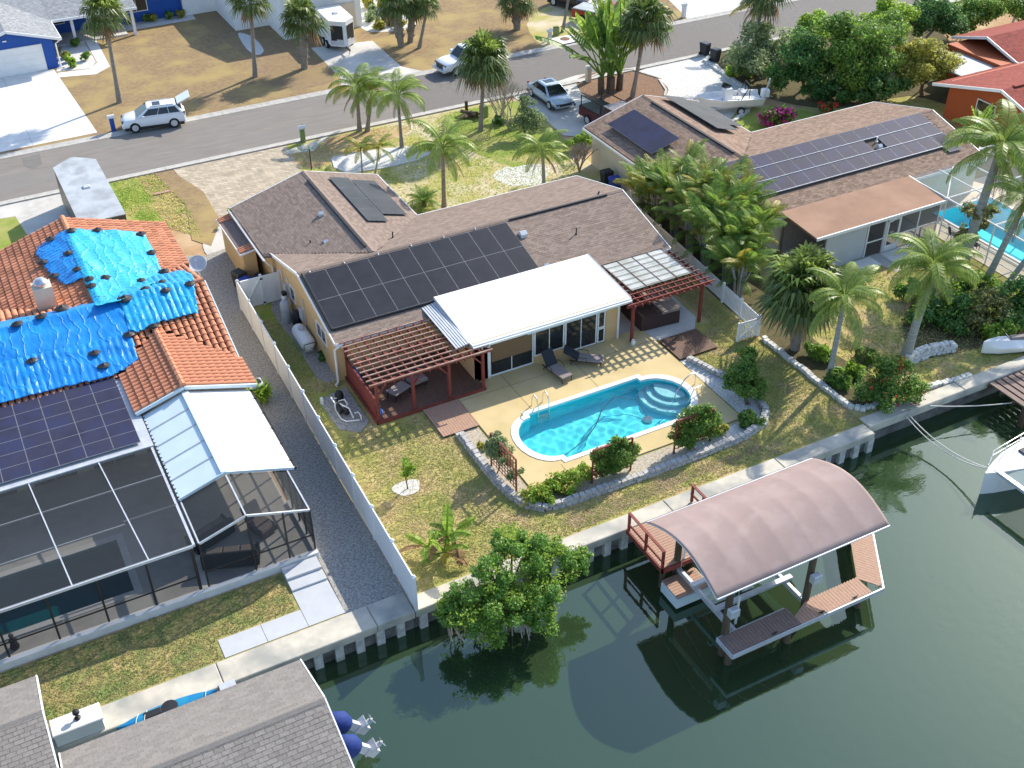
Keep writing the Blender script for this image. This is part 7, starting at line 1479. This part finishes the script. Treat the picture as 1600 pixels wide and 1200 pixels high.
def palm(kind, base, crown, label, s=1.0, n=18, seed=0, r=.16, tone='green', bark=None, dead=4, boots=False, curve=0, group=None):
    r_ = random.Random(seed); B = G(*base); best = min([i*.05 for i in range(10,260)], key=lambda h: (G(crown[0],crown[1],h).xy-B.xy).length); Cn = G(crown[0],crown[1],best)
    t = thing({'queen':'queen_palm','sabal':'cabbage_palm'}[kind], label, 'palm', tuple(B), 0, group); loc = Cn-B; N = 8
    pts = [Vector((0,0,0)).lerp(loc,i/N)+Vector((curve*math.sin(math.pi*i/N),0,0)) for i in range(N+1)]
    b = MB(); rad = [r*(1.35-.35*min(1,i/2.0)) if i < 2 else r*(1-.25*i/N) for i in range(N+1)]
    if boots: rad = [r*1.1]*2+[r*1.25*(1+.1*(i%2)) for i in range(2,N+1)]
    b.tube(pts, rad, 10); tk_ = b.build('trunk', M[bark or ('bark_pale' if kind == 'queen' else 'bark_palm')], t, False)
    if boots:
        for i in range(46):
            k = r_.random(); p = Vector((0,0,0)).lerp(loc,.12+.86*k); a = i*2.4; d = Vector((math.cos(a),math.sin(a),0)); q = MB(); q.bar(p+d*r*.9, p+d*r*1.75+Vector((0,0,.28)), .1, .05); q.build('boot', M['bark_palm'], tk_, False)
    if kind == 'queen':
        b = MB(); b.tube([loc-Vector((0,0,.05)), loc+Vector((0,0,.5*s))], [r*.85,r*.3], 8); b.build('crownshaft', M['frond_queen'], t, False)
        for i in range(n):
            q = i/n; v = 0 if q < .22 else 1 if q < .52 else 2 if q < .82 else 3; tn = 'yellow' if (tone == 'yellow' and r_.random() < .55) or (tone == 'mixed' and v >= 2 and r_.random() < .5) else 'green'
            put(QF[tn][v], t, loc+Vector((0,0,.3*s)), i*2.399+r_.uniform(-.25,.25), s*r_.uniform(.85,1.08), r_.uniform(-.12,.12), r_.uniform(-.25,.25))
        for i in range(dead): put(QD[0], t, loc+Vector((0,0,.1*s)), r_.uniform(0,6.28), s*r_.uniform(.8,1.05), r_.uniform(-.1,.2))
    else:
        for i in range(n):
            q = i/n; v = 0 if q < .18 else 1 if q < .42 else 2 if q < .68 else 3 if q < .88 else 4; me = SB2[v] if v < 2 and r_.random() < .4 else SF[v]
            put(me, t, loc+Vector((0,0,.1)), i*2.399+r_.uniform(-.3,.3), s*r_.uniform(.85,1.1), r_.uniform(-.15,.15), r_.uniform(-.4,.4))
        for i in range(dead): put(SD[i%2], t, loc-Vector((0,0,.1)), r_.uniform(0,6.28), s*r_.uniform(.8,1.0))
    return t
palm('sabal',(187,160),(163,22),'tall thin fan palm on the dry lawn of the blue house',1.35,34,1,.17,dead=3)
palm('sabal',(399,120),(391,2),'fan palm on bare ground between the blue and white houses',1.3,32,2,.17,dead=3)
palm('sabal',(476,107),(471,33),'stout fan palm with rough boots left of the box trailer',1.35,36,3,.26,dead=3,boots=True)
palm('sabal',(627,72),(617,5),'stout fan palm, left of the touching pair at the rock bed',1.3,34,4,.26,dead=2,boots=True)
palm('sabal',(641,66),(645,2),'stout fan palm, right of the touching pair at the rock bed',1.25,32,5,.24,dead=2,boots=True)
palm('sabal',(655,75),(668,10),'slim leaning palm right of the stout pair',.85,24,6,.14,dead=1)
palm('sabal',(751,204),(756,98),'tall fan palm with dense round crown hiding the white pickup',1.5,54,7,.15,dead=10)
palm('sabal',(808,46),(806,2),'stout fan palm on the far verge at the top edge',1.3,32,8,.28,boots=True)
palm('sabal',(879,50),(893,-30),'slim palm trunk crossing the top edge by the red pickup',1.0,20,9,.13)
palm('sabal',(988,152),(1010,35),'tall fan palm rising beside the traveller palm',1.5,48,10,.16,dead=6)
palm('sabal',(1168,114),(1195,-8),'tall dark fan palm above the kerb bins, reaching the top edge',1.3,36,11,.17,dead=8)
palm('sabal',(1242,545),(1254,452),'bushy fan palm with hanging skirt beside the picket gate',1.6,72,12,.26,dead=12,boots=True)
palm('queen',(562,205),(558,145),'feather palm, left of the twin trunks by the street',1.1,17,13,.16,'mixed',bark='bark_palm')
palm('queen',(574,205),(580,150),'feather palm, right of the twin trunks by the street',1.0,14,14,.15,'mixed',bark='bark_palm')
palm('queen',(628,230),(622,158),'feather palm alone at the street end of the front lawn',1.1,16,15,.13,'green',bark='bark_palm')
palm('queen',(694,330),(692,240),'feather palm close behind the roof with brown hanging frond',1.15,17,16,.15,'green',bark='bark_palm',dead=4)
palm('queen',(850,292),(848,243),'small bright feather palm by the bare frangipani',.95,15,17,.13,'green')
palm('queen',(566,272),(564,238),'small yellowish palm, left of two on the pale gravel bed',.62,12,18,.06,'yellow',dead=0)
palm('queen',(586,273),(592,236),'small yellowish palm, right of two on the pale gravel bed',.6,11,19,.06,'yellow',dead=0)
palm('queen',(1295,592),(1318,475),'bright feather palm at the white stone edging',1.05,18,20,.15,'green',dead=2)
palm('queen',(1414,560),(1456,430),'large leaning feather palm above the white stone terrace',1.2,22,21,.24,'green',dead=4)
palm('queen',(1505,405),(1560,245),'thick leaning palm trunk, left of three by the turquoise pool',1.45,24,22,.3,'green',dead=7)
palm('queen',(1538,445),(1600,320),'leaning grey palm trunk, middle of three by the turquoise pool',1.1,14,23,.2,'green',dead=4)
palm('queen',(1560,462),(1650,345),'slender leaning trunk, right of three by the turquoise pool',1.1,14,24,.17,'green',dead=4)
palm('queen',(1200,75),(1180,14),'half dead feather palm behind the tall dark fan palm',1.0,10,25,.15,'yellow',dead=4)
# sago palm
def rosette(px, label, n, s, seed, name='sago_palm', meshes=None):
    g = G(*px); t = thing(name, label, 'palm', tuple(g)); r_ = random.Random(seed); b = MB(); b.lathe([(.14,0),(.17,.2),(.12,.35),(.02,.4)], (0,0,0), 10); b.build('trunk', M['bark'], t, False)
    for i in range(n): put(AF['mid'][min(2,i*3//n)], t, Vector((0,0,.3)), i*2.4, s*r_.uniform(.8,1.05), r_.uniform(.1,.5))
rosette((663,322), 'round sago palm behind the roof ridge on the front lawn', 26, .72, 1); rosette((758,240), 'small spiky palm at the foot of the tall fan palm', 10, .4, 2) if 0 else None
# areca palm hedge along the picket fence
AP = [((36.2,42.6),3.0),((36.6,44.2),3.6),((37.6,44.0),3.4),((36.4,46.0),3.8),((37.7,46.4),4.2),((36.7,48.0),4.0),((38.2,48.6),4.5),((37.0,50.0),4.1),((36.9,51.8),3.6),((38.4,50.6),4.4),((39.5,47.2),3.9),((39.0,45.2),3.4),((36.8,53.0),2.6),((39.9,49.3),4.0)]
ords = ['first','second','third','fourth','fifth','sixth','seventh','eighth','ninth','tenth','eleventh','twelfth','thirteenth','fourteenth']
AP.sort(key=lambda a: a[0][1])
for i, ((x,y),h) in enumerate(AP):
    h *= 1.22
    r_ = random.Random(100+i); t = thing('areca_palm', ords[i]+' clump of the yellow green palm hedge counted from the picket gate', 'palm', (x,y,0), 0, 'clumping palms behind the picket fence')
    for k in range(9):
        a = k*.7+r_.random(); l = Vector((math.cos(a)*.55,math.sin(a)*.55,h*r_.uniform(.45,.72))); b = MB(); b.tube([(math.cos(a)*.2,math.sin(a)*.2,0), tuple(l*.5+Vector((0,0,.1))), tuple(l)], [.05,.045,.035], 5); b.build('stem', M['bark_pale'], t, False)
        for j in range(5): tn = 'yellow' if r_.random() < .12 else ('mid' if r_.random() < .45 else 'green'); put(AF[tn][j%3], t, l, a+j*1.35+r_.uniform(-.5,.5), r_.uniform(.85,1.25), r_.uniform(-.1,.25), r_.uniform(-.4,.4))
    for j in range(5): put(AF['mid'][2], t, Vector((0,0,h*.3)), j*1.3+r_.random(), r_.uniform(.8,1.1), .3)
# paddle leaves: traveller palm and bananas
def paddle(L, W, pet, e0, bend, mt, seed, torn=True):
    r_ = random.Random(seed); b = MB(); N = 12; p = Vector((0,0,0)); pts = []; tot = L+pet
    for i in range(N+1):
        pts.append(p.copy()); a = e0-bend*(i/N)**1.6; p = p+Vector((math.cos(a),0,math.sin(a)))*tot/N
    b.tube(pts, [.045*(1-.75*i/N)+.008 for i in range(N+1)], 5, False)
    for s in (-1,1):
        for i in range(N):
            t0 = i/N; 
            if t0*tot < pet: continue
            for k in range(2):
                u0 = (t0*tot-pet)/L+k*.5*tot/N/L; u1 = u0+.5*tot/N/L*(.86 if torn else 1.0); f = lambda u: W*.5*(math.sin(math.pi*min(.99,max(.02,u*.92+.06)))**.6)
                qa = pts[i].lerp(pts[i+1],k*.5); qb = pts[i].lerp(pts[i+1],k*.5+.46); sg = Vector((0,s,0)); dz = Vector((0,0,-.12*W-r_.uniform(0,.12)*W)); n = len(b.v)
                b.v += [tuple(qa),tuple(qb),tuple(qb+sg*f(u1)+dz),tuple(qa+sg*f(u0)+dz)]; b.f += [(n,n+1,n+2,n+3)]
    me = b.mesh('leaf', smooth=False); me.materials.append(mt); return me
TL = [paddle(2.2,.7,1.9,e,bd,M[m_],i) for i,(e,bd,m_) in enumerate(((1.5,.15,'leaf_mid'),(1.35,.3,'leaf_bright'),(1.15,.45,'leaf_mid'),(.9,.7,'leaf_mid')))]
def leafput(me, t, p, az, s, tilt=0, roll=0): o = put(me, t, p, az, s, tilt, roll); o.name = 'leaf'; return o
tv = thing('traveller_palm', 'huge fan of torn paddle leaves in the mulch bed', 'palm', tuple(G(955,146)))
r_ = random.Random(4)
for k, (ox, oy, az0) in enumerate(((0,0,.4),(.9,.3,1.2),(-.7,.3,-.2),(.3,.7,2.0))):
    b = MB(); b.tube([(ox,oy,0),(ox*1.1,oy*1.1,1.3)], [.28,.24], 10); b.build('trunk', M['bark'], tv, False)
    for i in range(11):
        s = -1 if i%2 else 1; leafput(TL[min(3,i//3)], tv, Vector((ox,oy,1.0+.04*i)), az0+(0 if s > 0 else math.pi)+r_.uniform(-.2,.2), r_.uniform(.85,1.15)*1.4, r_.uniform(-.1,.1), r_.uniform(-.5,.5))
BL = [paddle(1.25,.5,.35,e,bd,M[m_],20+i) for i,(e,bd,m_) in enumerate(((1.35,.5,'leaf_bright'),(.95,1.2,'leaf_bright'),(.6,1.3,'leaf_mid'),(.1,1.4,'frond_dead')))]
bn = thing('banana_plant', 'young banana clump with arching leaves on the back lawn', 'banana plant', tuple(G(690,872)))
for k, (ox,oy,h) in enumerate(((-.5,.2,.8),(.3,.0,1.2),(.7,.3,.9),(0,-.3,.7))):
    b = MB(); b.tube([(ox,oy,0),(ox+.03,oy,h)], [.1,.05], 8); b.build('stem', M['leaf_yellow'], bn, False)
    for i in range(5): leafput(BL[(0,1,1,2,3)[i]], bn, Vector((ox,oy,h-.1)), i*2.2+k, r_.uniform(.7,1.0), r_.uniform(-.1,.1), r_.uniform(-.4,.4))
bn2 = thing('banana_plant', 'banana plant in front of the orange wall at right', 'banana plant', tuple(G(1515,255)))
for i in range(8): leafput(BL[i%3], bn2, Vector((0,0,2.2)), i*.9, 1.3)
b = MB(); b.tube([(0,0,0),(0,0,2.3)],[.16,.1],8); b.build('stem', M['leaf_yellow'], bn2, False)
# ---- broadleaf trees and shrubs
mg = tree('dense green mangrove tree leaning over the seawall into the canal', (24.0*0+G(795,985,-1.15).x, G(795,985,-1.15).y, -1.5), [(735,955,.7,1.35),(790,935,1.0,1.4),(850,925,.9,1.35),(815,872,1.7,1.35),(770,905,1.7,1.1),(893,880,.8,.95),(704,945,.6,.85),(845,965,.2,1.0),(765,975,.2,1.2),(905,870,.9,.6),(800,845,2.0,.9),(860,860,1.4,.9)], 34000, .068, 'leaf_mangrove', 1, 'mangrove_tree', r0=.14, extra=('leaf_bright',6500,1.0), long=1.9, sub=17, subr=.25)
r_ = random.Random(8)
for i in range(44):
    px, py = r_.uniform(692,842), r_.uniform(972,1006); g = G(px,py,-1.25); tp = Vector((g.x+r_.uniform(-.3,.3), g.y+r_.uniform(.1,.6), r_.uniform(-.3,.5))); b = MB(); b.tube([g, g.lerp(tp,.5)+Vector((r_.uniform(-.15,.15),0,.12)), tp], [.028,.026,.03], 5); b.build('prop_root', M['twig'], mg)
tree('round dense shrub tree between the white gravel strip and the lawn', (1168,632), [(1160,575,1.5,.95),(1175,605,.9,.95),(1150,600,1.1,.85),(1165,555,1.8,.6)], 7000, .085, 'leaf_mid', 3, 'shrub_tree', r0=.09)
tree('vine covering the middle trellis of the pool garden', (22.2,33.15,0), [('w',(22.1,33.0,1.2),1.15,0),('w',(21.4,33.0,1.2),.7,0),('w',(22.9,33.0,.8),.75,0),('w',(22.7,33.0,1.3),.7,0),('w',(21.7,33.0,.6),.75,0),('w',(22.4,33.0,.55),.85,0),('w',(22.3,33.0,1.75),.6,0)], 9500, .075, 'leaf_mid', 4, 'climbing_vine', 'vine', .03)
tree('vine covering the trellis nearest the pool steps', (26.6,33.15,0), [('w',(26.6,33.0,1.3),1.2,0),('w',(25.8,33.0,1.0),.75,0),('w',(27.4,33.05,1.0),.75,0),('w',(27.2,33.05,1.4),.75,0),('w',(26.2,33.0,.7),.8,0),('w',(27.0,33.0,.6),.85,0),('w',(26.8,33.0,1.9),.6,0),('w',(25.8,33.0,1.5),.5,0)], 10500, .075, 'leaf_mid', 5, 'climbing_vine', 'vine', .03, extra=('leaf_bright',500,1))
tree('sparse vine on the left trellis of the pool garden', (17.6,35.6,0), [('w',(17.72,35.7,1.3),.85,0),('w',(17.75,36.2,1.4),.6,0),('w',(17.7,36.1,1.0),.6,0),('w',(17.75,35.0,1.1),.5,0),('w',(17.85,34.4,.8),.45,0),('w',(17.7,35.6,1.8),.5,0)], 5200, .075, 'leaf_grey', 6, 'climbing_vine', 'vine', .025)
hd = thing('hedge', 'low yellow green hedge along the corner of the pool deck', 'hedge', (20,33.0,0))
bl = [P3(*q) for q in ((825,775,.35,.55),(845,765,.35,.6),(870,757,.4,.6),(895,748,.4,.55),(915,738,.4,.5),(850,780,.3,.5),(885,765,.3,.5))]; limbs(hd, (19.6,33.1,0), [b[:3] for b in bl], .04, M['bark'], 3, 'stem'); foliage(hd, bl, 4800, .08, M['leaf_bright'], 7, 'foliage'); foliage(hd, bl, 900, .1, M['leaf_yellow'], 8, 'outer_leaves', shell=.8)  # yellower outer leaves: sunlit tone is put into the leaf colour
tree('small bright shrub beside the vine trellis on white gravel', (1128,680), [(1128,668,.35,.4),(1120,675,.3,.35)], 700, .09, 'leaf_yellow', 9, 'shrub', 'shrub', .03)
tree('leafy shrub at the right corner of the block wall', (1177,665), [(1172,650,.45,.5),(1185,655,.4,.45),(1165,660,.3,.4)], 1100, .1, 'leaf_mid', 10, 'shrub', 'shrub', .03)
tree('red brown seedling shrub on the gravel strip by the left trellis', (752,702), [(752,697,.2,.28)], 260, .09, 'leaf_yellow', 11, 'shrub', 'shrub', .02)
tree('dark bromeliad at the end of the side wall gravel', (507,560), [(507,556,.2,.36)], 320, .14, 'leaf_dark', 12, 'shrub', 'shrub', .03)
tree('small tree with pale leaves in a white gravel ring', (637,765), [(637,726,1.4,.34),(640,735,1.1,.3),(634,741,.9,.25)], 620, .085, 'leaf_bright', 13, 'sapling', 'tree', .03)
tree('large flowering shrub with red blossoms at the seawall', (1390,640), [(1370,600,.9,1.0),(1400,590,1.1,1.1),(1425,610,.7,.9),(1385,625,.5,1.0),(1350,615,.5,.7),(1385,570,1.4,.7),(1410,575,1.2,.7)], 9000, .085, 'leaf_mid', 14, 'flowering_shrub', 'shrub', .07, flowers=('petal_red',130,.13), extra=('leaf_dark',1500,1))
for i, (px, py, lb) in enumerate(((1268,555,'fern clump right of the bushy fan palm'),(1285,560,'fern clump between the two palms at the stone edging'),(1310,600,'fern clump at the base of the bright feather palm'),(1330,585,'low fern clump near the fallen bare branch'),(1350,560,'fern clump left of the red flowered shrub'))):
    tree(lb, (px,py), [(px,py-8,.3,.6),(px+8,py-2,.25,.45)], 900, .13, 'leaf_bright' if i%2 else 'leaf_mid', 20+i, 'fern', 'fern', .03, group='ferns along the stone edging', long=3)
BG = [((1480,500),[(1470,470,.8,1.1),(1500,480,.9,1.2),(1450,490,.6,.9),(1490,505,.4,1.0),(1430,500,.4,.7)],'leaf_dark','wide dark shrub behind the large leaning palm'),((1530,500),[(1530,475,1.1,1.2),(1555,490,.9,1.1),(1520,505,.5,.9),(1545,510,.5,.8)],'leaf_olive','olive brown shrub right of the large leaning palm'),((1585,510),[(1580,470,1.2,1.3),(1600,490,.9,1.2),(1575,500,.6,1.0),(1600,450,1.8,1.1)],'leaf_dark','dark shrub mass at the right edge by the pool'),((1520,455),[(1515,440,.8,.9),(1540,445,.8,.8),(1500,450,.6,.8)],'leaf_mid','green shrub at the foot of the leaning trunks'),((1425,470),[(1420,452,.6,.8),(1440,460,.6,.7)],'leaf_dark','small dark shrub behind the leaning palm crown'),((1555,535),[(1550,520,.4,.7),(1570,515,.5,.7)],'leaf_bright','bright low shrub beside the shore watercraft')]
for i, (bs_, bl, mt, lb) in enumerate(BG): tree(lb, bs_, bl, 3600 if i < 3 else 1700, .12, mt, 40+i, 'shrub', 'shrub', .07, extra=('leaf_bright' if mt != 'leaf_olive' else 'leaf_yellow',500,1))
tree('hanging vine mass clothing the thick leaning palm trunk', (1512,395), [(1530,350,2.2,.7),(1520,330,3.0,.7),(1515,370,1.4,.8),(1545,330,3.2,.6)], 1500, .16, 'leaf_olive', 55, 'climbing_vine', 'vine', .05)
# far trees at upper right
FT = [((1185,125),[(1175,80,2.2,1.6),(1160,95,1.4,1.3),(1195,95,2.0,1.5),(1180,55,3.4,1.3),(1215,70,2.6,1.5)],3600,'leaf_grey','loose grey green tree behind the kerb bins'),
 ((1255,140),[(1245,100,2.5,1.7),(1265,80,3.3,1.7),(1230,115,1.6,1.4),(1275,110,2.0,1.5)],4600,'leaf_dark','dark glossy tree left of the tallest green tree'),
 ((1325,145),[(1330,85,3.5,2.0),(1310,60,4.5,1.9),(1360,60,4.5,2.0),(1340,110,2.2,1.8),(1300,95,3.0,1.6),(1385,50,4.2,1.6),(1365,95,3.0,1.6)],9000,'leaf_mid','tallest broad green tree on the neighbouring front yard'),
 ((1385,60),[(1385,25,3.8,1.7),(1370,45,3.2,1.5),(1405,35,3.4,1.4)],4200,'leaf_bright','bright yellow green tree behind the tallest one'),
 ((1440,150),[(1445,100,2.6,1.6),(1425,115,2.0,1.4),(1465,95,2.6,1.5),(1440,80,3.4,1.3),(1480,110,1.8,1.2),(1415,90,2.6,1.2)],4600,'leaf_yellow','open golden leaved tree in front of the red roofs'),
 ((1380,150),[(1370,130,1.5,1.4),(1395,125,1.6,1.3),(1350,140,1.0,1.2)],3000,'leaf_dark','dark shrub below the tallest green tree'),
 ((1460,45),[(1450,20,3.0,1.9),(1480,30,2.6,1.7),(1430,35,2.4,1.5)],5000,'leaf_dark','dark rounded tree near the top right corner'),
 ((1525,35),[(1520,15,2.4,1.6),(1545,10,2.6,1.5),(1500,25,2.0,1.4)],3600,'leaf_mid','green tree beyond the red roof at the top edge'),
 ((1590,20),[(1590,5,2.2,1.6),(1610,15,2.0,1.6)],2200,'leaf_mid','green tree in the top right corner'),
 ((1270,60),[(1275,45,2.2,1.4),(1255,55,1.6,1.2)],2600,'leaf_bright','small bright tree at the far kerb above the dark one'),
 ((1300,150),[(1290,140,.8,1.1),(1315,140,.9,1.1),(1270,140,.7,.9)],2200,'leaf_dark','low dark undergrowth at the edge of the shaded lawn')]
for i, (bs_, bl, n, mt, lb) in enumerate(FT): tree(lb, bs_, [(q[0],q[1],q[2],q[3]*1.22) for q in bl], int(n*2.2), .15, mt, 60+i, 'tree', 'tree', .13, 'trees of the neighbouring front yard')
tree('magenta bougainvillea above the neighbouring roof', (1212,190), [(1215,180,.8,.9),(1200,185,.6,.8),(1230,180,.9,.8)], 1500, .14, 'leaf_mid', 80, 'bougainvillea', 'shrub', .05, flowers=('petal_pink',900,.16))
tree('small red bougainvillea right of the magenta one', (1290,175), [(1288,168,.6,.6),(1300,165,.6,.5)], 500, .14, 'leaf_dark', 81, 'bougainvillea', 'shrub', .05, flowers=('petal_red',220,.14))
tree('bright green groundcover under the tall dark fan palm', (1165,118), [(1150,112,.4,.9),(1175,110,.4,.9),(1190,108,.4,.8)], 2200, .15, 'leaf_bright', 82, 'groundcover', 'shrub', .04)
tree('clipped round green bush at the corner of the neighbouring wall', (910,232), [(908,218,.7,.7),(895,224,.6,.6),(918,222,.6,.55)], 2400, .1, 'leaf_bright', 83, 'clipped_bush', 'shrub', .06, shell=.75)
tree('grey green shrub tree in front of the silver sedan', (818,215), [(825,180,1.5,.9),(810,195,1.0,.8),(840,190,1.0,.8),(822,160,2.2,.7)], 2200, .12, 'leaf_grey', 84, 'shrub_tree', 'tree', .06)
tree('dark green low plant at the base of the bare crape myrtle', (780,192), [(780,188,.3,.5)], 400, .14, 'leaf_dark', 85, 'shrub', 'shrub', .03)
for i, (px,py,mt) in enumerate(((100,88,'leaf_yellow'),(106,95,'leaf_bright'),(112,102,'leaf_bright'),(133,92,'leaf_mid'),(117,70,'leaf_mid'))): tree(('first','second','third','fourth, darkest','fifth, nearest the porch column')[i]+' small shrub in the white gravel by the blue garage', (px,py), [(px,py-4,.35,.45)], 260, .16, mt, 90+i, 'shrub', 'shrub', .03, 'shrubs by the blue garage')
for i, px in enumerate((205,228,240,263,282)): tree(('leftmost','second','middle','fourth','rightmost')[i]+' foundation shrub below the blue house front', (px,36-(px-205)*.12), [(px,31-(px-205)*.12,.35,.5)], 260, .17, 'leaf_mid' if i%2 else 'leaf_yellow', 100+i, 'shrub', 'shrub', .03, 'shrubs below the blue house')
for i, (px,py) in enumerate(((580,30),(592,42),(604,28),(598,14),(612,36),(576,10),(585,20),(625,42))): tree(('left','lower left','middle','upper middle','right','uppermost','inner','lowest right')[i]+' tuft of ornamental grass on the far rock bed', (px,py), [(px,py-4,.4,.6)], 320, .2, 'leaf_yellow' if i%2 else 'leaf_grey', 110+i, 'grass_tuft', 'plant', .03, 'tufts on the far rock bed', long=3)
tree('spiky yucca beside the white lanai gutter', (406,622), [(406,612,.6,.38)], 200, .22, 'leaf_bright', 120, 'yucca', 'plant', .05, long=5)
tree('small weed at the garage corner by the gutter', (359,336), [(359,328,.9,.22)], 120, .1, 'leaf_bright', 121, 'weed', 'plant', .02)
# ---- bare branched trees
def bare(label, px, h, n, mt, seed, spread=.5, name='bare_tree', levels=3, r0=.05):
    g = G(*px); t = thing(name, label, 'tree', tuple(g)); r_ = random.Random(seed); b = MB()
    def grow(p, d, l, r, lev):
        q = p+d*l; b.tube([p, p.lerp(q,.5)+Vector((r_.uniform(-.05,.05)*l,r_.uniform(-.05,.05)*l,0)), q], [r,r*.8,r*.6], 5, False)
        if lev == 0: return
        for k in range(3): e = (d+Vector((r_.uniform(-1,1),r_.uniform(-1,1),r_.uniform(-.1,.7)))*spread).normalized(); grow(p.lerp(q,r_.uniform(.6,1)), e, l*r_.uniform(.55,.85), r*.6, lev-1)
    for i in range(n): a = i*2*math.pi/n+r_.random(); grow(Vector((0,0,0)), Vector((math.cos(a)*.4,math.sin(a)*.4,1)).normalized(), h*.36, r0, levels)
    b.sm = False; b.build('branches', M[mt], t, False); return t
bare('bare crape myrtle right of the tall fan palm', (780,190), 4.2, 5, 'twig', 1, .4, 'crape_myrtle', 4, .045); bare('bare crape myrtle nearer the silver sedan', (796,205), 4.4, 5, 'twig', 2, .4, 'crape_myrtle', 4, .045); bare('leafless frangipani with thick pale twigs above the roof', (905,268), 2.6, 6, 'twig', 3, .8, 'frangipani', 3, .06)
bare('fallen bare branch left of the red flowered shrub', (1340,575), 2.0, 3, 'bark', 4, .7, 'dead_branch', 2, .035); bare('twiggy brown shrub beside the blue neighbouring bin', (905,252), 1.6, 9, 'frond_dead', 5, .5, 'dry_shrub', 3, .02)
# ---- grass: blades and tufts, one object for each lawn
def tufts(name, poly, n, mt, h, seed, holes=(), dens=None):
    rg = np.random.default_rng(seed); xs = [p[0] for p in poly]; ys = [p[1] for p in poly]; ins = inpoly(poly); hs = [inpoly(q) for q in holes]; pts = []
    while len(pts) < n:
        x, y = rg.uniform(min(xs),max(xs)), rg.uniform(min(ys),max(ys))
        if ins(x,y) and not any(q(x,y) for q in hs): pts.append((x,y))
    P = np.array(pts); P = np.repeat(P,3,0); m = len(P); a = rg.uniform(0,6.28,m); l = h*rg.uniform(.5,1.3,m); w_ = h*.38
    bx_ = P[:,0]+rg.normal(0,.03,m); by_ = P[:,1]+rg.normal(0,.03,m); ca, sa = np.cos(a), np.sin(a); z0 = .008
    V = np.stack([np.stack([bx_-sa*w_,by_+ca*w_,np.full(m,z0)],1), np.stack([bx_+sa*w_,by_-ca*w_,np.full(m,z0)],1), np.stack([bx_+ca*l*1.1,by_+sa*l*1.1,z0+l*.75],1)],1).reshape(-1,3)
    o = obj(name, npmesh(name, V, np.arange(3*m).reshape(m,3), M[mt])); return tag(o, None, None, None, 'stuff')
GARD = [(17.0,39.3),(17.0,35),(17.4,33),(18.2,32),(30.4,32.2),(31.7,34.2),(30.6,39.1),(33.4,41.2),(33.5,46.5),(13.9,46.5),(14.0,41.2),(16.4,41.2),(16.4,38.9)]
tufts('grass', [(11.1,30.6),(34.7,30.6),(34.7,53),(11.5,53)], 26000, 'grass_blade', .055, 1, [GARD,[(12.2,45.2),(13.95,45.2),(13.95,41.4),(12.2,41.4)],rect(13.4,35,46,54),rect(12.9,14,45.9,54)])
tufts('grass', [(-4.5,30.95),(8.3,30.95),(8.3,34.2),(-4.5,34.2)], 8000, 'grass_sod', .05, 2, [rect(3.5,8.5,30.9,32),rect(6.8,8.5,30.9,34.3)])
tufts('grass', [(20.5,56),(36.8,56),(36.8,73.9),(20.5,73.9)], 14000, 'grass_green', .06, 3, [pxpoly((518,247),(600,230),(672,238),(600,264),(530,268))])
tufts('grass', [(35.1,31),(50,31),(50,41.5),(35.1,41.5)], 8000, 'grass_blade', .06, 4, [[(34.9,39),(35,31.5),(37.2,31.6),(37.6,37),(38.5,41.5),(35,41.5)]])
tufts('grass', pxpoly((178,286),(238,268),(292,320),(318,372),(190,335)), 4500, 'grass_green', .06, 5)
